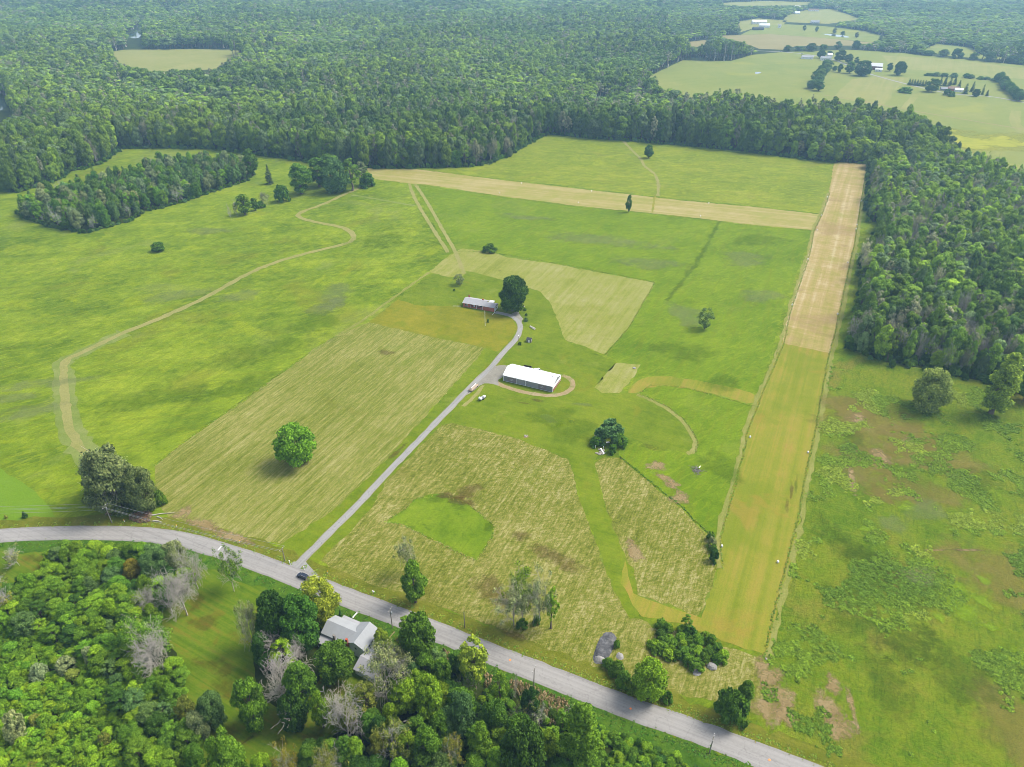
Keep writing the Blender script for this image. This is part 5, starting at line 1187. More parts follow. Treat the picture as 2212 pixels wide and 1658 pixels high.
dn = 0.6 * vnoise(Xw, Yw, 13, 71) + 0.3 * vnoise(Xw, Yw, 4.5, 72) + 0.1 * vnoise(Xw, Yw, 1.7, 74)
ok = (dn > 0.56 + 0.07 * r.random(len(dn))) & (r.random(len(Xw)) < 0.92); Xw, Yw, dn = Xw[ok], Yw[ok], dn[ok]
hue = vnoise(Xw, Yw, 16, 73)
wc = np.where(hue > 0.72, 3, np.where(hue > 0.5, 0, np.where(hue > 0.3, 1, 2)))
pal = np.array([cc('#94b834'), cc('#8aae32'), cc('#80a632'), cc('#aec844')])
wt = pal[wc] * np.concatenate([np.repeat(1 + r.normal(0, .13, (len(Xw), 1)), 3, 1), np.ones((len(Xw), 1))], 1)
sw = r.uniform(0.8, 1.9, len(Xw))
scatter('weeds', ['weed0', 'weed1', 'weed2'], Xw, Yw, np.column_stack([sw, sw, sw * r.uniform(.3, .6, len(Xw))]), r.uniform(0, 6.28, len(Xw)), wt, r.integers(0, 3, len(Xw)), SP_)
print('weeds', len(Xw))
gx, gy, gs, gt = [], [], [], []
def edge_grass(line, sp, hw, h0, h1, cols, closed=False, world=False):
    p = list(line) if world else [G(*q) for q in line]
    for x, y in densify(p, sp, 0, closed):
        for _ in range(1):
            gx.append(x + r.normal(0, hw * .6)); gy.append(y + r.normal(0, hw)); h = r.uniform(h0, h1) * 0.55; gs.append((0.8, 0.8, h)); gt.append([c_ * r.uniform(.8, 1.2) for c_ in cc(cols[r.integers(0, len(cols))])[:3]] + [1.0])
GR = ['#9cb83e', '#8aa834', '#aebf52']
edge_grass(offs(STRIP_R, -1.0), 0.6, 0.35, 0.7, 1.3, GR, world=True)
edge_grass(offs(STRIP_L[1:15], 1.1), 0.6, 0.35, 0.6, 1.1, GR, world=True)
edge_grass([(1337, 987), (1372, 1013), (1439, 1069), (1476, 1097), (1503, 1127), (1531, 1152)], 0.6, 0.4, 0.8, 1.6, ['#7fa436', '#8fb03c', '#6f9a30'])
edge_grass([(333, 1007), (400, 954), (550, 847), (667, 764), (737, 720)], 0.8, 0.3, 0.5, 0.9, GR)
edge_grass([(985, 543), (1060, 545), (1187, 567), (1304, 589), (1415, 610), (1357, 711), (1306, 768)], 1.0, 0.3, 0.6, 1.0, GR)
edge_grass([(834, 1127), (880, 1138), (937, 1168), (1030, 1212), (1063, 1160), (1067, 1136), (1014, 1092), (954, 1067), (897, 1079), (870, 1104)], 0.8, 0.3, 0.5, 1.0, GR, True)
edge_grass([(1383, 853), (1405, 861), (1442, 879), (1477, 906), (1500, 938), (1507, 958), (1503, 976)], 0.6, 0.35, 0.7, 1.2, GR)
edge_grass([(900, 366), (1070, 387), (1230, 405), (1474, 433), (1641, 448), (1771, 463)], 1.4, 0.3, 0.7, 1.1, GR)
edge_grass([(887, 399), (1090, 427), (1244, 447), (1420, 464), (1641, 490), (1762, 500)], 1.4, 0.3, 0.6, 1.0, GR)
edge_grass([(1380, 850), (1405, 833), (1474, 836), (1630, 878)], 0.8, 0.3, 0.5, 0.9, GR)
rc, rn = POLY['road']
for sd, lo, hi in ((1, 4.3, 6.2), (-1, 4.3, 7.5)):
    for k in range(22):
        for i in range(len(rc)):
            d = r.uniform(lo, hi); x, y = rc[i] + rn[i] * sd * d + r.normal(0, .6, 2)
            gx.append(x); gy.append(y); gs.append((.7, .7, r.uniform(.2, .4 if sd > 0 else .6))); gt.append([c_ * r.uniform(.75, 1.2) for c_ in cc(GR[r.integers(0, 3)] if sd > 0 else ['#6f9f34', '#5f9030', '#7fa83c'][r.integers(0, 3)])[:3]] + [1.0])
# dry stalks at the road bend
for x, y in zip(*jgrid(r, -156, -130, 205, 222, 0.7)):
    u_, v_ = PXA(x, y, 0)
    if inpoly([(275, 1118), (292, 1104), (318, 1098), (328, 1112), (322, 1128), (298, 1130)], np.array(u_), np.array(v_)): gx.append(x); gy.append(y); gs.append((1.3, 1.3, r.uniform(1.2, 2.4))); gt.append([c_ * r.uniform(.8, 1.2) for c_ in cc('#b39c7c')[:3]] + [1.0])
gi_ = r.integers(0, 3, len(gx))
scatter('tall_grass', ['weed0', 'weed1', 'weed2'], np.array(gx), np.array(gy), np.array(gs), r.uniform(0, 6.28, len(gx)), np.array(gt), gi_, SP_)
RE = [[(1098, 1469), (1130, 1475), (1222, 1514), (1230, 1524), (1231, 1536), (1212, 1574), (1156, 1556), (1130, 1510), (1104, 1488)], [(1046, 1456), (1064, 1460), (1066, 1490), (1048, 1484)], [(955, 1402), (985, 1420), (980, 1440), (960, 1432)]]
rx, ry = [], []
for p in RE:
    w = [G(*q) for q in p]; A = np.array(w); Xr, Yr = jgrid(r, A[:, 0].min(), A[:, 0].max(), A[:, 1].min(), A[:, 1].max(), 0.75); o_ = inpoly(w, Xr, Yr); rx += list(Xr[o_]); ry += list(Yr[o_])
rc_ = np.array([cc('#dccaa0', 1.7), cc('#c8b68e', 1.7), cc('#a8a468', 1.5)])[r.integers(0, 3, len(rx))]
scatter('reeds', ['weed0', 'weed1'], np.array(rx), np.array(ry), np.column_stack([np.full(len(rx), .7), np.full(len(rx), .7), r.uniform(1.8, 3.4, len(rx))]), r.uniform(0, 6.28, len(rx)), rc_, r.integers(0, 2, len(rx)), SP_)
print('grass', len(gx), 'reeds', len(rx))

# ------------------------------------------------------------------ building materials
def brickmat():
    b = NB('red brick'); P = b.n('ShaderNodeTexCoord').outputs['Object']
    sx = b.n('ShaderNodeSeparateXYZ', {0: P}); v = b.n('ShaderNodeCombineXYZ', {0: b.math('ADD', sx.outputs[0], sx.outputs[1]), 1: sx.outputs[2], 2: 0.0}).outputs[0]
    br = b.n('ShaderNodeTexBrick', {'Vector': v, 'Color1': cc('#dd6444', 1.25), 'Color2': cc('#c6543a', 1.25), 'Mortar': cc('#b8a898'), 'Scale': 1.0, 'Mortar Size': 0.012, 'Brick Width': 0.24, 'Row Height': 0.085}).outputs[0]
    return b.done(b.bsdf(br, 0.85, 0.2))
M['brick'] = brickmat()
M['white_metal'] = plain('white ribbed metal roof', srgb('#f4f5f6', 0.6), 0.5, 0.3, 0.09, 5.0, streak=(0, 1.0, 0.3, srgb('#b9bcc0')))
M['grey_metal'] = plain('grey ribbed metal siding', cc('#a9abb0'), 0.55, 0.35, 0.06, 4.0, streak=(0, 0.45, 0.5, cc('#77797f')))
M['rust_metal'] = plain('faded reddish siding', cc('#a89da0'), 0.6, 0.3, 0.12, 2.0, streak=(0, 0.45, 0.5, cc('#7d6c70')))
M['grey_door'] = plain('grey sliding door', cc('#bdbfc2'), 0.55, 0.35, 0.06, 3.0, streak=(0, 0.45, 0.4, cc('#8b8d92')))
M['white_paint'] = plain('white painted trim', srgb('#eeeeec', 0.85), 0.6, 0.3, 0.05, 2.0)
M['white_siding'] = plain('white clapboard siding', srgb('#e9ebec', 0.82), 0.6, 0.3, 0.05, 3.0, streak=(2, 0.18, 0.35, srgb('#aeb2b6')))
M['red_board'] = plain('faded red boards', cc('#b4574a'), 0.8, 0.15, 0.14, 1.0, streak=(1, 0.3, 0.6, cc('#7c382e')))
M['shingle'] = plain('grey roof shingles', cc('#c2c1c4', 1.15), 0.9, 0.1, 0.06, 1.6, streak=(0, 0.33, 0.2, cc('#8d8d92')))
M['shingle_pale'] = plain('pale grey roof shingles', cc('#c6c9cb'), 0.9, 0.1, 0.07, 2.2, streak=(1, 0.3, 0.2, cc('#a0a4a7')))
M['shingle_dark'] = plain('dark roof felt', cc('#5c5c62'), 0.9, 0.1, 0.12, 1.0)
M['tan_roof'] = plain('tan shingles', cc('#b49a88'), 0.9, 0.1, 0.08, 2.0)
M['dark_red'] = plain('barn red boards', cc('#8a4a40'), 0.85, 0.1, 0.12, 1.0)
M['glass'] = plain('dark window glass', (0.02, 0.025, 0.03, 1), 0.12, 0.6, 0.1, 3.0)
M['concrete'] = plain('grey concrete', cc('#b4b2ab'), 0.9, 0.15, 0.12, 0.8)
M['grey_wood'] = plain('weathered grey wood', cc('#a8a096'), 0.95, 0.05, 0.18, 0.7)
M['pole_wood'] = plain('utility pole wood', cc('#b3aca0'), 0.95, 0.05, 0.16, 0.7)
M['dark_wood'] = plain('old brown timber', cc('#6d5744'), 0.95, 0.05, 0.18, 0.7)
M['tan_wood'] = plain('tan timber', cc('#c2a682'), 0.9, 0.1, 0.15, 0.8)
M['tarp'] = plain('tan tarpaulin', cc('#cdb9a4'), 0.8, 0.15, 0.1, 1.2)
M['black'] = plain('black rubber', (0.02, 0.02, 0.022, 1), 0.85, 0.2, 0.15, 0.4)
M['steel'] = plain('galvanised steel', cc('#b9bcc0'), 0.45, 0.5, 0.08, 0.6)
M['car_paint'] = plain('dark blue car paint', (0.012, 0.016, 0.03, 1), 0.18, 0.6, 0.03, 3.0)
M['white_car'] = plain('white car paint', srgb('#eceff1', 0.8), 0.25, 0.5, 0.03, 3.0)
M['dark_steel'] = plain('dark machine steel', (0.05, 0.048, 0.045, 1), 0.6, 0.4, 0.2, 0.6)
M['plastic_white'] = plain('white plastic', srgb('#f2f3f2', 0.85), 0.4, 0.4, 0.03, 0.5)
M['yellow'] = plain('yellow sign face', srgb('#f0b41e', 0.8), 0.5, 0.3, 0.05, 0.5)
M['orange'] = plain('orange sign face', srgb('#ee7a1c', 0.8), 0.5, 0.3, 0.05, 0.5)
M['lamp_glass'] = plain('white lamp glass', srgb('#f4f4ee', 0.85), 0.3, 0.4, 0.02, 0.3)
M['red_light'] = plain('red tail light', (0.35, 0.01, 0.01, 1), 0.3, 0.5, 0.02, 0.3)
M['chrome'] = plain('bright metal', srgb('#c9ccd0', 0.8), 0.25, 0.6, 0.03, 0.3, metallic=0.6)
M['dark_gravel'] = ground_mat('dark grey millings', [(0.12, '#58585a'), (0.5, '#78787a'), (0.88, '#a09e9c')], sc=(6, 2.5, 0.9), gain=2.8, grain=0.5, gs=0.8, bump=1.0, seed=60, tone=(1, 1, 1))
M['pale_gravel'] = ground_mat('pale crushed stone', [(0.12, '#a6a39c'), (0.5, '#bcb8b2'), (0.88, '#d0ccc6')], sc=(5, 2, 0.7), gain=2.0, grain=0.25, gs=0.4, bump=1.0, seed=61, tone=(1, 1, 1))
M['stone'] = plain('pale field stone', cc('#c0b8a8'), 0.9, 0.1, 0.2, 0.6)

def window(root, face, L, D, u, z, w, h, parent_mat='white_paint'):
    """a framed window on a wall face; u along the face from its left end as seen from outside"""
    f, g = MB(), MB(); t = 0.07
    def put(mb, u0, u1, z0, z1, d0, d1):
        if face == 'front': mb.box(u0, u1, -d1, -d0, z0, z1)
        elif face == 'back': mb.box(L - u1, L - u0, D + d0, D + d1, z0, z1)
        elif face == 'right': mb.box(L + d0, L + d1, u0, u1, z0, z1)
        else: mb.box(-d1, -d0, D - u1, D - u0, z0, z1)
    put(f, u, u + w, z, z + t, .004, .06); put(f, u, u + w, z + h - t, z + h, .004, .06)
    put(f, u, u + t, z + t, z + h - t, .004, .06); put(f, u + w - t, u + w, z + t, z + h - t, .004, .06); put(f, u + w / 2 - t / 2, u + w / 2 + t / 2, z + t, z + h - t, .006, .055)
    put(g, u + t, u + w / 2 - t / 2, z + t, z + h - t, .004, .03); put(g, u + w / 2 + t / 2, u + w - t, z + t, z + h - t, .004, .03)
    o = f.build('window', M[parent_mat], root); g.build('pane', M['glass'], o); return o

def slab_roof(L, D, h, rise, ov, th=0.14, x0=0.0, y0=0.0, ovx=None):
    ovx = ov if ovx is None else ovx; k = rise / (D / 2); m = y0 + D / 2
    prof = [(y0 - ov, h - ov * k), (m, h + rise), (y0 + D + ov, h - ov * k), (y0 + D + ov, h - ov * k + th), (m, h + rise + th), (y0 - ov, h - ov * k + th)]
    n = 6; mb = MB()
    return mb.add([(x0 - ovx, y, z) for y, z in prof] + [(x0 + L + ovx, y, z) for y, z in prof],
        [(0, 1, 4, 5), (1, 2, 3, 4), (6, 11, 10, 7), (7, 10, 9, 8), (5, 4, 10, 11), (4, 3, 9, 10), (0, 6, 7, 1), (1, 7, 8, 2), (0, 5, 11, 6), (2, 8, 9, 3)])

def gable_walls(L, D, h, rise, x0=0.0, y0=0.0, base=0.0):
    p = [(y0, base), (y0 + D, base), (y0 + D, h), (y0 + D / 2, h + rise - 0.02), (y0, h)]
    n = 5; mb = MB()
    return mb.add([(x0, y, z) for y, z in p] + [(x0 + L, y, z) for y, z in p], [tuple(range(5)), tuple(reversed(range(5, 10)))] + [(i, i + 5, (i + 1) % 5 + 5, (i + 1) % 5) for i in range(5)])

def gabled(name, label, cat, x, y, rz, L, D, h, rise, wall, roof, wins=(), doors=(), ov=0.4, chimney=None, group=None):
    t = empty(name, (x, y, 0), rz, label, cat, group)
    gable_walls(L, D, h, rise).build('wall', M[wall], t)
    rf = slab_roof(L, D, h, rise, ov).build('roof', M[roof], t)
    if chimney: cx_, cy_ = chimney; MB().box(cx_ - .4, cx_ + .4, cy_ - .35, cy_ + .35, h, h + rise + 1.1).build('chimney', M['brick'], rf)
    for w_ in wins: window(t, w_[0], L, D, *w_[1:])
    for fc, u, w, hh, m in doors:
        mb = MB()
        if fc == 'front': mb.box(u, u + w, -.05, -.004, 0.02, hh)
        elif fc == 'right': mb.box(L + .004, L + .05, u, u + w, 0.02, hh)
        elif fc == 'left': mb.box(-.05, -.004, u, u + w, 0.02, hh)
        else: mb.box(u, u + w, D + .004, D + .05, 0.02, hh)
        mb.build('door', M[m], t)
    return t

# ------------------------------------------------------------------ the long barn
bx0, by0 = G(1087, 822.8); bx1, by1 = G(1193.6, 848); BA = math.atan2(by1 - by0, bx1 - bx0); BL = math.hypot(bx1 - bx0, by1 - by0); BD = 12.1
barn = empty('barn', (bx0, by0, 0), BA, 'long low barn with bright white metal roof and grey siding beside the driveway', 'barn')
gable_walls(BL, BD, 3.6, 2.2).build('wall', M['grey_metal'], barn)
slab_roof(BL, BD, 3.6, 2.2, 0.35, 0.12, ovx=0.25).build('roof', M['white_metal'], barn)
MB().box(2.6, 7.4, -.035, -.003, .25, 3.15).build('siding_panel', M['rust_metal'], barn); MB().box(20.2, 24.6, -.035, -.003, .25, 3.15).build('siding_panel', M['rust_metal'], barn)
for a, b_ in ((8.2, 12.3), (13.4, 20.0)): MB().box(a, b_, -.06, -.003, .2, 3.1).build('sliding_door', M['grey_door'], barn)
for a, b_ in ((2.4, 6.8), (8.0, 11.6), (14.2, 18.0), (19.9, 24.0)): MB().box(a, b_, -.09, -.061, 3.16, 3.34).build('door_track', M['white_paint'], barn)
for a in (0.0, 7.8, 12.85, BL - .22): MB().box(a, a + .22, -.075, -.002, .1, 3.42).build('corner_trim', M['white_paint'], barn)
MB().box(0.0, BL, -.08, -.003, 0.0, .1).build('base_trim', M['white_paint'], barn)
MB().box(BL + .003, BL + .05, .0, BD, 1.75, 3.45).build('gable_panel', M['white_paint'], barn)
rb = MB().box(BL + .003, BL + .04, .15, BD - .15, .1, 1.74).build('red_wainscot', M['red_board'], barn)
for k in range(9): MB().box(BL + .041, BL + .075, .2 + k * 1.44, .44 + k * 1.44, .1, 1.745).build('post', M['white_paint'], rb)
for u in (4.4, 11.95, 21.5): window(barn, 'front', BL, BD, u, 1.25, 1.35, 0.95)
MB().lathe([(.12, 4.6), (.12, 6.2), (.2, 6.25), (.2, 6.38), (.02, 6.5)], 10, (BL - 2.2, 5.4, 0)).build('vent_pipe', M['steel'], barn)
MB().box(-.05, -.004, 3.2, 8.9, .02, 3.2).build('sliding_door', M['grey_door'], barn)

# ------------------------------------------------------------------ brick ranch house
hx0, hy0 = G(1000.9, 663.2); hx1, hy1 = G(1068, 674.5); HA = math.atan2(hy1 - hy0, hx1 - hx0); HL = math.hypot(hx1 - hx0, hy1 - hy0)
ho = empty('ranch_house', (hx0, hy0, 0), HA, 'single storey red brick ranch house with grey roof at the end of the driveway', 'house')
HM = 13.4
MB().box(0, 4.6, 0, 8.4, 0, 3.0).box(4.6, HM, 1.8, 8.4, 0, 3.0).build('wall', M['brick'], ho)
MB().box(HM + .005, HL, -.1, 6.3, 0, 2.9).build('garage_wall', M['brick'], ho)
gable_walls(HM, 8.4, 3.0, 1.5, base=3.001).build('gable', M['white_siding'], ho)
gable_walls(HL - HM - .005, 6.4, 2.9, 1.2, HM + .005, -.1, base=2.901).build('gable', M['white_siding'], ho)
MB().box(HL + .004, HL + .05, .1, 6.2, .1, 2.45).build('end_siding', M['white_siding'], ho)
slab_roof(HM + 1.2, 8.4, 3.0, 1.5, 0.3, 0.14, ovx=0.5).build('roof', M['shingle'], ho)
slab_roof(HL - HM, 6.4, 2.9, 1.2, 0.3, 0.13, HM, -.1, ovx=0.45).build('garage_roof', M['shingle'], ho)
MB().box(14.7, 18.2, 6.35, 9.2, 2.95, 3.1).build('patio_roof', M['white_metal'], ho)
for xx in (15.0, 17.9): MB().box(xx, xx + .14, 8.9, 9.04, 0, 2.95).build('patio_post', M['white_paint'], ho)
MB().box(.6, 1.5, 7.2, 7.9, 2.6, 5.1).build('chimney', M['brick'], ho); MB().box(11.2, 12.2, 4.6, 5.4, 3.5, 5.2).build('chimney', M['brick'], ho)
MB().box(4.65, HM - .1, .25, .55, 0, .85).build('porch_wall', M['brick'], ho)
MB().box(4.62, HM - .02, .0, 1.78, 0, .12).build('porch_floor', M['concrete'], ho)
for xx in (4.66, 9.0, HM - .2): MB().box(xx, xx + .16, .02, .18, .12, 2.4).build('porch_post', M['white_paint'], ho)
d_ = MB().box(6.4, 7.4, 1.72, 1.796, .14, 2.2).build('door', M['white_paint'], ho); MB().box(7.2, 7.28, 1.66, 1.718, 1.1, 1.2).build('handle', M['chrome'], d_)
for a in (1.2,): window(ho, 'front', HL, 8.4, a, 1.0, 1.9, 1.2)
for a in (8.2, 10.6):
    f = MB().box(a, a + 1.6, 1.73, 1.796, 1.0, 2.2).build('window', M['white_paint'], ho); MB().box(a + .08, a + 1.52, 1.70, 1.728, 1.08, 2.12).build('pane', M['glass'], f)
window(ho, 'front', HL, 8.4, 16.8, 1.0, 1.7, 1.1)
f = MB().box(HL + .055, HL + .09, 3.2, 4.3, 1.0, 2.0).build('window', M['white_paint'], ho); MB().box(HL + .092, HL + .11, 3.28, 4.22, 1.08, 1.92).build('pane', M['glass'], f)
MB().box(-.5, HM + 1.0, -.42, -.31, 2.86, 2.97).build('gutter', M['white_paint'], ho)
for xx in (-.12, HL - .02): MB().tube([(xx, -.36, 2.85), (xx, -.14, 2.6), (xx, -.14, .1)], .05, 6).build('downspout', M['white_paint'], ho)

# ------------------------------------------------------------------ white house below the road
WA = R(-25.0)
wh = empty('white_house', (-63.4, 151.4, 0), WA, 'white two wing house with pale grey roofs below the road', 'house')
def loc(x, y):
    c_, s_ = math.cos(-WA), math.sin(-WA); dx, dy = x + 63.4, y - 151.4; return dx * c_ - dy * s_, dx * s_ + dy * c_
AL, AD = 12.2, 7.4
gable_walls(AL, AD, 4.0, 2.0).build('wall', M['white_siding'], wh)
slab_roof(AL - .3, AD, 4.0, 2.0, 0.35, 0.14).build('roof', M['shingle_pale'], wh)
lb = loc(-54.1, 147.0); BW, BLn = 7.0, 8.4
# cross wing: ridge runs towards the road
wy0, wx0 = lb[1] - .4, lb[0]
p = [(wx0, 0), (wx0 + BW, 0), (wx0 + BW, 5.3), (wx0 + BW / 2, 7.2), (wx0, 5.3)]
MB().prism(p, wy0, wy0 + BLn).build('wing_wall', M['white_siding'], wh)
kx = 1.9 / (BW / 2); o_ = .4; q = [(wx0 - o_, 5.3 - o_ * kx + .02), (wx0 + BW / 2, 7.22), (wx0 + BW + o_, 5.3 - o_ * kx + .02), (wx0 + BW + o_, 5.3 - o_ * kx + .16), (wx0 + BW / 2, 7.36), (wx0 - o_, 5.3 - o_ * kx + .16)]
MB().add([(x, wy0 - .35, z) for x, z in q] + [(x, wy0 + BLn + .35, z) for x, z in q], [(0, 1, 4, 5), (1, 2, 3, 4), (6, 11, 10, 7), (7, 10, 9, 8), (5, 4, 10, 11), (4, 3, 9, 10), (0, 6, 7, 1), (1, 7, 8, 2), (0, 5, 11, 6), (2, 8, 9, 3)]).build('wing_roof', M['shingle_pale'], wh)
MB().box(1.6, AL - .6, AD - .1, AD + 2.2, 2.75, 2.9).build('porch_roof', M['shingle'], wh)
for xx in (1.8, 4.6, 7.6, AL - 1.0): MB().box(xx, xx + .16, AD + 1.9, AD + 2.06, 0, 2.75).build('porch_post', M['white_paint'], wh)
MB().add([(-.4, -3.0, 2.3), (4.2, -3.0, 2.3), (4.2, .02, 3.1), (-.4, .02, 3.1), (-.4, -3.0, 2.42), (4.2, -3.0, 2.42), (4.2, .02, 3.22), (-.4, .02, 3.22)], [(0, 3, 2, 1), (4, 5, 6, 7), (0, 1, 5, 4), (1, 2, 6, 5), (2, 3, 7, 6), (3, 0, 4, 7)]).build('lean_to_roof', M['shingle'], wh)
for xx in (-.2, 3.9): MB().box(xx, xx + .16, -2.9, -2.74, 0, 2.3).build('porch_post', M['white_paint'], wh)
MB().box(wx0 + .3, wx0 + 1.1, wy0 - .62, wy0 - .003, 0, 7.6).build('chimney', M['brick'], wh)
MB().box(4.9, 5.7, -.55, -.003, 0, 5.8).build('chimney', M['grey_wood'], wh)
for (xa, za, w_, h_) in ((wx0 + 3.2, 3.6, .9, 1.2), (wx0 + 4.9, .9, .9, 1.3), (wx0 + 2.0, .9, .9, 1.3)):
    f = MB().box(xa, xa + w_, wy0 - .06, wy0 - .004, za, za + h_).build('window', M['white_paint'], wh); MB().box(xa + .08, xa + w_ - .08, wy0 - .09, wy0 - .062, za + .08, za + h_ - .08).build('pane', M['glass'], f)
for k in range(5):
    ya = wy0 + .9 + k * 1.45
    f = MB().box(wx0 + BW + .004, wx0 + BW + .06, ya, ya + .95, 3.5, 4.8).build('window', M['white_paint'], wh); MB().box(wx0 + BW + .062, wx0 + BW + .085, ya + .08, ya + .87, 3.58, 4.72).build('pane', M['glass'], f)
MB().box(wx0 + BW + .09, wx0 + BW + 2.0, wy0 + .3, wy0 + BLn - .3, 2.7, 2.86).build('balcony_floor', M['white_paint'], wh)
rl_ = MB().box(wx0 + BW + 1.9, wx0 + BW + 1.98, wy0 + .3, wy0 + BLn - .3, 3.65, 3.75)
for k in range(20): rl_.box(wx0 + BW + 1.9, wx0 + BW + 1.97, wy0 + .35 + k * .39, wy0 + .43 + k * .39, 2.861, 3.649)
rl_.build('balcony_railing', M['white_paint'], wh)
for k in range(4): MB().box(wx0 + BW + 1.8, wx0 + BW + 1.96, wy0 + .4 + k * 2.45, wy0 + .56 + k * 2.45, 0, 2.7).build('balcony_post', M['white_paint'], wh)
for xa in (1.4, 6.5): window(wh, 'front', AL, AD, xa, 1.0, 1.0, 1.3)
d_ = MB().box(4.0 + 2.0, 5.0 + 2.0, AD + .004, AD + .06, .05, 2.15).build('door', M['dark_wood'], wh); MB().box(6.15, 6.22, AD + .062, AD + .1, 1.0, 1.1).build('handle', M['chrome'], d_)
gabled('garage', 'white garage with grey roof half hidden under the sparse tree next to the white house', 'garage', -50.3, 138.7, R(-28), 7.2, 7.4, 2.7, 1.7, 'white_siding', 'shingle', wins=[('front', 1.0, 1.1, .8, .8)], doors=[('right', 1.5, 4.2, 2.2, 'white_paint')])
bn = empty('garden_bench', G(767, 1331) + (0,), R(60), 'long white bench on the lawn at the front of the white house', 'bench')
MB().box(-1.2, 1.2, -.22, .22, .42, .48).build('seat', M['white_paint'], bn)
for xx in (-1.0, .9): MB().box(xx, xx + .1, -.2, .2, 0, .42).build('leg', M['white_paint'], bn)
tag(MB().box(-1.6, 1.6, -.12, .12, 0, .22).build('timber_rail', M['tan_wood'], None, .02), 'tan timber rail edging the gravel drive of the white house', 'timber').location = G(846, 1373) + (0,)
bpy.data.objects['timber_rail'].rotation_euler = (0, 0, R(58))

# ------------------------------------------------------------------ small outbuildings and yard things
sx0, sy0 = G(1137.5, 740)
gabled('garden_shed', 'small grey shed with dark roof on the lawn right of the driveway', 'shed', sx0, sy0, R(-14), 2.7, 2.5, 1.9, .7, 'grey_wood', 'shingle_dark', wins=[('right', .8, .9, .7, .6)], doors=[('front', .9, .9, 1.7, 'white_paint')], ov=.2)
fl = empty('flagpole', G(1048, 705) + (0,), 0, 'tall white flagpole on the front lawn of the brick house', 'flagpole')
MB().tube([(0, 0, 0), (0, 0, 10.4)], [.14, .09], 8).build('pole', M['white_paint'], fl); MB().lathe([(.01, 10.4), (.13, 10.5), (.01, 10.63)], 8).build('finial', M['yellow'], fl)
mb = MB(); zs = [9.9, 9.2, 8.6, 8.1]
mb.add([(0.1, -.02, zs[0]), (.28, .06, zs[0] - .3), (.34, -.05, zs[0] - .8), (.1, -.02, zs[3] + .4), (.26, .05, zs[3]), (.34, -.06, zs[3] - .1)], [(0, 1, 4, 3), (1, 2, 5, 4)]); mb.build('flag', M['tarp'], fl)
lp = empty('lamp_post', G(1120, 744) + (0,), 0, 'slim lamp post with white globe beside the driveway', 'lamp post')
MB().tube([(0, 0, 0), (0, 0, 5.3)], [.1, .07], 8).build('pole', M['tan_wood'], lp); MB().lathe([(.06, 5.3), (.24, 5.42), (.3, 5.6), (.22, 5.8), (.03, 5.9)], 12).build('lamp_globe', M['lamp_glass'], lp)
lone('shrub3', 1123, 745, 740, 9, 'deep', 'dark low plant bed at the foot of the lamp post', 'shrub', 'shrub')
lone('shrub0', 1134, 671, 666, 8, 'dark', 'dark round shrub at the driveway end nearest the big dark tree', 'shrub', 'shrub')
lone('shrub1', 1137, 682, 678, 6, 'deep', 'small dark shrub second along the driveway bend', 'shrub', 'shrub')
lone('shrub2', 1136, 694, 687, 10, 'blue', 'grey green shrub third along the driveway bend', 'shrub', 'shrub')
lone('shrub3', 1054, 697, 690, 6, 'dark', 'tiny dark shrub beside the flagpole', 'shrub', 'shrub')
lone('shrub0', 981, 629, 625, 5, 'dark', 'tiny dark shrub on the lawn left of the brick house', 'shrub', 'shrub')
lone('spruce0', 55, 1118, 1105, 13, 'deep', 'small dark spruce on the bright green crop by the road', 'tree', 'conifer')
lone('spruce0', 14, 1120, 1112, 8, 'olive', 'tiny spruce at the left border beside the road', 'tree', 'conifer')
def pipe(u0, v0, u1, v1, label):
    a, b_ = G(u0, v0), G(u1, v1); tag(MB().tube([(a[0], a[1], .14), (b_[0], b_[1], .12)], .12, 8).build('drain_pipe', M['white_paint']), label, 'drain pipe')
pipe(978, 662, 995.5, 662.2, 'white drain pipe lying on the lawn left of the brick house'); pipe(1063.5, 680.5, 1068.5, 675.5, 'short white drain pipe at the right corner of the brick house')
lg = empty('log_stack', G(1151, 710) + (0,), R(-50), 'stack of pale split logs on the lawn above the shed', 'log stack'); rr = np.random.default_rng(3)
for i in range(9):
    for j in range(3 - (i % 2)):
        MB().tube([(i * .5 - 2.2, -.55 + rr.normal(0, .08), .2 + j * .32), (i * .5 - 2.2 + rr.normal(0, .05), .55 + rr.normal(0, .08), .2 + j * .32)], .17, 7).build('log', M['pale_log'] if 'pale_log' in M else M['bark_birch'], lg)
def rock(name, label, u, v, s, m='stone', cat='rock', seed=0, flat=.6):
    r = np.random.default_rng(seed); bm = bmesh.new(); bmesh.ops.create_icosphere(bm, subdivisions=2, radius=1.0)
    for vv in bm.verts: vv.co = Vector((vv.co.x * s * r.uniform(.85, 1.15), vv.co.y * s * r.uniform(.75, 1.05), max(vv.co.z, -.25) * s * flat * r.uniform(.85, 1.15)))
    me = bpy.data.meshes.new(name); bm.to_mesh(me); bm.free(); me.materials.append(M[m]); o = bpy.data.objects.new(name, me); C.objects.link(o); o.location = G(u, v) + (.1 * s,); o.rotation_euler = (0, 0, seed * 1.3)
    return tag(o, label, cat) if label else o
rock('rock', 'pale flat stone at the top of the driveway turn', 1131, 663, .9, seed=1)
rock('rock', 'pale boulder at the lower right corner of the rectangular thicket', 1537, 1441, 1.7, 'pale_gravel', seed=2)
rock('rock', 'flat grey stone at the foot of the rectangular thicket', 1505, 1453, 1.5, 'pale_gravel', seed=3, flat=.25)
rock('rock', 'white stone on the mown edge at the foot of the airstrip', 1655, 1424, .5, seed=4)
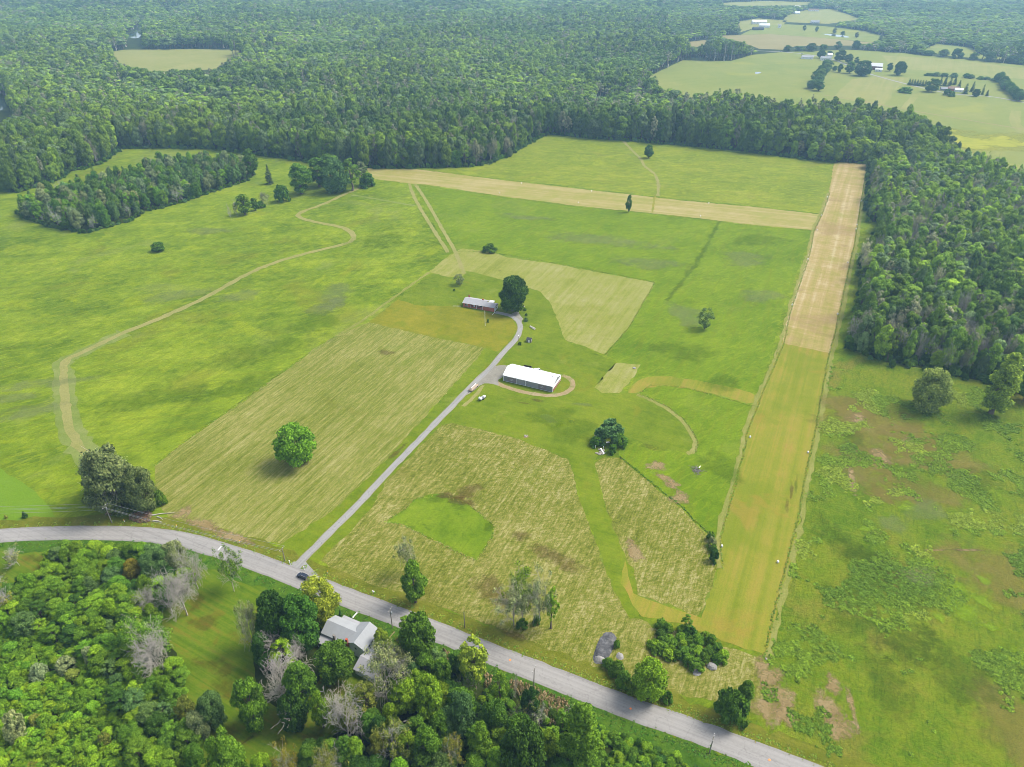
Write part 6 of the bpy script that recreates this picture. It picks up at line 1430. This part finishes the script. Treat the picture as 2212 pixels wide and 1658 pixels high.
def heap(name, label, cat, u, v, n, spread, s0, s1, m, seed):
    t = empty(name, G(u, v) + (0,), 0, label, cat); r = np.random.default_rng(seed); kind = 'stone' if m != 'grey_wood' else 'branch'
    for i in range(n):
        if kind == 'stone':
            o = rock('stone', None, u, v, r.uniform(s0, s1), m, seed=seed + i); o.location = (r.normal(0, spread), r.normal(0, spread * .8), .1); o.parent = t
        else:
            a = r.uniform(0, 3.14); L = r.uniform(s0, s1); z = r.uniform(.1, .8); x, y = r.normal(0, spread, 2)
            MB().tube([(x - math.cos(a) * L, y - math.sin(a) * L, z * .4), (x, y, z), (x + math.cos(a) * L, y + math.sin(a) * L, z * .6)], [.09, .08, .04], 5).build('branch', M[m], t)
    return t
heap('stone_heap', 'ring of pale stones on the lawn right of the near hay field top edge', 'stones', 1136, 942, 8, .6, .25, .5, 'stone', 10)
heap('stone_heap', 'heap of white and grey stones below the large dark bush', 'stones', 1297, 979, 16, 1.3, .35, .85, 'stone', 30)
heap('brush_pile', 'heap of grey branches in the green grass left of the airstrip', 'brush pile', 1504, 1016, 34, 1.2, .8, 2.0, 'grey_wood', 50)
def board(name, label, u, v, rz, L, w, z, tilt=0.0, m='white_paint', cat='board'):
    o = MB().box(-L / 2, L / 2, -w / 2, w / 2, 0, .12).build(name, M[m]); o.location = G(u, v) + (z,); o.rotation_euler = (0, tilt, rz); return tag(o, label, cat)
board('plank', 'white plank lying across the brush pile', 1511, 1012, R(60), 2.6, .3, .7, .25)
board('plank', 'white slab leaning on the stone heap below the bush', 1301, 977, R(-65), 3.2, .6, .6, .3)
board('plank', 'white square board between the two bushes by the stone heap', 1313, 957, R(10), 1.6, 1.0, .2)
for u, v, lb in ((1286, 970, 'white post left of the stone heap'), (1303, 972, 'white post right of the stone heap')):
    o = MB().box(-.09, .09, -.09, .09, 0, 2.0).build('post', M['white_paint']); o.location = G(u, v) + (0,); o.name = 'marker_post'; tag(o, lb, 'post')
tag(MB().lathe([(.9, 0), (.9, .28), (.78, .36), (.1, .38)], 16).build('well_cover', M['concrete']), 'round concrete well cover on the small hay patch', 'well cover').location = G(1370, 796) + (.02,)
for (u0, v0, u1, v1, lb) in ((325, 1115, 377, 1109, 'long pale fallen trunk beside the road bend'), (340, 1118, 352, 1124, 'short forked fallen branch below the long fallen trunk'), (331, 1127, 350, 1129, 'thin fallen branch nearest the road bend')):
    a, b_ = G(u0, v0), G(u1, v1); tag(MB().tube([(a[0], a[1], .3), ((a[0] + b_[0]) / 2, (a[1] + b_[1]) / 2 + .3, .34), (b_[0], b_[1], .18)], [.26, .2, .1], 7).build('fallen_log', M['bark_grey']), lb, 'log')

# mounds
def mound(name, label, cat, px, h, m, seed=0, bumps=.25):
    p = np.array([G(*q) for q in px]); P = [tuple(x) for x in chaikin([tuple(x) for x in p], 2)]; r = np.random.default_rng(seed)
    x0, y0 = p.min(0) - .5; x1, y1 = p.max(0) + .5; st = .45; X, Y = np.meshgrid(np.arange(x0, x1, st), np.arange(y0, y1, st)); ins = inpoly(P, X, Y); d = segdist(P, X, Y)
    Z = np.where(ins, h * np.clip(d / 1.5, 0, 1) ** .8 * (1 + bumps * (vnoise(X, Y, 2.2, seed) - .5) * 2) + bumps * .4 * (vnoise(X, Y, .9, seed + 1) - .5) * h, -.25)
    ny, nx = X.shape; i = np.arange(ny - 1)[:, None] * nx + np.arange(nx - 1)[None]; F = np.stack([i, i + 1, i + nx + 1, i + nx], -1).reshape(-1, 4); V = np.stack([X, Y, Z], -1).reshape(-1, 3)
    keep = (V[F][:, :, 2] > -.2).any(1); o = bpy.data.objects.new(name, mesh_np(name, V, F[keep], [M[m]], smooth=True)); C.objects.link(o); return tag(o, label, cat)
mound('gravel_pile', 'long dark grey pile of road millings in the near hay field', 'gravel pile', [(1298, 1372), (1306, 1366), (1326, 1366), (1334, 1380), (1325, 1403), (1316, 1420), (1308, 1432), (1284, 1432), (1279, 1420), (1287, 1397)], 0.8, 'dark_gravel', 3, .8)
mound('gravel_pile', 'low pale gravel heap at the near end of the dark gravel pile', 'gravel pile', [(1281, 1422), (1288, 1413), (1303, 1416), (1312, 1428), (1304, 1436), (1284, 1436)], 1.5, 'pale_gravel', 5, .4)
mound('gravel_pile', 'small pale mound right of the dark gravel pile', 'gravel pile', [(1328, 1420), (1334, 1408), (1346, 1412), (1349, 1424), (1340, 1428)], .9, 'pale_gravel', 7, .3)

# ------------------------------------------------------------------ vehicles and trailers
def wheel(root, x, y, r=.36, w=.24, rim='chrome'):
    t = MB().lathe([(r * .55, -w / 2), (r * .92, -w / 2), (r, -w * .3), (r, w * .3), (r * .92, w / 2), (r * .55, w / 2)], 18)
    o = t.build('wheel', M['black'], root, smooth=True); o.location = (x, y, r); o.rotation_euler = (math.pi / 2, 0, 0)
    h = MB().lathe([(.02, -w * .42), (r * .56, -w * .36), (r * .56, w * .36), (.02, w * .42)], 14).build('rim', M[rim], o); return o
def car(name, label, x, y, rz, paint):
    t = empty(name, (x, y, .11), rz, label, 'car')
    prof = [(-2.3, .34), (2.28, .34), (2.34, .62), (2.2, .86), (1.15, 1.0), (-2.1, 1.06), (-2.34, .9)]
    MB().prism(prof, -.92, .92).build('body', M[paint], t, .07)
    cab = MB(); b0 = [(1.12, -.84, 1.0), (1.12, .84, 1.0), (-2.05, .84, 1.05), (-2.05, -.84, 1.05)]; t0 = [(.32, -.66, 1.6), (.32, .66, 1.6), (-1.75, .66, 1.62), (-1.75, -.66, 1.62)]
    cab.add(b0 + t0, [(0, 1, 2, 3), (7, 6, 5, 4), (0, 4, 5, 1), (1, 5, 6, 2), (2, 6, 7, 3), (3, 7, 4, 0)]).build('windows', M['glass'], t, .03)
    MB().box(-1.78, .36, -.69, .69, 1.615, 1.69).build('roof', M[paint], t, .03)
    for sy in (-.7, .7): MB().box(-1.6, .2, sy - .03, sy + .03, 1.691, 1.74).build('roof_rail', M['chrome'], t)
    for sx in (-1.42, 1.42):
        for sy in (-.86, .86): wheel(t, sx, sy)
    for sy in (-.66, .66):
        MB().box(2.2, 2.36, sy - .2, sy + .2, .62, .78).build('headlight', M['lamp_glass'], t); MB().box(-2.38, -2.26, sy - .2, sy + .2, .72, .95).build('tail_light', M['red_light'], t)
    for sy in (-1.0, 1.0): MB().box(.72, .95, sy - .09, sy + .09, 1.0, 1.14).build('mirror', M[paint], t)
    return t
cx_, cy_ = G(655, 1248)
car('car', 'dark blue car driving on the road near the driveway mouth', cx_, cy_, R(180 - 26), 'car_paint')
x, y = G(820, 1412); car('car', 'dark car parked under the yellow green tree beside the white house', x, y, R(60), 'car_paint')
x, y = G(1687, 113); car('car', 'white car parked at the left end of the far farm lane', x, y, R(-15), 'white_car')
x, y = G(1733, 118); car('car', 'white car on the far lane above the white shed', x, y, R(-15), 'white_car')
hw = empty('hay_wagon', G(1023, 840) + (0,), R(62), 'flat hay wagon under a peaked tan tarpaulin beside the driveway', 'wagon')
MB().box(-3.6, 3.4, -1.2, 1.2, .75, .92).build('deck', M['tan_wood'], hw)
MB().add([(-3.3, -1.1, .925), (3.2, -1.1, .925), (3.2, 1.1, .925), (-3.3, 1.1, .925), (-2.4, -.1, 1.75), (2.6, .1, 1.65)], [(0, 3, 2, 1), (0, 1, 5, 4), (2, 3, 4, 5), (1, 2, 5), (3, 0, 4)]).build('tarpaulin', M['tarp'], hw)
MB().box(-2.3, 2.5, -.14, .14, 1.66, 1.8).build('ridge_strap', M['white_paint'], hw)
for sx in (-2.3, 2.2):
    for sy in (-1.0, 1.0): wheel(hw, sx, sy, .36, .22, 'dark_steel')
MB().box(-5.0, -3.6, -.08, .08, .5, .62).build('drawbar', M['dark_steel'], hw)
tk = empty('tank_trailer', G(1042, 863) + (0,), R(48), 'small trailer with white tank and grey boxes on the grass below the barn', 'trailer')
MB().box(-2.3, 2.3, -.7, .7, .55, .68).build('frame', M['dark_steel'], tk)
o = MB().lathe([(.05, -1.0), (.5, -.92), (.68, -.7), (.68, .7), (.5, .92), (.05, 1.0)], 16).build('tank', M['plastic_white'], tk, smooth=True); o.location = (-1.5, 0, 1.3); o.rotation_euler = (math.pi / 2, 0, 0)
MB().box(-.6, .5, -.6, .6, .685, 1.7).build('tote', M['steel'], tk, .08); MB().box(.8, 1.9, -.6, .6, .685, 1.6).build('tote', M['plastic_white'], tk, .08)
for sy in (-.85, .85): wheel(tk, 0, sy, .36, .22, 'steel')
MB().box(2.3, 3.3, -.06, .06, .5, .6).build('drawbar', M['dark_steel'], tk)
dt = empty('farm_trailer', G(1139, 797) + (0,), BA + R(6), 'dark open farm trailer parked behind the barn', 'trailer')
MB().box(-2.2, 2.2, -1.0, 1.0, .6, .72).build('deck', M['dark_steel'], dt)
for y_ in (-1.0, .94): MB().box(-2.2, 2.2, y_, y_ + .06, .725, 1.5).build('side_board', M['dark_wood'], dt)
for x_ in (-2.26, 2.2): MB().box(x_, x_ + .06, -1.0, 1.0, .725, 1.5).build('end_board', M['dark_steel'], dt)
for sx in (-.6, .6):
    for sy in (-1.15, 1.15): wheel(dt, sx, sy, .38, .22, 'dark_steel')
pu = empty('pickup_truck', G(1163, 803) + (0,), BA + R(170), 'white pickup truck parked behind the barn', 'truck')
MB().prism([(-2.7, .45), (2.6, .45), (2.65, .95), (1.3, 1.08), (-2.7, 1.05)], -.95, .95).build('body', M['white_car'], pu, .06)
MB().add([(1.2, -.85, 1.07), (1.2, .85, 1.07), (-.7, .85, 1.07), (-.7, -.85, 1.07), (.5, -.7, 1.75), (.5, .7, 1.75), (-.55, .7, 1.75), (-.55, -.7, 1.75)], [(0, 1, 2, 3), (7, 6, 5, 4), (0, 4, 5, 1), (1, 5, 6, 2), (2, 6, 7, 3), (3, 7, 4, 0)]).build('windows', M['glass'], pu)
MB().box(-.6, .55, -.72, .72, 1.752, 1.82).build('roof', M['white_car'], pu, .03); MB().box(-2.6, -.85, -.8, .8, 1.06, 1.09).build('truck_bed', M['dark_steel'], pu)
for sx in (-1.7, 1.6):
    for sy in (-.88, .88): wheel(pu, sx, sy, .4, .25)
ow = empty('old_cart', G(1290, 944) + (0,), R(-20), 'old grey cart half under the large dark bush', 'cart')
MB().box(-1.3, 1.3, -.5, .5, .5, .62).build('deck', M['grey_wood'], ow)
for sx in (-.9, .9):
    for sy in (-.62, .62): wheel(ow, sx, sy, .35, .12, 'white_paint')

# ------------------------------------------------------------------ roadside: poles, wires, signs, markers
TOPS = {}
def upole(key, u, v, vt, label, arms=1, transformer=False, m='pole_wood', rz=None):
    x, y = G(u, v); H = HGT(u, v, vt); rz = R(ROAD) if rz is None else rz
    t = empty('utility_pole', (x, y, 0), rz, label, 'utility pole')
    MB().tube([(0, 0, 0), (0, 0, H)], [.19, .13], 10).build('pole', M[m], t)
    for k in range(arms):
        z = H - .35 - k * .9; a = MB().box(-.06, .06, -1.35, 1.35, z - .07, z + .07).build('crossarm', M[m], t)
        for yy in (-1.2, 0.45, 1.2): MB().lathe([(.05, z + .07), (.09, z + .12), (.06, z + .2), (.08, z + .26), (.02, z + .3)], 8, (0, yy, 0)).build('insulator', M['lamp_glass'], a)
    if transformer: MB().lathe([(.05, H - 2.3), (.26, H - 2.25), (.26, H - 1.4), (.2, H - 1.3), (.04, H - 1.2)], 12, (.36, 0, 0)).build('transformer', M['steel'], t)
    TOPS[key] = (Vector((x, y, H)), rz); return t
upole('L', -270, 1136, 1098, 'utility pole outside the left picture border', 2)
upole('A', 242, 1130, 1091, 'tall utility pole with double crossarms at the road bend', 2, True)
upole('B', 616, 1213, 1184, 'utility pole left of the driveway mouth', 1)
upole('C', 848, 1357, 1316, 'utility pole with grey transformer in front of the white house', 1, True)
upole('D', 1004, 1357, 1323, 'bare wooden pole at the edge of the near hay field', 0)
upole('E', 1153, 1485, 1444, 'utility pole between the reeds and the road', 1)
upole('F', 1434, 1510, 1482, 'short dark brown pole beside the round lime tree', 0, m='dark_wood')
upole('G', 1532, 1628, 1592, 'utility pole in the grass at the lower right end of the road', 1)
def wire(a, b_, dy, dz, label):
    (pa, ra), (pb, rb_) = TOPS[a], TOPS[b_]
    qa = pa + Vector((-math.sin(ra) * dy, math.cos(ra) * dy, dz)); qb = pb + Vector((-math.sin(rb_) * dy, math.cos(rb_) * dy, dz)); L = (qb - qa).length
    pts = [qa.lerp(qb, t) - Vector((0, 0, 4 * L * .012 * t * (1 - t))) for t in np.linspace(0, 1, 15)]
    tag(MB().tube(pts, .035, 4).build('overhead_wire', M['steel']), label, 'wire', 'overhead wires at the road bend')
for dy, dz, nm in ((-1.2, 0, 'front upper'), (1.2, 0, 'rear upper'), (.45, -.8, 'middle'), (0, -2.6, 'lowest')): wire('L', 'A', dy, dz, '%s wire running left from the road bend pole' % nm)
for dy, dz, nm in ((-1.2, 0, 'front'), (1.2, 0, 'rear'), (0, -2.2, 'lower')): wire('A', 'B', dy, dz, '%s wire running right from the road bend pole' % nm)
sg = empty('road_sign', G(889, 1303) + (0,), R(-20), 'yellow diamond road sign in front of the bushy roadside tree', 'road sign')
MB().box(-.05, .05, .02, .09, 0, 2.5).build('post', M['steel'], sg)
MB().add([(0, -.02, 1.5), (.5, -.02, 2.0), (0, -.02, 2.5), (-.5, -.02, 2.0), (0, .015, 1.5), (.5, .015, 2.0), (0, .015, 2.5), (-.5, .015, 2.0)], [(0, 1, 2, 3), (7, 6, 5, 4), (0, 4, 5, 1), (1, 5, 6, 2), (2, 6, 7, 3), (3, 7, 4, 0)]).build('panel', M['orange'], sg)
mbx = empty('mailbox', G(807, 1283) + (0,), R(65), 'white mailbox on a post at the edge of the road', 'mailbox')
MB().box(-.06, .06, -.06, .06, 0, 1.05).build('post', M['grey_wood'], mbx)
MB().prism([(-.2, 1.055), (.2, 1.055), (.2, 1.35), (.12, 1.47), (-.12, 1.47), (-.2, 1.35)], -.4, .4).build('box', M['plastic_white'], mbx); MB().box(.205, .23, -.1, .0, 1.2, 1.5).build('flag', M['red_light'], mbx)
for u, v, hh, lb, top in ((626, 1218, 1.4, 'white marker post on the left side of the driveway mouth', 'plastic_white'), (657, 1232, 1.4, 'white marker post on the right side of the driveway mouth', 'plastic_white'), (708, 1239, .9, 'short white and yellow marker post in the verge right of the driveway mouth', 'yellow'),
        (518, 1173, .9, 'small yellow marker post in the verge above the road paint bar', 'yellow'), (382, 1139, .9, 'small yellow marker post near the road bend', 'yellow'), (269, 1128, .9, 'yellow marker post right of the tall bend pole', 'yellow')):
    t = empty('marker_post', G(u, v) + (0,), 0, lb, 'marker post'); MB().box(-.08, .08, -.08, .08, 0, hh).build('post', M['plastic_white'], t); MB().box(-.14, .14, -.14, .14, hh + .001, hh + .32).build('cap', M[top], t)
BAR = [('right edge of the airstrip', [(1680, 1216), (1745, 979), (1809, 680), (1831, 569), (1849, 496), (1851, 487), (1860, 436)], 'counted from the road'),
       ('left edge of the airstrip', [(1559, 1182), (1620, 946), (1711, 660), (1745, 561), (1765, 498), (1774, 467), (1787, 427)], 'counted from the road'),
       ('near edge of the cross strip', [(1079, 418), (1249, 439), (1513, 468)], 'counted from the left'), ('far edge of the cross strip', [(1126, 397), (1278, 414), (1531, 440)], 'counted from the left')]
ORD = ['first', 'second', 'third', 'fourth', 'fifth', 'sixth', 'seventh']
first = None
for place, pts, how in BAR:
    for i, (u, v) in enumerate(pts):
        lb = '%s white marker barrel on the %s, %s' % (ORD[i], place, how)
        if first is None:
            t = empty('marker_barrel', (0, 0, 0), 0, lb, 'marker', 'white airstrip markers')
            MB().lathe([(.34, 0), (.4, .05), (.4, .78), (.36, .84)], 14).build('drum', M['plastic_white'], t, smooth=False); MB().lathe([(.37, .845), (.3, .95), (.02, 1.0)], 14).build('lid', M['plastic_white'], t); MB().lathe([(.405, .36), (.415, .38), (.415, .46), (.405, .48)], 14).build('band', M['steel'], t); first = t
        else: t = copy_tree(first); t['label'] = lb
        t.location = G(u, v) + (.08,)

# ------------------------------------------------------------------ far farms and houses
def fb(name, u, v, ang, L, D, h, rise, wall, roof, label, cat='house', wins=3, door=True):
    x, y = G(u, v); w_ = [('front', L * (k + .5) / (wins + .5), h * .35, 1.1, h * .35) for k in range(wins)]
    gabled(name, label, cat, x, y, R(ang), L, D, h, rise, wall, roof, w_, [('right', D * .35, 1.4, 2.1, 'dark_wood')] if door else ())
fb('barn', 1625, 53, -2, 38, 14, 6, 4, 'white_siding', 'white_metal', 'long white barn beyond the far tan field', 'barn', 4)
fb('barn', 1640, 60, -8, 26, 13, 5, 4, 'white_siding', 'white_metal', 'white roofed barn in front of the long white barn', 'barn', 3)
fb('farm_shed', 1628, 66, 5, 26, 12, 4, 3, 'shingle_dark', 'shingle_dark', 'dark shed in front of the far white barns', 'shed', 2)
fb('silo_shed', 1681, 61, 0, 7, 5, 6, 2, 'white_siding', 'shingle', 'small upright white shed right of the far white barns', 'shed', 1)
fb('farmhouse', 1752, 51, -4, 22, 9, 4, 3, 'white_siding', 'shingle_pale', 'white house in front of trees beyond the far pond field', 'house', 4)
fb('farmhouse', 1843, 54, 3, 26, 9, 4, 3, 'white_siding', 'shingle', 'white house at the far wood edge right of the pond field', 'house', 4)
fb('barn', 1717, 22, 0, 17, 12, 7, 5, 'white_siding', 'white_metal', 'bright white barn near the top picture border', 'barn', 2)
fb('farmhouse', 1717, 31, 0, 15, 8, 4, 3, 'white_siding', 'white_metal', 'small white house below the bright top barn', 'house', 3)
fb('farmhouse', 1747, 25, -5, 30, 9, 4, 3, 'white_siding', 'tan_roof', 'long tan roofed house right of the bright top barn', 'house', 4)
fb('farmhouse', 1686, 27, 0, 16, 9, 4, 3, 'white_siding', 'shingle_pale', 'pale house left of the bright top barn', 'house', 3)
fb('farmhouse', 1610, 33, 0, 18, 8, 4, 3, 'white_siding', 'white_metal', 'white house among trees left of the far barns', 'house', 3)
fb('machine_shed', 1731.5, 128, -12, 21, 9, 3.6, 2.4, 'white_siding', 'shingle', 'white shed with grey roof at the far farm lane', 'shed', 3)
fb('farmhouse', 1773, 131, -8, 18, 9, 4, 3, 'white_siding', 'shingle_pale', 'white far farmhouse behind the short hedgerow top', 'house', 4)
fb('farmhouse', 1787, 126, -8, 9, 9, 5.5, 3, 'white_siding', 'white_metal', 'taller white wing behind the far farmhouse', 'house', 2)
fb('barn', 1879, 151, -20, 19, 12, 6, 4.5, 'dark_red', 'white_metal', 'far dark red barn with white metal roof behind the big dark tree', 'barn', 2)
fb('barn', 1890, 155, -20, 11, 6, 3.5, 2, 'white_siding', 'white_metal', 'low white annex in front of the dark red barn', 'shed', 2)
fb('bungalow', 2048, 196, -18, 15, 9, 3, 2.4, 'brick', 'tan_roof', 'tan roofed bungalow among the far pines', 'house', 3)
fb('bungalow', 2062, 199, -22, 11, 7, 3, 2.2, 'white_siding', 'white_metal', 'white roofed bungalow wing in front of the tan roof', 'house', 2)
fb('garage', 2032, 196, -10, 9, 6, 2.8, 2, 'grey_metal', 'shingle', 'grey garage left of the tan roofed bungalow', 'garage', 1)
fb('barn', 1455, 84, -10, 14, 10, 6, 5, 'white_siding', 'white_metal', 'tall white barn at the wood edge left of the far tan field', 'barn', 2)
fb('farmhouse', 1446, 86, -12, 13, 8, 4, 3, 'white_siding', 'white_metal', 'white house left of the tall white barn at the wood edge', 'house', 2)
fb('farmhouse', 1434, 93, 25, 14, 8, 4, 3, 'white_siding', 'tan_roof', 'tan roofed house lowest of the three at the wood edge', 'house', 2)
make_haze()
